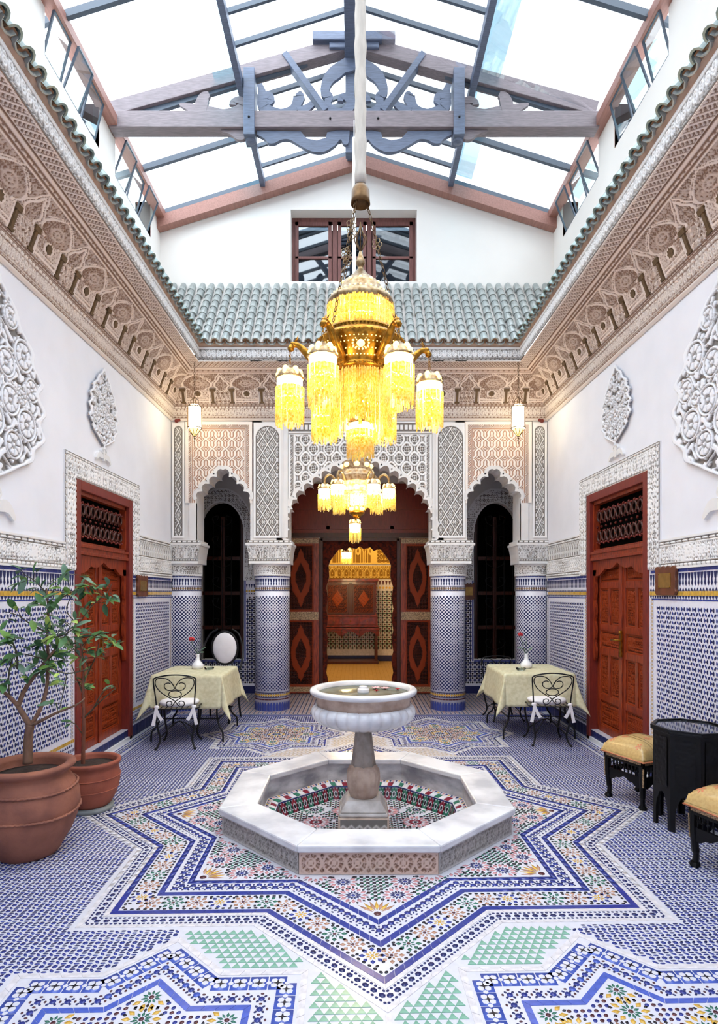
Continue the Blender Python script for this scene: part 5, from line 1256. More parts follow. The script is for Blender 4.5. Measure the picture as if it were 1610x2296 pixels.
rosette(T, ct[:8], 0., .125, 14, (BLK, PNK, WIN), pk); rosette(T, ct[8:], 0., .09, 12, (NAV, GRN, BLK), pk)
g = grid(-.7, .7, -.7, .7, .045); ff = np.min(np.linalg.norm(g[:, None]-ct[None], axis=2), axis=1) > .12; T.motif(ngon(6, .012), g[ff], BLK, 0, 1, pk); T.motif(hexa(.026, .014), (g+.0225)[ff], GRN, PI/4, 1, pk); T.motif(hexa(.02, .01), (g+[.0225, 0])[ff], WIN, 0, 1, pk)
T.build('pool_mosaic', lambda u, v, h: (PX+u, PY+v, -.14+h), ZC, pool, .003)
ft = thing('stone_fountain', 'white stone pedestal fountain with round gadrooned basin standing in octagonal pool', 'fountain', (PX-.02, PY, -.138))
Z0 = .138
m = MB(); m.bb(-.186, .186, -.186, .186, 0, Z0+.02); m.build('plinth', 'stone_tan', ft, .008)
m = MB(); m.bb(-.178, .178, -.178, .178, Z0+.02, Z0+.05); vs = [(-.172,-.172,Z0+.05),(.172,-.172,Z0+.05),(.172,.172,Z0+.05),(-.172,.172,Z0+.05),(-.125,-.125,Z0+.125),(.125,-.125,Z0+.125),(.125,.125,Z0+.125),(-.125,.125,Z0+.125)]
m.add(vs, ((3,2,1,0),(4,5,6,7),(0,1,5,4),(1,2,6,5),(2,3,7,6),(3,0,4,7))); m.build('pedestal_block', 'marble_worn', ft, .012)
relief('plinth_carving', -.17, .17, Z0-.06, Z0+.01, .006, lambda u, v: line(np.abs(frac(u/.06)-.5)*.05+v-Z0+.035, .008, .008), lambda U, V, h: (U, -.187-h, V), 'carved_marble', ft, .006)
m = MB(); fl_ = lambda t, i: 1+.055*abs(math.sin(9*t))*(1 if 1 < i < 9 else 0)
m.lathe([(.085, Z0+.12), (.10, Z0+.13), (.108, Z0+.16), (.118, Z0+.22), (.121, Z0+.27), (.120, Z0+.30), (.114, Z0+.325), (.104, Z0+.335), (.104, Z0+.345), (.098, Z0+.35), (.09, Z0+.36)], 72, mi=0, flute=fl_); m.build('fluted_vase', 'stone_tan', ft)
m = MB(); m.lathe([(.095, Z0+.355), (.088, Z0+.40), (.072, Z0+.52), (.058, Z0+.64), (.06, Z0+.67)], 8, mi=0, smooth=False); m.build('shaft', 'stone_stem', ft)
m = MB(); NG = 28
gf = lambda t, i: 1+(.045*abs(math.cos(NG/2*t))**.6-.02)*(1 if 1 <= i <= 9 else 0)
pr = [(.06, .645), (.20, .650), (.285, .668), (.335, .69), (.365, .715), (.38, .742), (.385, .765), (.38, .785), (.37, .80), (.358, .812), (.35, .815)]
m.lathe([(r, z+Z0) for r, z in pr], NG*8, mi=0, flute=gf); m.build('gadrooned_bowl', 'marble', ft)
m = MB(); m.lathe([(.352, Z0+.81), (.350, Z0+.84), (.357, Z0+.88), (.372, Z0+.892), (.372, Z0+.90)], 64); m.build('basin_band', 'stone_tan', ft)
m = MB(); m.lathe([(.365, Z0+.893), (.392, Z0+.897), (.403, Z0+.910), (.403, Z0+.925), (.392, Z0+.937), (.365, Z0+.938), (.350, Z0+.932), (.345, Z0+.91), (.33, Z0+.84), (.0, Z0+.83)], 72); m.build('basin_rim', 'marble', ft)
m = MB(); m.lathe([(0, Z0+.905), (.344, Z0+.905)], 48); m.build('water', 'water', ft)
m = MB(); m.lathe([(.045, Z0+.83), (.045, Z0+.925), (.040, Z0+.932), (.032, Z0+.934), (.032, Z0+.945), (.028, Z0+.950), (.0, Z0+.951)], 24); m.build('spout', 'marble', ft)
def petal_thing(x, y, r, col, label, n=7):
    m = MB()
    for k in range(n):
        a = 2*PI*k/n; ca, sa = math.cos(a), math.sin(a); P_ = [(0, 0, .004), (r*.5*ca-r*.3*sa, r*.5*sa+r*.3*ca, .008), (r*ca, r*sa, .012), (r*.5*ca+r*.3*sa, r*.5*sa-r*.3*ca, .008)]
        m.add(P_+[(p[0], p[1], p[2]-.003) for p in P_], ((0,1,2,3),(7,6,5,4),(1,5,6,2),(2,6,7,3),(3,7,4,0),(0,4,5,1)))
    m.ball((0, 0, .006), (.3*r, .3*r, .008), 8, 4)
    o = m.build('floating_blossom', col, None, loc=(PX-.02+x, PY+y, .906)); return tag(o, label, 'flower', 'blossoms floating in the fountain')
petal_thing(.10, .16, .035, 'petal_pink', 'pale pink blossom floating in fountain basin, nearer the white spout'); petal_thing(.17, .14, .036, 'petal_pink', 'pale pink blossom floating in fountain basin, in the middle of the three upper ones')
petal_thing(.265, .10, .022, 'rose_red', 'small deep red blossom floating in fountain basin by the rim', 5); petal_thing(.10, .03, .022, 'rose_red', 'small dark pink petal cluster floating just in front of spout', 4)

# ------------------------------------------------------------------ lamps: hanging parts shared by both chandeliers
def strands(m, r, z1, z0, n, w, jag=.04, mi=0, a0=0., jit=.3):
    for k in range(n):
        a = a0+2*PI*k/n+random.uniform(-jit, jit)/n; rr = r*random.uniform(.95, 1.04); zb = z0+random.uniform(0, jag)
        x, y = rr*math.cos(a), rr*math.sin(a); tx, ty = -math.sin(a)*w, math.cos(a)*w; rx, ry = math.cos(a)*w, math.sin(a)*w
        seg = 3
        for s in range(seg):
            za, zc = z1+(zb-z1)*s/seg, z1+(zb-z1)*(s+.92)/seg
            m.add([(x-tx, y-ty, za), (x+rx, y+ry, za), (x+tx, y+ty, za), (x-tx, y-ty, zc), (x+rx, y+ry, zc), (x+tx, y+ty, zc)], ((0, 1, 4, 3), (1, 2, 5, 4), (2, 0, 3, 5)), mi)
def lamp_parts(par, c, R, hg, hf, bulb='bulb_glass', nst=70, crown=True):
    """brass dome with glowing glass below it and a fringe of bead strings; c = top of dome; returns lamp part (child of par)"""
    d = MB(); x, y, z = c
    prof = [(.10*R, 0), (.16*R, -.10*R), (.22*R, -.13*R), (.5*R, -.30*R), (.80*R, -.60*R), (.95*R, -.92*R), (.98*R, -1.0*R)]
    d.lathe([(r, z_) for r, z_ in prof], 24, c); d.lathe([(1.0*R, -.98*R), (1.06*R, -1.04*R), (1.0*R, -1.10*R)], 24, c)
    for k in range(10):
        a = 2*PI*k/10; d.ball((x+1.03*R*math.cos(a), y+1.03*R*math.sin(a), z-1.04*R), .07*R, 6, 4)
    lamp = d.build('lamp', 'silver_brass', par)
    w = MB()
    for k in range(6):
        a = 2*PI*k/6+.2
        for rr, hh, q in ((.74, -.56, .23), (.90, -.82, .15)): w.ball((x+rr*R*math.cos(a)*1.0, y+rr*R*math.sin(a)*1.0, z+hh*R+.02*R), (q*R, q*R, q*R*1.1), 8, 6)
    w.build('lit_openings', 'beads_lit', lamp, kind='stuff')
    g = MB(); g.lathe([(.90*R, -1.05*R), (.95*R, -1.12*R), (.95*R, -1.1*R-hg), (.3*R, -1.14*R-hg), (.0, -1.14*R-hg)], 24, c); g.build('glass_shade', bulb, lamp)
    s = MB(); 
    t = MB(); strands(t, R*1.0, 0, -hf, nst, .0052*R/.1, hf*.30, 0); strands(t, R*.72, -.2*hf, -hf*1.0, nst//2, .0052*R/.1, hf*.25, 1)
    o = t.build('bead_fringe', ['beads', 'beads_tip'], lamp, kind='stuff', loc=(x, y, z-1.1*R-hg*.55)); return lamp
def chain(m, a, b, step=.045, r=.004):
    a, b = Vector(a), Vector(b); L = (b-a).length; n = int(L/step); d = (b-a)/n
    u = d.normalized().orthogonal().normalized(); v = d.normalized().cross(u)
    for i in range(n):
        c = a+d*(i+.5); w = u if i % 2 else v; m.tube([c+d*(.62*math.cos(2*PI*k/8))+w*(step*.28*math.sin(2*PI*k/8)) for k in range(8)], r, 4, 0, True)
def point_lamp(name, loc, power, col=(1., .84, .55), size=.08):
    l = bpy.data.lights.new(name, 'POINT'); l.energy = power; l.color = col; l.shadow_soft_size = size; o = bpy.data.objects.new(name, l); o.location = loc; COL.objects.link(o); return o
# ------------------------------------------------------------------ the big chandelier over the fountain
CX, CY = .028, 4.44
def cz(py): return EYE+(HZ-py)*CY/F
ch = thing('brass_chandelier', 'big pierced brass chandelier with six beaded lamps above the fountain', 'chandelier', (CX, CY, 0))
m = MB()
for i in range(26): pass
zs = np.linspace(cz(415), 7.86, 40); m.lathe([(.043+.004*math.sin(i*2.1)+.002*math.sin(i*5.), z) for i, z in enumerate(zs)], 20); m.build('fabric_sleeve', 'sleeve', ch)
m = MB(); m.lathe([(.042, cz(416)), (.058, cz(422)), (.068, cz(430)), (.070, cz(448)), (.074, cz(458)), (.066, cz(459)), (.060, cz(440)), (.0, cz(436))], 28); m.build('bell_cover', 'brass_dark', ch)
for a in (.12, 2.35, 4.0): m = MB(); chain(m, (.05*math.cos(a), .05*math.sin(a), cz(455)), (.30*math.cos(a), .30*math.sin(a), cz(752)), .04, .0035); m.build('hanging_chain', 'brass_dark', ch)
m = MB()
for a, py in ((.12, 545), (2.35, 510), (4.0, 520), (2.35, 565), (4.0, 590)):
    t = (py-455)/(752-455); r = .05+.25*t; c = (r*math.cos(a), r*math.sin(a), cz(py))
    for k in range(5): th = 2*PI*k/5; m.tube([(c[0]+.022*math.cos(th)+.016*math.cos(2*PI*j/8), c[1], c[2]+.03*math.sin(th)+.018*math.sin(2*PI*j/8)) for j in range(8)], .003, 4, 0, True)
m.build('chain_rosettes', 'silver_brass', ch)
m = MB()
for a in (0, PI/2, PI/4, -PI/4):
    for q in (-1, 1): m.tube([(q*x*math.cos(a), q*x*math.sin(a), z) for x, z in crom([(0, cz(565)), (.03, cz(550)), (.045, cz(535)), (.02, cz(522)), (.005, cz(508)), (.0, cz(498))], 4)], .004, 5)
m.build('finial_wirework', 'brass_dark', ch)
m = MB(); m.lathe([(0, cz(560)), (.012, cz(566)), (.024, cz(578)), (.034, cz(586)), (.034, cz(592)), (.022, cz(597)), (.022, cz(604)), (.035, cz(610))], 20); m.build('finial', 'silver_brass', ch)
m = MB(); m.lathe([(.035, cz(608)), (.06, cz(618)), (.10, cz(628)), (.145, cz(640)), (.165, cz(652)), (.17, cz(660)), (.20, cz(668)), (.245, cz(678)), (.252, cz(684)), (.252, cz(692)), (.245, cz(694))], 48); dome = m.build('pierced_dome', 'silver_brass', ch)
m = MB()
for py, r, n in ((671, .222, 36),):
    for k in range(n): a = 2*PI*k/n; m.ball((r*math.cos(a), r*math.sin(a), cz(py)), .009, 6, 4)
for k in range(12): a = 2*PI*k/12; m.ball((.150*math.cos(a), .150*math.sin(a), cz(644)), (.016, .016, .012), 6, 4)
m.build('dome_beading', 'beads_lit', dome, kind='stuff')
m = MB(); m.lathe([(.0, cz(694)), (.09, cz(697)), (.10, cz(750)), (.0, cz(752))], 30); m.build('glowing_drum', 'bulb_glass', ch)
m = MB(); strands(m, .248, cz(692), cz(754), 190, .0042, .004); strands(m, .236, cz(700), cz(756), 150, .004, .004, 1); m.build('drum_beads', ['beads', 'beads_tip'], ch, kind='stuff')
m = MB(); m.lathe([(.25, cz(750)), (.272, cz(752)), (.275, cz(758)), (.262, cz(762)), (.30, cz(766)), (.335, cz(775)), (.335, cz(782)), (.325, cz(786)), (.30, cz(800)), (.26, cz(822)), (.235, cz(832)), (.245, cz(836)), (.245, cz(842)), (.225, cz(846)), (.21, cz(850))], 56); bowl = m.build('pierced_bowl', 'brass', ch)
m = MB()
for py, r, n in ((757, .277, 60), (779, .338, 70), (839, .248, 54)):
    for k in range(n): a = 2*PI*k/n; m.ball((r*math.cos(a), r*math.sin(a), cz(py)), .008, 5, 4)
m.build('bowl_beading', 'brass', bowl, kind='stuff')
m = MB()
for k in range(8):
    a0 = 2*PI*k/8-PI/2
    for j in range(14):
        th = 2*PI*j/14; rr = .029
        m.ball(((.302)*math.cos(a0+rr*2.2*math.cos(th)/.3*.9), (.302)*math.sin(a0+rr*2.2*math.cos(th)/.3*.9), cz(806)+.045*math.sin(th)), .0075, 5, 4)
    m.ball((.292*math.cos(a0), .292*math.sin(a0), cz(806)), (.03, .03, .026), 8, 6)
for k in range(64):
    a = 2*PI*k/64
    for py, r in ((791, .318), (800, .303), (812, .28), (824, .258)): m.ball((r*math.cos(a+.05*(py % 2)), r*math.sin(a+.05*(py % 2)), cz(py)), .0052, 4, 3)
m.build('lit_piercing', 'beads_lit', bowl, kind='stuff')
m = MB(); m.lathe([(0, cz(850)), (.08, cz(853)), (.08, cz(900)), (.0, cz(904))], 30); m.build('glowing_core', 'bulb_glass', ch)
m = MB(); strands(m, .225, cz(848), cz(975), 170, .0045, .10); strands(m, .17, cz(850), cz(985), 120, .0045, .12, 1); strands(m, .27, cz(850), cz(935), 110, .0042, .12, 0); m.build('skirt_fringe', ['beads', 'beads_tip'], ch, kind='stuff')
RL = .53
for i, a in enumerate([math.radians(t) for t in (186, 241, 299, 6, 68, 124)]):
    ca, sa = math.cos(a), math.sin(a); pts = crom([(.27, cz(818)), (.36, cz(800)), (.42, cz(782)), (.47, cz(770)), (.51, cz(772)), (RL, cz(784))], 5)
    m = MB(); m.tube([(r*ca, r*sa, z-.035) for r, z in pts], list(np.interp(np.linspace(0, 1, len(pts)), [0, .2, .55, .8, .92, 1], [.03, .036, .022, .02, .026, .012])), 10)
    m.ball((.505*ca, .505*sa, cz(770)-.03), (.026, .026, .02), 8, 6)
    for q in (-1, 1): m.tube([(.49*ca-q*.012*sa, .49*sa+q*.012*ca, cz(764)-.03), (.465*ca-q*.016*sa, .465*sa+q*.016*ca, cz(752)-.03)], [.006, .002], 5)
    arm = m.build('arm', 'brass', ch); m = MB(); chain(m, (RL*ca, RL*sa, cz(786)-.03), (RL*ca, RL*sa, cz(818)-.02), .03, .003); m.build('lamp_chain', 'brass', arm)
    lamp_parts(ch, (RL*ca, RL*sa, cz(818)-.02), .10, .115, .30)
lamp_parts(ch, (0, -.10, cz(930)), .096, .085, .22)
m = MB(); m.tube([(0, -.10, cz(860)), (0, -.10, cz(930))], .006, 6); m.build('lamp_rod', 'brass', ch)
[point_lamp('chandelier_bulb', (CX+.17*math.cos(a), CY+.17*math.sin(a), cz(724)), 5, size=.04) for a in (-PI/2, -2.9, -.25)]; point_lamp('chandelier_bulb', (CX, CY, cz(915)), 30, size=.12)
for a in (186, 241, 299, 6, 68, 124): point_lamp('chandelier_bulb', (CX+.53*math.cos(math.radians(a)), CY+.53*math.sin(math.radians(a)), cz(905)), 6, size=.06)
# ------------------------------------------------------------------ smaller chandelier in front of the middle arch
C2X, C2Y = .0, 6.66
def c2(py): return EYE+(HZ-py)*C2Y/F
c_ = thing('lantern_chandelier', 'smaller silvered octagonal chandelier with short beaded lamps hanging before middle arch', 'chandelier', (C2X, C2Y, 0))
m = MB(); m.lathe([(.006, c2(1032)), (.006, 7.0)], 6, (-.03, 0, 0)); zs = np.linspace(c2(1000), c2(310), 24); m.lathe([(.022+.003*math.sin(i*2.3), z) for i, z in enumerate(zs)], 12, (-.03, 0, 0)); m.build('fabric_sleeve', 'white_rope', c_)
m = MB(); m.lathe([(.03, c2(1022)), (.10, c2(1030)), (.165, c2(1036)), (.165, c2(1056)), (.175, c2(1060)), (.235, c2(1070)), (.24, c2(1084)), (.215, c2(1092)), (.20, c2(1104)), (.21, c2(1108)), (.17, c2(1112))], 8, smooth=False); body = m.build('lantern_body', 'silver_lit', c_, .004)
m = MB()
for k in range(8):
    a = PI/8+2*PI*k/8+PI/8; 
    for r, py, s in ((.158, 1046, .03), (.207, 1098, .03)): m.ball((r*math.cos(a)*.97, r*math.sin(a)*.97, c2(py)), (.035, .035, .03), 8, 6)
m.build('lit_panes', 'beads_lit', body, kind='stuff')
m = MB(); m.lathe([(.0, c2(1110)), (.07, c2(1112)), (.07, c2(1132)), (.0, c2(1134))], 24); m.build('glowing_core', 'bulb_small', c_)
m = MB(); strands(m, .17, c2(1110), c2(1142), 80, .005, .03); m.build('skirt_fringe', ['beads', 'beads_tip'], c_, kind='stuff')
m = MB(); m.lathe([(.03, c2(1130)), (.035, c2(1144)), (.085, c2(1147)), (.088, c2(1152)), (.05, c2(1158)), (.03, c2(1162))], 24); m.build('cup', 'brass', c_)
m = MB()
for k in range(8): a = 2*PI*k/8; m.ball((.075*math.cos(a), .075*math.sin(a), c2(1141)), .018, 6, 4)
m.build('cup_flames', 'beads_lit', c_, kind='stuff')
for a in (185, 235, 300, -8, 50, 125):
    ca, sa = math.cos(math.radians(a)), math.sin(math.radians(a)); m = MB(); pts = crom([(.22, c2(1084)), (.27, c2(1070)), (.32, c2(1066)), (.36, c2(1074)), (.365, c2(1084))], 5); m.tube([(r*ca, r*sa, z) for r, z in pts], .014, 8)
    m.build('arm', 'silver_brass', c_); lamp_parts(c_, (.365*ca, .365*sa, c2(1083)), .072, .10, .20, 'bulb_small', 40)
lamp_parts(c_, (-.02, 0, c2(1161)), .066, .09, .17, 'bulb_small', 36)
point_lamp('lantern_bulb', (C2X, C2Y-.2, c2(1120)), 14, size=.2)
# single pendant in the room behind
p = thing('pendant_lamp', 'small beaded pendant lamp glowing inside the lamplit room behind', 'lamp', (-.21, 12.0, 0)); zq = EYE+(HZ-1226)*12.0/F
lamp_parts(p, (0, 0, zq), .105, .12, .18, 'bulb_small', 36); m = MB(); m.tube([(0, 0, zq), (0, 0, 4.1)], .006, 6); m.build('lamp_cord', 'brass_dark', p)
point_lamp('pendant_bulb', (-.21, 11.6, 1.9), 16, (1., .72, .34), .2); point_lamp('room_bulb', (.2, 12.6, 3.5), 60, (1., .72, .34), .3)
# two long glass lanterns in the corners
for x, side in ((-2.10, 'left'), (2.09, 'right')):
    Y_ = 7.62; z = lambda py: EYE+(HZ-py)*Y_/F
    t = thing('wall_lantern', 'long glass lantern in iron bands hanging by %s corner of the cornice' % side, 'lantern', (x, Y_, 0), 0, 'corner lanterns')
    m = MB(); m.lathe([(.0, z(905)), (.055, z(908)), (.082, z(914)), (.085, z(958)), (.08, z(962)), (.0, z(963))], 8, smooth=False); m.build('glass_shade', 'lantern_glow', t)
    m = MB(); m.lathe([(.08, z(961)), (.012, z(978))], 8, smooth=False); m.build('lower_glass', 'beads_lit', t)
    m = MB()
    for k in range(8):
        a = 2*PI*k/8; ca, sa = math.cos(a), math.sin(a); m.tube([(r*ca, r*sa, z(py)) for r, py in ((.05, 907), (.088, 914), (.090, 960), (.05, 970), (.010, 979))], .004, 5)
    for py, r in ((913, .089), (960, .091)): m.tube([(r*math.cos(2*PI*k/16), r*math.sin(2*PI*k/16), z(py)) for k in range(16)], .006, 5, 0, True)
    for k in range(2): a = PI/2*k; m.tube([(q*.05*math.cos(a), q*.05*math.sin(a), z(py)) for q, py in ((-1, 908), (-1, 898), (0, 890), (1, 898), (1, 908))], .005, 5)
    m.ball((0, 0, z(983)), .012, 6, 5); m.tube([(0, 0, z(978)), (0, 0, z(996))], .004, 5); m.build('iron_bands', 'brass_dark', t)
    m = MB(); chain(m, (0, 0, z(890)), (0, 0, 4.64), .04, .003); m.build('chain', 'brass_dark', t)
    point_lamp('lantern_bulb', (x-.0, Y_, z(935)), 34, (1., .78, .45), .09)
for x, sx in ((XL, 1), (XR, -1)):
    m = MB(); m.ball((0, 0, 0), (.03, .03, .025), 8, 6); m.tube([(0, 0, 0), (sx*.05, -.04, .0)], [.014, .022], 8); o = m.build('spotlight', 'red_wood_edge', None, loc=(x+sx*.09, 8.10, 4.02)); tag(o, 'tiny brown spotlight fixed at the %s end of the arcade under cornice' % ('left' if sx > 0 else 'right'), 'spotlight', 'corner spotlights')
# ------------------------------------------------------------------ tables, cloths, chairs
def table(label, x, y, w, d):
    t = thing('bistro_table', label, 'table', (x, y, 0), 0, 'bistro tables'); m = MB(); m.bb(-w/2, w/2, -d/2, d/2, .715, .738); m.build('table_top', 'iron', t)
    m = MB(); ap = MB()
    for a, c in (((-.36, -.36), (.36, -.36)), ((.36, -.36), (.36, .36)), ((.36, .36), (-.36, .36)), ((-.36, .36), (-.36, -.36))): m.beam((a[0]*w/.78, a[1]*d/.8, .25), (c[0]*w/.78, c[1]*d/.8, .25), .012, .012); ap.beam((a[0]*w/.78, a[1]*d/.8, .70), (c[0]*w/.78, c[1]*d/.8, .70), .02, .03)
    m.build('stretcher', 'iron', t); ap.build('apron', 'iron', t)
    for sx in (-1, 1):
        for sy in (-1, 1):
            m = MB(); p = crom([(.33, .33, .715), (.335, .335, .5), (.33, .33, .30), (.36, .36, .18), (.41, .40, .115), (.42, .41, .06), (.42, .41, 0.0)], 5); m.tube([(sx*a*w/.8, sy*c*d/.84, z) for a, c, z in p], .0105, 8); m.build('leg', 'iron', t)
    return t
def cloth(label, x, y, w, d, drop, seed):
    N = 56; L = w/2+drop; M_ = d/2+drop; V = []; r = random.Random(seed); ph = [r.uniform(0, 6) for _ in range(6)]
    for i in range(N+1):
        for j in range(N+1):
            u, v = -L+2*L*i/N, -M_+2*M_*j/N; ex, ey = max(abs(u)-w/2, 0), max(abs(v)-d/2, 0); su, sv = math.copysign(1, u), math.copysign(1, v)
            bx_, by_ = min(abs(u), w/2), min(abs(v), d/2); e = math.hypot(ex, ey)
            if e < 1e-6: V.append((u, v, .7415+.0015*math.sin(u*40+ph[0])*math.sin(v*37))); continue
            fl = .10+.10*min(ex, ey)/drop; wv = .014*math.sin((u if ey > ex else v)*11+ph[1])*e/drop
            if ex > 0 and ey > 0:
                k = min(ex, ey)/e*1.414; of = e*(fl+.13*k); V.append((su*(bx_+of*ex/e*1.05+.0), sv*(by_+of*ey/e*1.05), .7415-e*.94*(1-.04*k)+.012*math.sin(8*ex+ph[2])))
            elif ex > 0: V.append((su*(bx_+ex*fl+.006+wv), v, .7415-ex*.985+.003*math.sin(v*9+ph[3])))
            else: V.append((u, sv*(by_+ey*fl+.006+wv), .7415-ey*.985+.003*math.sin(u*9+ph[4])))
    i = np.arange((N+1)**2).reshape(N+1, N+1); q = np.stack([i[:-1, :-1], i[1:, :-1], i[1:, 1:], i[:-1, 1:]], -1).reshape(-1, 4)
    o = fast('tablecloth', np.array(V), [(q, 0)], ['cloth'], None, True); o.location = (x, y, 0)
    s = o.modifiers.new('thick', 'SOLIDIFY'); s.thickness = .003; s.offset = 1
    return tag(o, label, 'tablecloth', 'green tablecloths')
TL, TR = (-1.885, 6.93), (2.065, 7.08)
table('iron bistro table under green cloth by left wall', *TL, .76, .80); table('iron bistro table under green cloth by right wall', *TR, .77, .86)
cloth('pale green damask cloth on left table with the oval chair behind', *TL, .78, .82, .37, 3); cloth('pale green damask cloth on right table', *TR, .79, .88, .37, 5)
def scroll_chair(label, x, y, rz, pad=True, cut=False):
    c = thing('iron_chair', label, 'chair', (x, y, 0), rz, 'wrought iron chairs'); R = .0075; yb = -.205
    m = MB(); sf = crom([(-.2, -.19), (.2, -.19), (.215, 0), (.2, .2), (-.2, .2), (-.215, 0)], 5, True); m.tube([(a, e, .43) for a, e in sf], R, 6, 0, True)
    for k in range(-3, 4): m.tube([(k*.055, -.19, .43), (k*.055, .2, .43)], .004, 5)
    m.build('seat_frame', 'iron', c)
    bk = lambda a, z: (a, yb-.06*(z-.45)/.35, z)
    m = MB(); m.tube([bk(a, z) for a, z in crom([(-.19, .40), (-.20, .55), (-.215, .72), (-.20, .765), (-.10, .79), (0, .797), (.10, .79), (.20, .765), (.215, .72), (.20, .55), (.19, .40)], 6)], R, 8); m.build('back_frame', 'iron', c)
    m = MB()
    for q in (-1, 1):
        m.tube([bk(q*a, z) for a, z in crom([(.0, .515), (.07, .56), (.15, .62), (.195, .69), (.19, .745), (.15, .765), (.08, .755), (.03, .71), (.005, .655), (.03, .635), (.075, .635), (.105, .665), (.10, .70), (.065, .712), (.04, .70)], 5)], .0055, 6)
        m.tube([bk(q*a, z) for a, z in crom([(.0, .515), (.02, .48), (.05, .455), (.085, .465), (.09, .50), (.06, .515), (.035, .50), (.045, .48)], 5)], .005, 6)
    m.tube([bk(.066*math.cos(2*PI*k/20), .59+.038*math.sin(2*PI*k/20)) for k in range(20)], .0055, 6, 0, True); m.build('back_scrolls', 'iron', c)
    for sx in (-1, 1):
        for sy in (-1, 1):
            m = MB(); m.tube([(sx*a, sy*e, z) for a, e, z in crom([(.185, .185, .43), (.20, .20, .34), (.185, .185, .22), (.165, .165, .11), (.185, .19, .035), (.20, .21, .012)], 5)], [.011]*20+[.009]*6, 8); m.ball((sx*.20, sy*.21, .014), .016, 8, 5); m.build('leg', 'iron', c)
    for q in (-1, 1): m = MB(); m.tube([(q*.165, -.165, .12), (q*.05, -.03, .24), (0, 0, .26), (-q*.05, .03, .24), (-q*.165, .165, .12)], .006, 6); m.build('stretcher', 'iron', c)
    if pad:
        m = MB(); pr = [(0, -.0), (.16, .0), (.20, .012), (.212, .03), (.20, .048), (.16, .058), (0, .06)]; m.lathe([(r, z+.438) for r, z in pr], 28, (0, .02, 0)); p = m.build('seat_pad', 'white_fabric', c)
        for q in (-1, 1):
            m = MB(); m.ball((q*.19, -.215, .455), (.028, .02, .02), 8, 6)
            for k, dx in ((0, .012), (1, -.03)):
                pts = crom([(q*.19, -.222, .45), (q*(.19+dx), -.24, .37), (q*(.195+dx*2.2), -.245, .27+.05*k)], 5); m.ribbon([(a, z) for a, e, z in pts], [.024+.014*i/10 for i in range(len(pts))], -.246-.004*k, -.243-.004*k, lambda u, v, d: (u, d, v))
            m.build('tie_ribbon', 'white_fabric', p)
    return c
scroll_chair('black iron scroll chair with white seat pad before left table', -1.93, 6.40, .11); scroll_chair('black iron scroll chair with white seat pad before right table', 2.11, 6.53, -.07)
scroll_chair('black iron scroll chair with no pad seen behind right table', 1.93, 7.76, PI+.1, False)
c = thing('upholstered_chair', 'dark chair with white oval padded back behind left table', 'chair', (-1.79, 7.66, 0), PI-.12)
zc = 1.65-(1453-1330)*7.85/F
m = MB(); m.ball((0, -.21, zc), (.165, .04, .205), 28, 16); m.build('back_pad', 'white_fabric', c)
m = MB(); m.tube([(.18*math.cos(2*PI*k/28), -.215, zc+.22*math.sin(2*PI*k/28)) for k in range(28)], .014, 8, 0, True); m.build('back_frame', 'iron', c)
m = MB(); m.lathe([(0, .42), (.19, .42), (.22, .44), (.21, .47), (.16, .485), (0, .485)], 28); m.build('seat', 'white_fabric', c)
for q in (-1, 1):
    m = MB(); m.tube(crom([(q*.10, -.22, zc+.25), (q*.20, -.20, zc+.18), (q*.27, -.14, zc), (q*.29, .0, .70), (q*.26, .12, .66), (q*.24, .16, .60), (q*.22, .15, .45)], 6), .012, 8); m.build('arm_rail', 'iron', c)
    m = MB(); m.tube(crom([(q*.19, -.17, .43), (q*.20, -.2, .2), (q*.21, -.24, .0)], 5), .014, 8); m.build('leg', 'iron', c); m = MB(); m.tube(crom([(q*.19, .17, .43), (q*.20, .19, .2), (q*.20, .2, .0)], 5), .014, 8); m.build('leg', 'iron', c)
m = MB(); m.tube([(-.1, -.215, zc-.19), (-.12, -.18, .44)], .01, 6); m.tube([(.1, -.215, zc-.19), (.12, -.18, .44)], .01, 6); m.build('back_posts', 'iron', c)
# vases, ashtrays
def vase(label, x, y, bloom, leaves, H):
    m = MB(); m.lathe([(.035, 0), (.058, .004), (.072, .03), (.066, .055), (.04, .085), (.024, .11), (.021, .16), (.026, .175), (.022, .176), (.017, .16), (.0, .12)], 24); v = m.build('flower_vase', 'ceramic', None, loc=(x, y, .7445)); tag(v, label, 'vase', 'white bottle vases')
    s = thing('rose', 'red rose on thin stem standing in white vase on %s table' % H, 'flower', (x, y, .7445), 0, 'roses in the vases'); m = MB(); m.tube(crom([(0, 0, .13), bloom and (bloom[0]*.35, 0, .22), (bloom[0]*.8, .0, bloom[1]-.06), (bloom[0], 0, bloom[1])], 5), .003, 5); m.build('stem', 'stem_green', s)
    m = MB(); bx, bz = bloom[0], bloom[1]
    for k in range(9): a = 2.4*k; rr = .006+.0023*k; m.ball((bx+rr*math.cos(a), rr*math.sin(a), bz+.012-.001*k), (.016, .016, .02), 8, 6)
    m.build('bloom', 'rose_red', s)
    for lx, lz, sx_, sz_ in leaves:
        m = MB(); m.tube([(0, 0, .15), (lx*.6, .0, lz*.8+.03), (lx, 0, lz)], .002, 4); P_ = [(lx, 0, lz), (lx+sx_*.5, .014, lz+sz_*.5+.01), (lx+sx_, 0, lz+sz_), (lx+sx_*.5, -.014, lz+sz_*.5-.006)]; m.add(P_+[(p[0], p[1], p[2]-.002) for p in P_], ((0,1,2,3),(7,6,5,4))); m.build('leaf', 'leaf_4', s)
vase('white bottle vase on left green tablecloth', -1.905, 7.05, (-.075, .35), [(.03, .22, .055, .035), (.05, .23, .05, .03), (-.02, .27, .02, .05), (.01, .3, .03, .03), (.02, .2, .06, .0)], 'left')
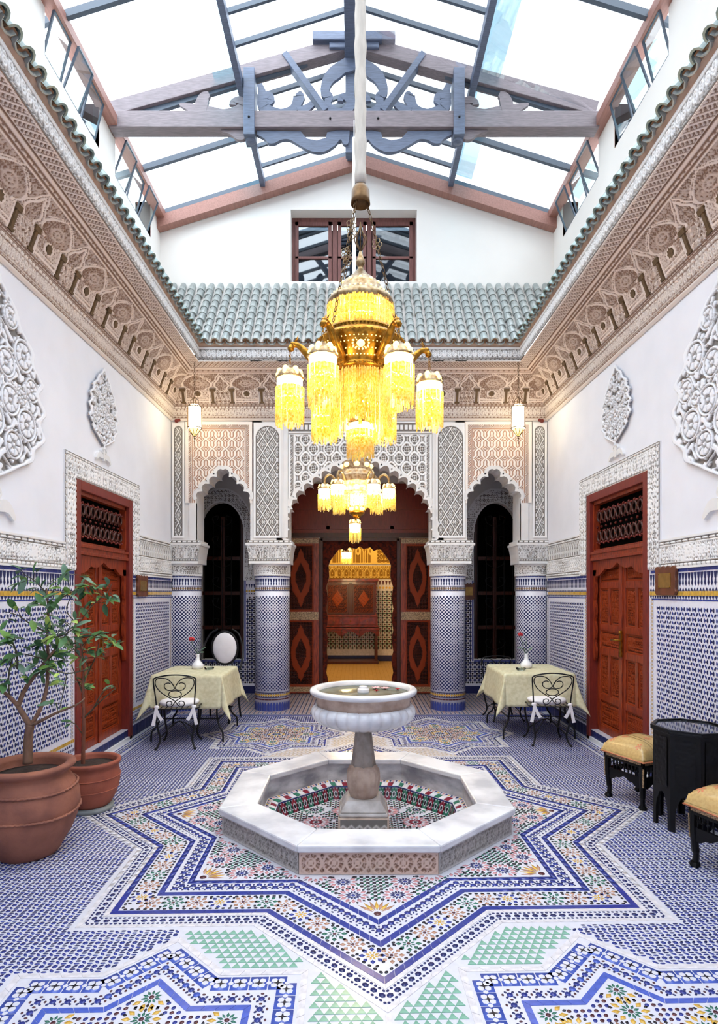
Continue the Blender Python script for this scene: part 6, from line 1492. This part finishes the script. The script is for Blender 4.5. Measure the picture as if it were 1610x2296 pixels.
vase('white bottle vase on right green tablecloth', 2.05, 7.12, (-.075, .40), [(-.03, .24, -.08, .005), (.0, .28, -.05, .05), (.03, .22, .05, .03), (.0, .33, .0, .05)], 'right')
def ashtray(label, x, y):
    m = MB(); m.lathe([(.0, .0), (.05, .0), (.06, .028), (.054, .03), (.045, .01), (.0, .008)], 16); o = m.build('ashtray', 'clear_glass', None, loc=(x, y, .7445)); tag(o, label, 'ashtray', 'glass ashtrays')
ashtray('clear glass ashtray on left green tablecloth', -1.75, 6.98); ashtray('clear glass ashtray on right green tablecloth', 1.93, 6.92)
# ------------------------------------------------------------------ stools and inlaid table on the right
def stool(label, x, y, rz):
    s = thing('upholstered_stool', label, 'stool', (x, y, 0), rz, 'gold silk stools'); a = .19; hz = .365
    m = MB()
    for q in range(4):
        R = Matrix.Rotation(q*PI/2, 4, 'Z')
        b = MB(); b.bb(-a, a, -a, -a+.03, hz-.045, hz)
        vl = [R @ Vector(v) for v in b.v]; m.add(vl, b.f)
    m.build('seat_rail', 'ebony', s, .003)
    m = MB()
    for q in range(4):
        R = Matrix.Rotation(q*PI/2, 4, 'Z'); b = MB(); b.bb(-a+.02, a-.02, -a-.003, -a, hz-.024, hz-.004); m.add([R @ Vector(v) for v in b.v], b.f)
    m.build('inlay_strip', 'inlay', s)
    # silk cushion, domed square
    N = 22; V = []
    for i in range(N+1):
        for j in range(N+1):
            u, v = -1+2*i/N, -1+2*j/N; e = max(abs(u), abs(v)); k = max(0, 1-e**3.2)**.55; V.append((u*(a+.018), v*(a+.018), hz+.022+.125*k*(1-.12*(u*u+v*v))))
    ii = np.arange((N+1)**2).reshape(N+1, N+1); q_ = np.stack([ii[:-1, :-1], ii[1:, :-1], ii[1:, 1:], ii[:-1, 1:]], -1).reshape(-1, 4); b0 = len(V)
    top = np.array(V); rim = [(su, sv) for su, sv in [(-1, -1), (1, -1), (1, 1), (-1, 1)]]
    cu = fast('cushion', top, [(q_, 0)], ['gold_silk'], s, True)
    m = MB(); e = a+.018; m.bb(-e, e, -e, e, hz-.002, hz+.024); m.build('cushion_base', 'gold_silk', cu, .01)
    m = MB(); m.tube([(-e, -e, hz+.005), (e, -e, hz+.005), (e, e, hz+.005), (-e, e, hz+.005)], .006, 6, 0, True); m.build('piping', 'silk_coral', cu)
    def on(u, v): k = max(0, 1-max(abs(u), abs(v))**3.2)**.55; return Vector((u*(a+.018), v*(a+.018), hz+.0235+.125*k*(1-.12*(u*u+v*v))))
    for cu_, cv in ((-.75, -.6), (-.05, -.35), (.55, -.62), (-.45, .3), (.3, .45), (-.72, .65), (.7, .1)):
        m = MB()
        for k in range(6):
            t = 2*PI*k/6; m.add([on(cu_, cv), on(cu_+.10*math.cos(t-.3), cv+.10*math.sin(t-.3)), on(cu_+.15*math.cos(t), cv+.15*math.sin(t)), on(cu_+.10*math.cos(t+.3), cv+.10*math.sin(t+.3))], ((0, 1, 2, 3),))
        m.build('embroidered_flower', 'silk_coral', cu)
    m = MB()
    for uu in (-.4, -.25, .25, .4): m.tube([on(uu+.03*math.sin(5*v), v)+Vector((0, 0, .0008)) for v in np.linspace(-.93, .93, 16)], .0016, 4)
    m.build('stitched_stripes', 'silk_stripe', cu, kind='stuff')
    for q in range(4):
        R = Matrix.Rotation(q*PI/2, 4, 'Z'); b = MB(); b.tube(crom([(-a+.02, -a+.02, hz-.03), (-a+.021, -a+.021, hz-.14), (-a+.026, -a+.026, .12), (-a+.030, -a+.030, .07), (-a+.028, -a+.028, .03), (-a+.024, -a+.024, .012)], 4), [.025]*6+[.022]*5+[.018]*5+[.019]*4+[.026]*1, 8); b.lathe([(.026, 0), (.032, .012), (.024, .03)], 10, (-a+.025, -a+.025, 0))
        m = MB(); m.add([R @ Vector(v) for v in b.v], b.f, 0); lg = m.build('leg', 'ebony', s)
        st = MB(); st.beam((-a+.0015, -a+.0015, hz-.05), (-a+.005, -a+.005, hz-.19), .014, .006, 0, (1, 1, 0)); m = MB(); m.add([R @ Vector(v) for v in st.v], st.f); m.build('inlay_strip', 'inlay', lg)
        # pierced apron with turned spindles
        b = MB()
        for k in range(9):
            xx = -a+.05+(2*a-.1)*k/8; b.tube([(xx, -a+.018, hz-.045), (xx, -a+.018, hz-.125)], .0055, 6); b.ball((xx, -a+.018, hz-.085), (.011, .011, .012), 6, 4)
        b.bb(-a+.03, a-.03, -a+.01, -a+.026, hz-.14, hz-.122)
        sc = [(-a+.03, hz-.14)]+[(-a+.03+(2*a-.06)*t, hz-.15-.05*abs(math.cos(PI*t))**1.3-.012*abs(math.sin(t*PI*4))) for t in np.linspace(0, 1, 25)]+[(a-.03, hz-.14)]
        b.prism(sc, -a+.012, -a+.024, lambda u, v, d: (u, d, v)); m = MB(); m.add([R @ Vector(v) for v in b.v], b.f); m.build('pierced_apron', 'ebony', s)
    return s
stool('gold silk stool between door and octagonal black table', 2.265, 4.70, math.radians(23)); stool('gold silk stool nearest viewer beside octagonal black table', 2.255, 3.46, math.radians(20))
t = thing('octagonal_table', 'black octagonal carved side table with inlaid mirror top by right wall', 'table', (2.375, 4.19, 0), math.radians(8)); R8 = .262; zt = .695
def o8(r, z, rot=PI/8): return [(r*math.cos(rot+k*PI/4), r*math.sin(rot+k*PI/4), z) for k in range(8)]
m = MB(); m.add(o8(R8, zt-.02)+o8(R8, zt), [tuple(range(7, -1, -1)), tuple(range(8, 16))]+[(i, (i+1) % 8, 8+(i+1) % 8, 8+i) for i in range(8)]); top = m.build('table_top', 'ebony', t, .004)
m = MB(); m.add(o8(R8-.025, zt+.0012), (tuple(range(8)),)); m.build('mirror_inlay', 'table_mirror', top)
m = MB(); A, B = o8(R8, zt+.001), o8(R8, zt+.012); A2, B2 = o8(R8-.022, zt+.001), o8(R8-.022, zt+.012); m.add(A+B+A2+B2, [(i, (i+1) % 8, 8+(i+1) % 8, 8+i) for i in range(8)]+[(8+i, 8+(i+1) % 8, 24+(i+1) % 8, 24+i) for i in range(8)]+[(16+i, 24+i, 24+(i+1) % 8, 16+(i+1) % 8) for i in range(8)]); m.build('raised_edge', 'ebony', top)
for k in range(8):
    P_ = o8(R8-.02, 0); a, c = Vector(P_[k]), Vector(P_[(k+1) % 8]); u = (c-a).normalized(); L = (c-a).length; n = (a+c).normalized()
    pol = [(0, 0), (.03, 0), (.03, .12)]+[(.03+(L-.06)*s, .12+.13*math.sin(PI*s)**.7+.012*abs(math.sin(s*PI*5))) for s in np.linspace(.04, .96, 15)]+[(L-.03, .12), (L-.03, 0), (L, 0), (L, zt-.02), (0, zt-.02)]
    m = MB(); m.prism(pol, -.02, 0, lambda p, q, d: tuple(a+u*p+n*d+Vector((0, 0, q)))); pn = m.build('side_panel', 'ebony', t)
    relief('panel_carving', .03, L-.03, .30, zt-.05, .009, lambda p, q: np.maximum(p_lattice(p-L/2, q, .06, .08), p_leaf(p, q, .05)*.8), lambda p, q, h: (a.x+u.x*p+n.x*(h+.001), a.y+u.y*p+n.y*(h+.001), q), 'ebony', pn, .006)
# ------------------------------------------------------------------ wooden plaques
def plaque(label, org, ux, n, w, h, group='wooden wall plaques'):
    """org: centre on the wall; ux: along the wall; n: away from it"""
    ux, n = Vector(ux), Vector(n); p = thing('wooden_plaque', label, 'plaque', org, 0, group); mp = lambda u, v, d: tuple(ux*u+n*d+Vector((0, 0, v)))
    o = [(-w/2, -h/2+.03), (-w/2+.03, -h/2), (w/2-.03, -h/2), (w/2, -h/2+.03)]+[(w/2-.012*abs(math.sin(6*t)), -h/2+.03+(h-.06)*t) for t in np.linspace(.1, 1, 10)]+[(w/2-w*t, h/2-.02+.022*abs(math.sin(t*PI*4))) for t in np.linspace(.02, .98, 25)]+[(-w/2+.012*abs(math.sin(6*t)), h/2-.03-(h-.06)*t) for t in np.linspace(0, .9, 10)]
    m = MB(); m.prism(o, .004, .03, mp); m.build('board', 'plaque_wood', p, .004)
    m = MB(); m.prism([(-w*.29, -h*.24), (w*.29, -h*.24), (w*.29, h*.26), (-w*.29, h*.26)], .03, .034, mp); pl = m.build('brass_plate', 'plate_brass', p)
    m = MB()
    for su in (-1, 1):
        for sv in (-1, 1): m.ball(mp(su*w*.265, h*.01+sv*h*.22, .035), .005, 6, 4)
    m.build('pins', 'brass', pl)
    return p
plaque('wooden plaque with brass plate on tiled right wall beside the near side of the door', (XR-.004, 4.985, 1.755), (0, 1, 0), (-1, 0, 0), .34, .245)
plaque('wooden plaque with brass plate on tiled left wall between door and corner', (XL+.004, 7.0, 1.735), (0, 1, 0), (1, 0, 0), .34, .25)
plaque('small dark wooden plaque on gallery wall half hidden behind right round column', (1.845, YB-.006, 1.68), (1, 0, 0), (0, -1, 0), .20, .27)
# ------------------------------------------------------------------ potted lemon trees
def leafmesh(i, L=.085, w=.036):
    v = []; k = 5
    for t in range(k+1):
        s = t/k; ww = w/2*math.sin(PI*min(1, s*.94+.04))**.8; z = -.10*L*s*s*2; x = L*s; v += [(x, -ww, z+.25*ww), (x, 0, z), (x, ww, z+.25*ww)]
    f = []
    for t in range(k): b = 3*t; f += [(b, b+3, b+4, b+1), (b+1, b+4, b+5, b+2)]
    me = bpy.data.meshes.new('leaf'); me.from_pydata(v, [], f); me.materials.append(MATS['leaf_%d' % i]); me.polygons.foreach_set('use_smooth', [True]*len(f)); me.update(); return me
LEAF = [leafmesh(i) for i in range(5)]
def lemon_tree(label, Y0, trunk, limbs, nleaf, lsc, spread, seed, bark):
    """trunk and limbs as polylines in photograph coordinates with a depth offset; leaves set along the outer limbs"""
    r = random.Random(seed)
    def W(p): y = Y0+p[2]; return Vector(((p[0]-VX)*y/F, y, EYE+(HZ-p[1])*y/F))
    base = W(trunk[0][0]); t = thing('lemon_tree', label, 'tree', tuple(base), 0, 'potted lemon trees')
    def tube(ps, r0, r1, nm, ma): q = crom([tuple(W(p)-base) for p in ps], 6); m = MB(); m.tube(q, list(np.linspace(r0, r1, len(q))), 8); m.build(nm, ma, t); return q
    tube(trunk[0], *trunk[1], 'trunk', bark); tips = []
    for ps, r0, r1, lf in limbs:
        q = tube(ps, r0, r1, 'branch', bark if r0 > .007 else 'twig')
        if lf: tips += [(Vector(q[i]), Vector(q[min(i+1, len(q)-1)])-Vector(q[max(i-1, 0)]), lf) for i in range(int(len(q)*.35), len(q))]
    tw = MB(); k = 0
    wts = [x[2] for x in tips]
    while k < nleaf:
        p, d, _ = r.choices(tips, wts)[0]; d = d.normalized() if d.length > 0 else Vector((0, 0, 1))
        off = Vector((r.gauss(0, 1), r.gauss(0, 1), r.gauss(.15, .8)))*spread; e = p+off*.5; tw.tube([p, p+off*.25+Vector((0, 0, .004)), e], .0018, 4)
        for _ in range(r.choice((2, 3, 3))):
            dr = (off.normalized()*.8+Vector((r.gauss(0, .8), r.gauss(0, .8), r.gauss(-.05, .55)))).normalized(); s = lsc*r.uniform(.75, 1.45)
            o = bpy.data.objects.new('leaf', LEAF[r.choices((0, 1, 2, 3, 4), (4, 4, 2, .8, 3))[0]]); z = Vector((r.gauss(0, .4), r.gauss(-.45, .4), 1)).normalized(); yv = z.cross(dr).normalized(); z = dr.cross(yv)
            M = Matrix((dr, yv, z)).transposed().to_4x4(); M.translation = e+Vector((r.gauss(0, .008), r.gauss(0, .008), r.gauss(0, .008))); COL.objects.link(o); o.parent = t; o.matrix_basis = M @ Matrix.Scale(s, 4); k += 1
    tw.build('leaf_twigs', 'twig', t, kind='stuff'); return t
BP = (-2.09, 3.75); SP = (-2.045, 4.52)
lemon_tree('taller lemon tree with forked grey trunk growing in large worn clay pot', 3.75, ([(62, 1712, 0), (63, 1660, 0), (68, 1625, 0)], (.030, .026)), [
    ([(68, 1628, 0), (48, 1595, .0), (36, 1578, .0), (8, 1552, -.05), (-30, 1530, -.1)], .020, .007, 1), ([(40, 1585, 0), (55, 1548, .05), (80, 1512, .06), (104, 1480, .05), (124, 1455, .05)], .016, .007, 1),
    ([(68, 1628, 0), (90, 1590, .02), (104, 1545, .05), (108, 1480, .08), (106, 1430, .06), (108, 1370, .05), (104, 1320, .05)], .014, .005, 1.5), ([(68, 1628, 0), (100, 1612, -.04), (130, 1597, -.05), (172, 1580, -.05), (190, 1565, -.02)], .012, .004, .3),
    ([(78, 1515, .06), (110, 1498, .0), (150, 1510, -.05), (200, 1500, -.05)], .006, .003, .6), ([(106, 1430, .06), (140, 1425, .02), (165, 1410, 0)], .005, .003, 1.2), ([(108, 1370, .05), (140, 1340, .05), (175, 1320, .03)], .005, .002, 1),
    ([(104, 1330, .05), (75, 1300, .02), (50, 1288, 0)], .005, .002, 1.), ([(106, 1345, .05), (130, 1310, .04), (150, 1285, .02)], .004, .002, 1), ([(108, 1420, .06), (70, 1400, .05), (40, 1380, .0), (12, 1372, -.03)], .006, .002, 1.3), ([(40, 1500, .02), (36, 1460, .02), (20, 1430, .0), (-10, 1410, .0)], .007, .003, 1.5),
    ([(104, 1480, .05), (70, 1470, .02), (30, 1462, .0)], .005, .002, 1.4), ([(20, 1558, -.03), (20, 1510, -.02), (30, 1470, 0)], .006, .003, 1.2), ([(150, 1512, -.05), (140, 1560, -.05), (134, 1590, -.05)], .004, .002, .2), ([(124, 1455, .05), (150, 1420, .05), (160, 1395, .03)], .005, .002, 1.3)], 225, .88, .055, 11, 'bark')
lemon_tree('smaller lemon tree with slim brown trunk growing in round red pot', 4.52, ([(186, 1722, 0), (187, 1660, 0), (188, 1610, 0), (186, 1550, 0), (188, 1500, 0)], (.017, .008)), [
    ([(188, 1500, 0), (182, 1450, .03), (175, 1400, .02), (178, 1340, .02), (190, 1300, 0)], .008, .004, .8), ([(188, 1610, 0), (208, 1590, -.02), (225, 1560, -.03), (240, 1545, -.03), (260, 1543, -.03)], .006, .003, .2), ([(188, 1610, 0), (228, 1570, 0), (260, 1543, 0)], .006, .003, .05),
    ([(187, 1560, 0), (176, 1530, .02), (160, 1490, .03)], .006, .003, .7), ([(187, 1530, 0), (202, 1500, 0), (215, 1470, 0), (222, 1440, 0)], .006, .003, 1.4), ([(175, 1400, .02), (205, 1360, .0), (222, 1345, 0), (240, 1330, 0), (250, 1310, 0)], .004, .002, .7), ([(182, 1450, .03), (210, 1425, .02), (240, 1440, .0), (258, 1445, 0)], .004, .002, 1.3),
    ([(175, 1400, .02), (150, 1370, .0), (165, 1330, 0), (195, 1312, 0), (225, 1330, -.02), (245, 1345, -.02)], .004, .002, .8), ([(187, 1650, 0), (170, 1625, .02), (160, 1620, .02)], .004, .002, .25), ([(186, 1480, 0), (165, 1455, .02), (155, 1440, .02)], .004, .002, 1.2), ([(200, 1500, 0), (185, 1465, -.04), (200, 1430, -.05)], .004, .002, 1.2)], 165, .82, .05, 23, 'twig_red')
p = thing('large_clay_pot', 'large worn terracotta pot with rope bands on the left', 'pot', (*BP, 0)); m = MB()
zz = .565
wob = lambda t, i: 1+.008*math.sin(3*t+i)
m.lathe([(.0, .0), (.165, .0), (.185, .02), (.20, .05), (.25, .13), (.285, .22), (.298, .31), (.293, .38), (.272, .44), (.243, .485), (.228, .505), (.235, .52), (.262, .535), (.275, .552), (.270, .568), (.245, .574), (.222, .566), (.213, .54), (.225, .46), (.0, .455)], 56, flute=wob); m.build('body', 'terracotta', p)
for z, r in ((.275, .294), (.425, .279)):
    m = MB(); n = 150; m.tube([((r+.004+.003*math.sin(k*2.1))*math.cos(2*PI*k/n), (r+.004+.003*math.sin(k*2.1))*math.sin(2*PI*k/n), z+.006*math.sin(6*PI*k/n)+.0035*math.sin(k*2.6)) for k in range(n)], .0085, 6, 0, True); m.build('rope_band', 'terracotta', p)
m = MB(); m.lathe([(0, .515), (.10, .512), (.214, .50)], 32); m.build('soil', 'soil', p)
p = thing('round_red_pot', 'smaller round red clay pot on grey plate beside the large pot', 'pot', (*SP, 0)); m = MB()
m.lathe([(0, .03), (.13, .03), (.155, .05), (.19, .12), (.212, .20), (.215, .25), (.207, .30), (.202, .33), (.215, .345), (.222, .36), (.218, .375), (.20, .378), (.188, .36), (.19, .30), (.0, .29)], 48); m.build('body', 'terracotta_red', p)
m = MB()
for z, r in ((.255, .216), (.165, .203)): m.tube([(r*math.cos(2*PI*k/48), r*math.sin(2*PI*k/48), z) for k in range(48)], .005, 6, 0, True)
m.build('moulded_line', 'terracotta_red', p)
m = MB(); m.lathe([(0, .335), (.09, .345), (.19, .33)], 28); m.build('soil', 'soil', p)
m = MB(); m.lathe([(0, 0), (.165, 0), (.17, .005), (.17, .03), (.0, .032)], 40); o = m.build('slate_dish', 'slate_plate', None, loc=(*SP, .001)); tag(o, 'flat grey round dish under the small red pot', 'dish')
# ------------------------------------------------------------------ cabinet in the room behind
cb = thing('inlaid_cabinet', 'tall red wooden cabinet on stand with two inlaid doors in the lamplit room', 'cabinet', (-.145, 13.95, 0)); w = 1.26; hw = w/2; yf = -.26
m = MB(); m.bb(-hw+.03, hw-.03, yf+.02, .28, 1.13, 1.92); m.bb(-hw-.02, hw+.02, yf-.03, .3, 1.92, 1.99); m.bb(-hw, hw, yf, .29, 1.89, 1.92); m.bb(-hw, hw, yf-.01, .29, 1.10, 1.14); m.build('body', 'cabinet_wood', cb, .006)
m = MB(); m.bb(-hw-.02, hw+.02, yf-.02, .29, .86, .90); m.bb(-hw, hw, yf, .28, .90, 1.10); m.bb(-hw-.05, hw+.05, yf-.04, .3, .80, .84); m.build('drawer_case', 'cabinet_wood', cb, .006)
for a, c in ((-hw+.06, -.04), (.04, hw-.06)):
    m = MB(); m.bb(a, c, yf-.01, yf+.025, 1.16, 1.87); d = m.build('door', 'dark_wood', cb, .006); mid = (a+c)/2
    def hf(u, v):
        e = np.minimum(np.minimum(u-a, c-u), np.minimum(v-1.16, 1.87-v)); r = np.maximum(np.abs(u-mid)/.16, np.abs(v-1.515)/.24); dm = np.abs(u-mid)/.17+np.abs(v-1.515)/.27
        h = np.where(dm < .75, p_lattice(u-mid, v-1.515, .10, .10)*.6+.4, np.where(e < .09, p_weave(u, v, .05)*.7, p_leaf(u, v, .12)*.45)); return np.where(e < .035, .0, h), np.where(e < .03, .0, h)
    relief('inlay_panel', a+.045, c-.045, 1.20, 1.83, .011, hf, lambda U, V, h: (U, yf-.012-h, V), 'inlay_tone', d, .004)
m = MB(); m.bb(-.035, .035, yf-.02, yf+.01, 1.15, 1.88); m.build('centre_post', 'dark_wood', cb)
for k in range(3): x = -hw+.05+k*(w-.1)/3; m = MB(); m.bb(x+.01, x+(w-.1)/3-.01, yf-.012, yf+.01, .92, 1.08); d = m.build('drawer', 'cabinet_wood', cb, .005); m = MB(); m.ball((x+(w-.1)/6, yf-.02, 1.0), .014, 8, 6); m.build('knob', 'brass', d)
pol = [(-hw-.03, .80)]+[(-hw-.03+(w+.06)*t, .76-.11*abs(math.cos(t*PI*3))**3) for t in np.linspace(0, 1, 61)]+[(hw+.03, .80)]
m = MB(); m.prism(pol, yf-.02, yf+.01, lambda u, v, d: (u, d, v)); m.build('fretted_apron', 'cabinet_wood', cb)
for x in (-hw, hw-.06):
    for y in (yf, .20): m = MB(); m.bb(x, x+.06, y, y+.06, .06, .80); m.build('leg', 'dark_wood', cb, .004)
for x in (-.21, .21):
    m = MB(); m.lathe([(.012, .62), (.03, .66), (.02, .70), (.03, .74), (.02, .80)], 12, (x, yf-.0, 0)); m.build('drop_finial', 'dark_wood', cb)
m = MB(); m.bb(-hw-.02, hw+.02, yf-.02, .28, .0, .07); m.build('foot_board', 'dark_wood', cb, .006)
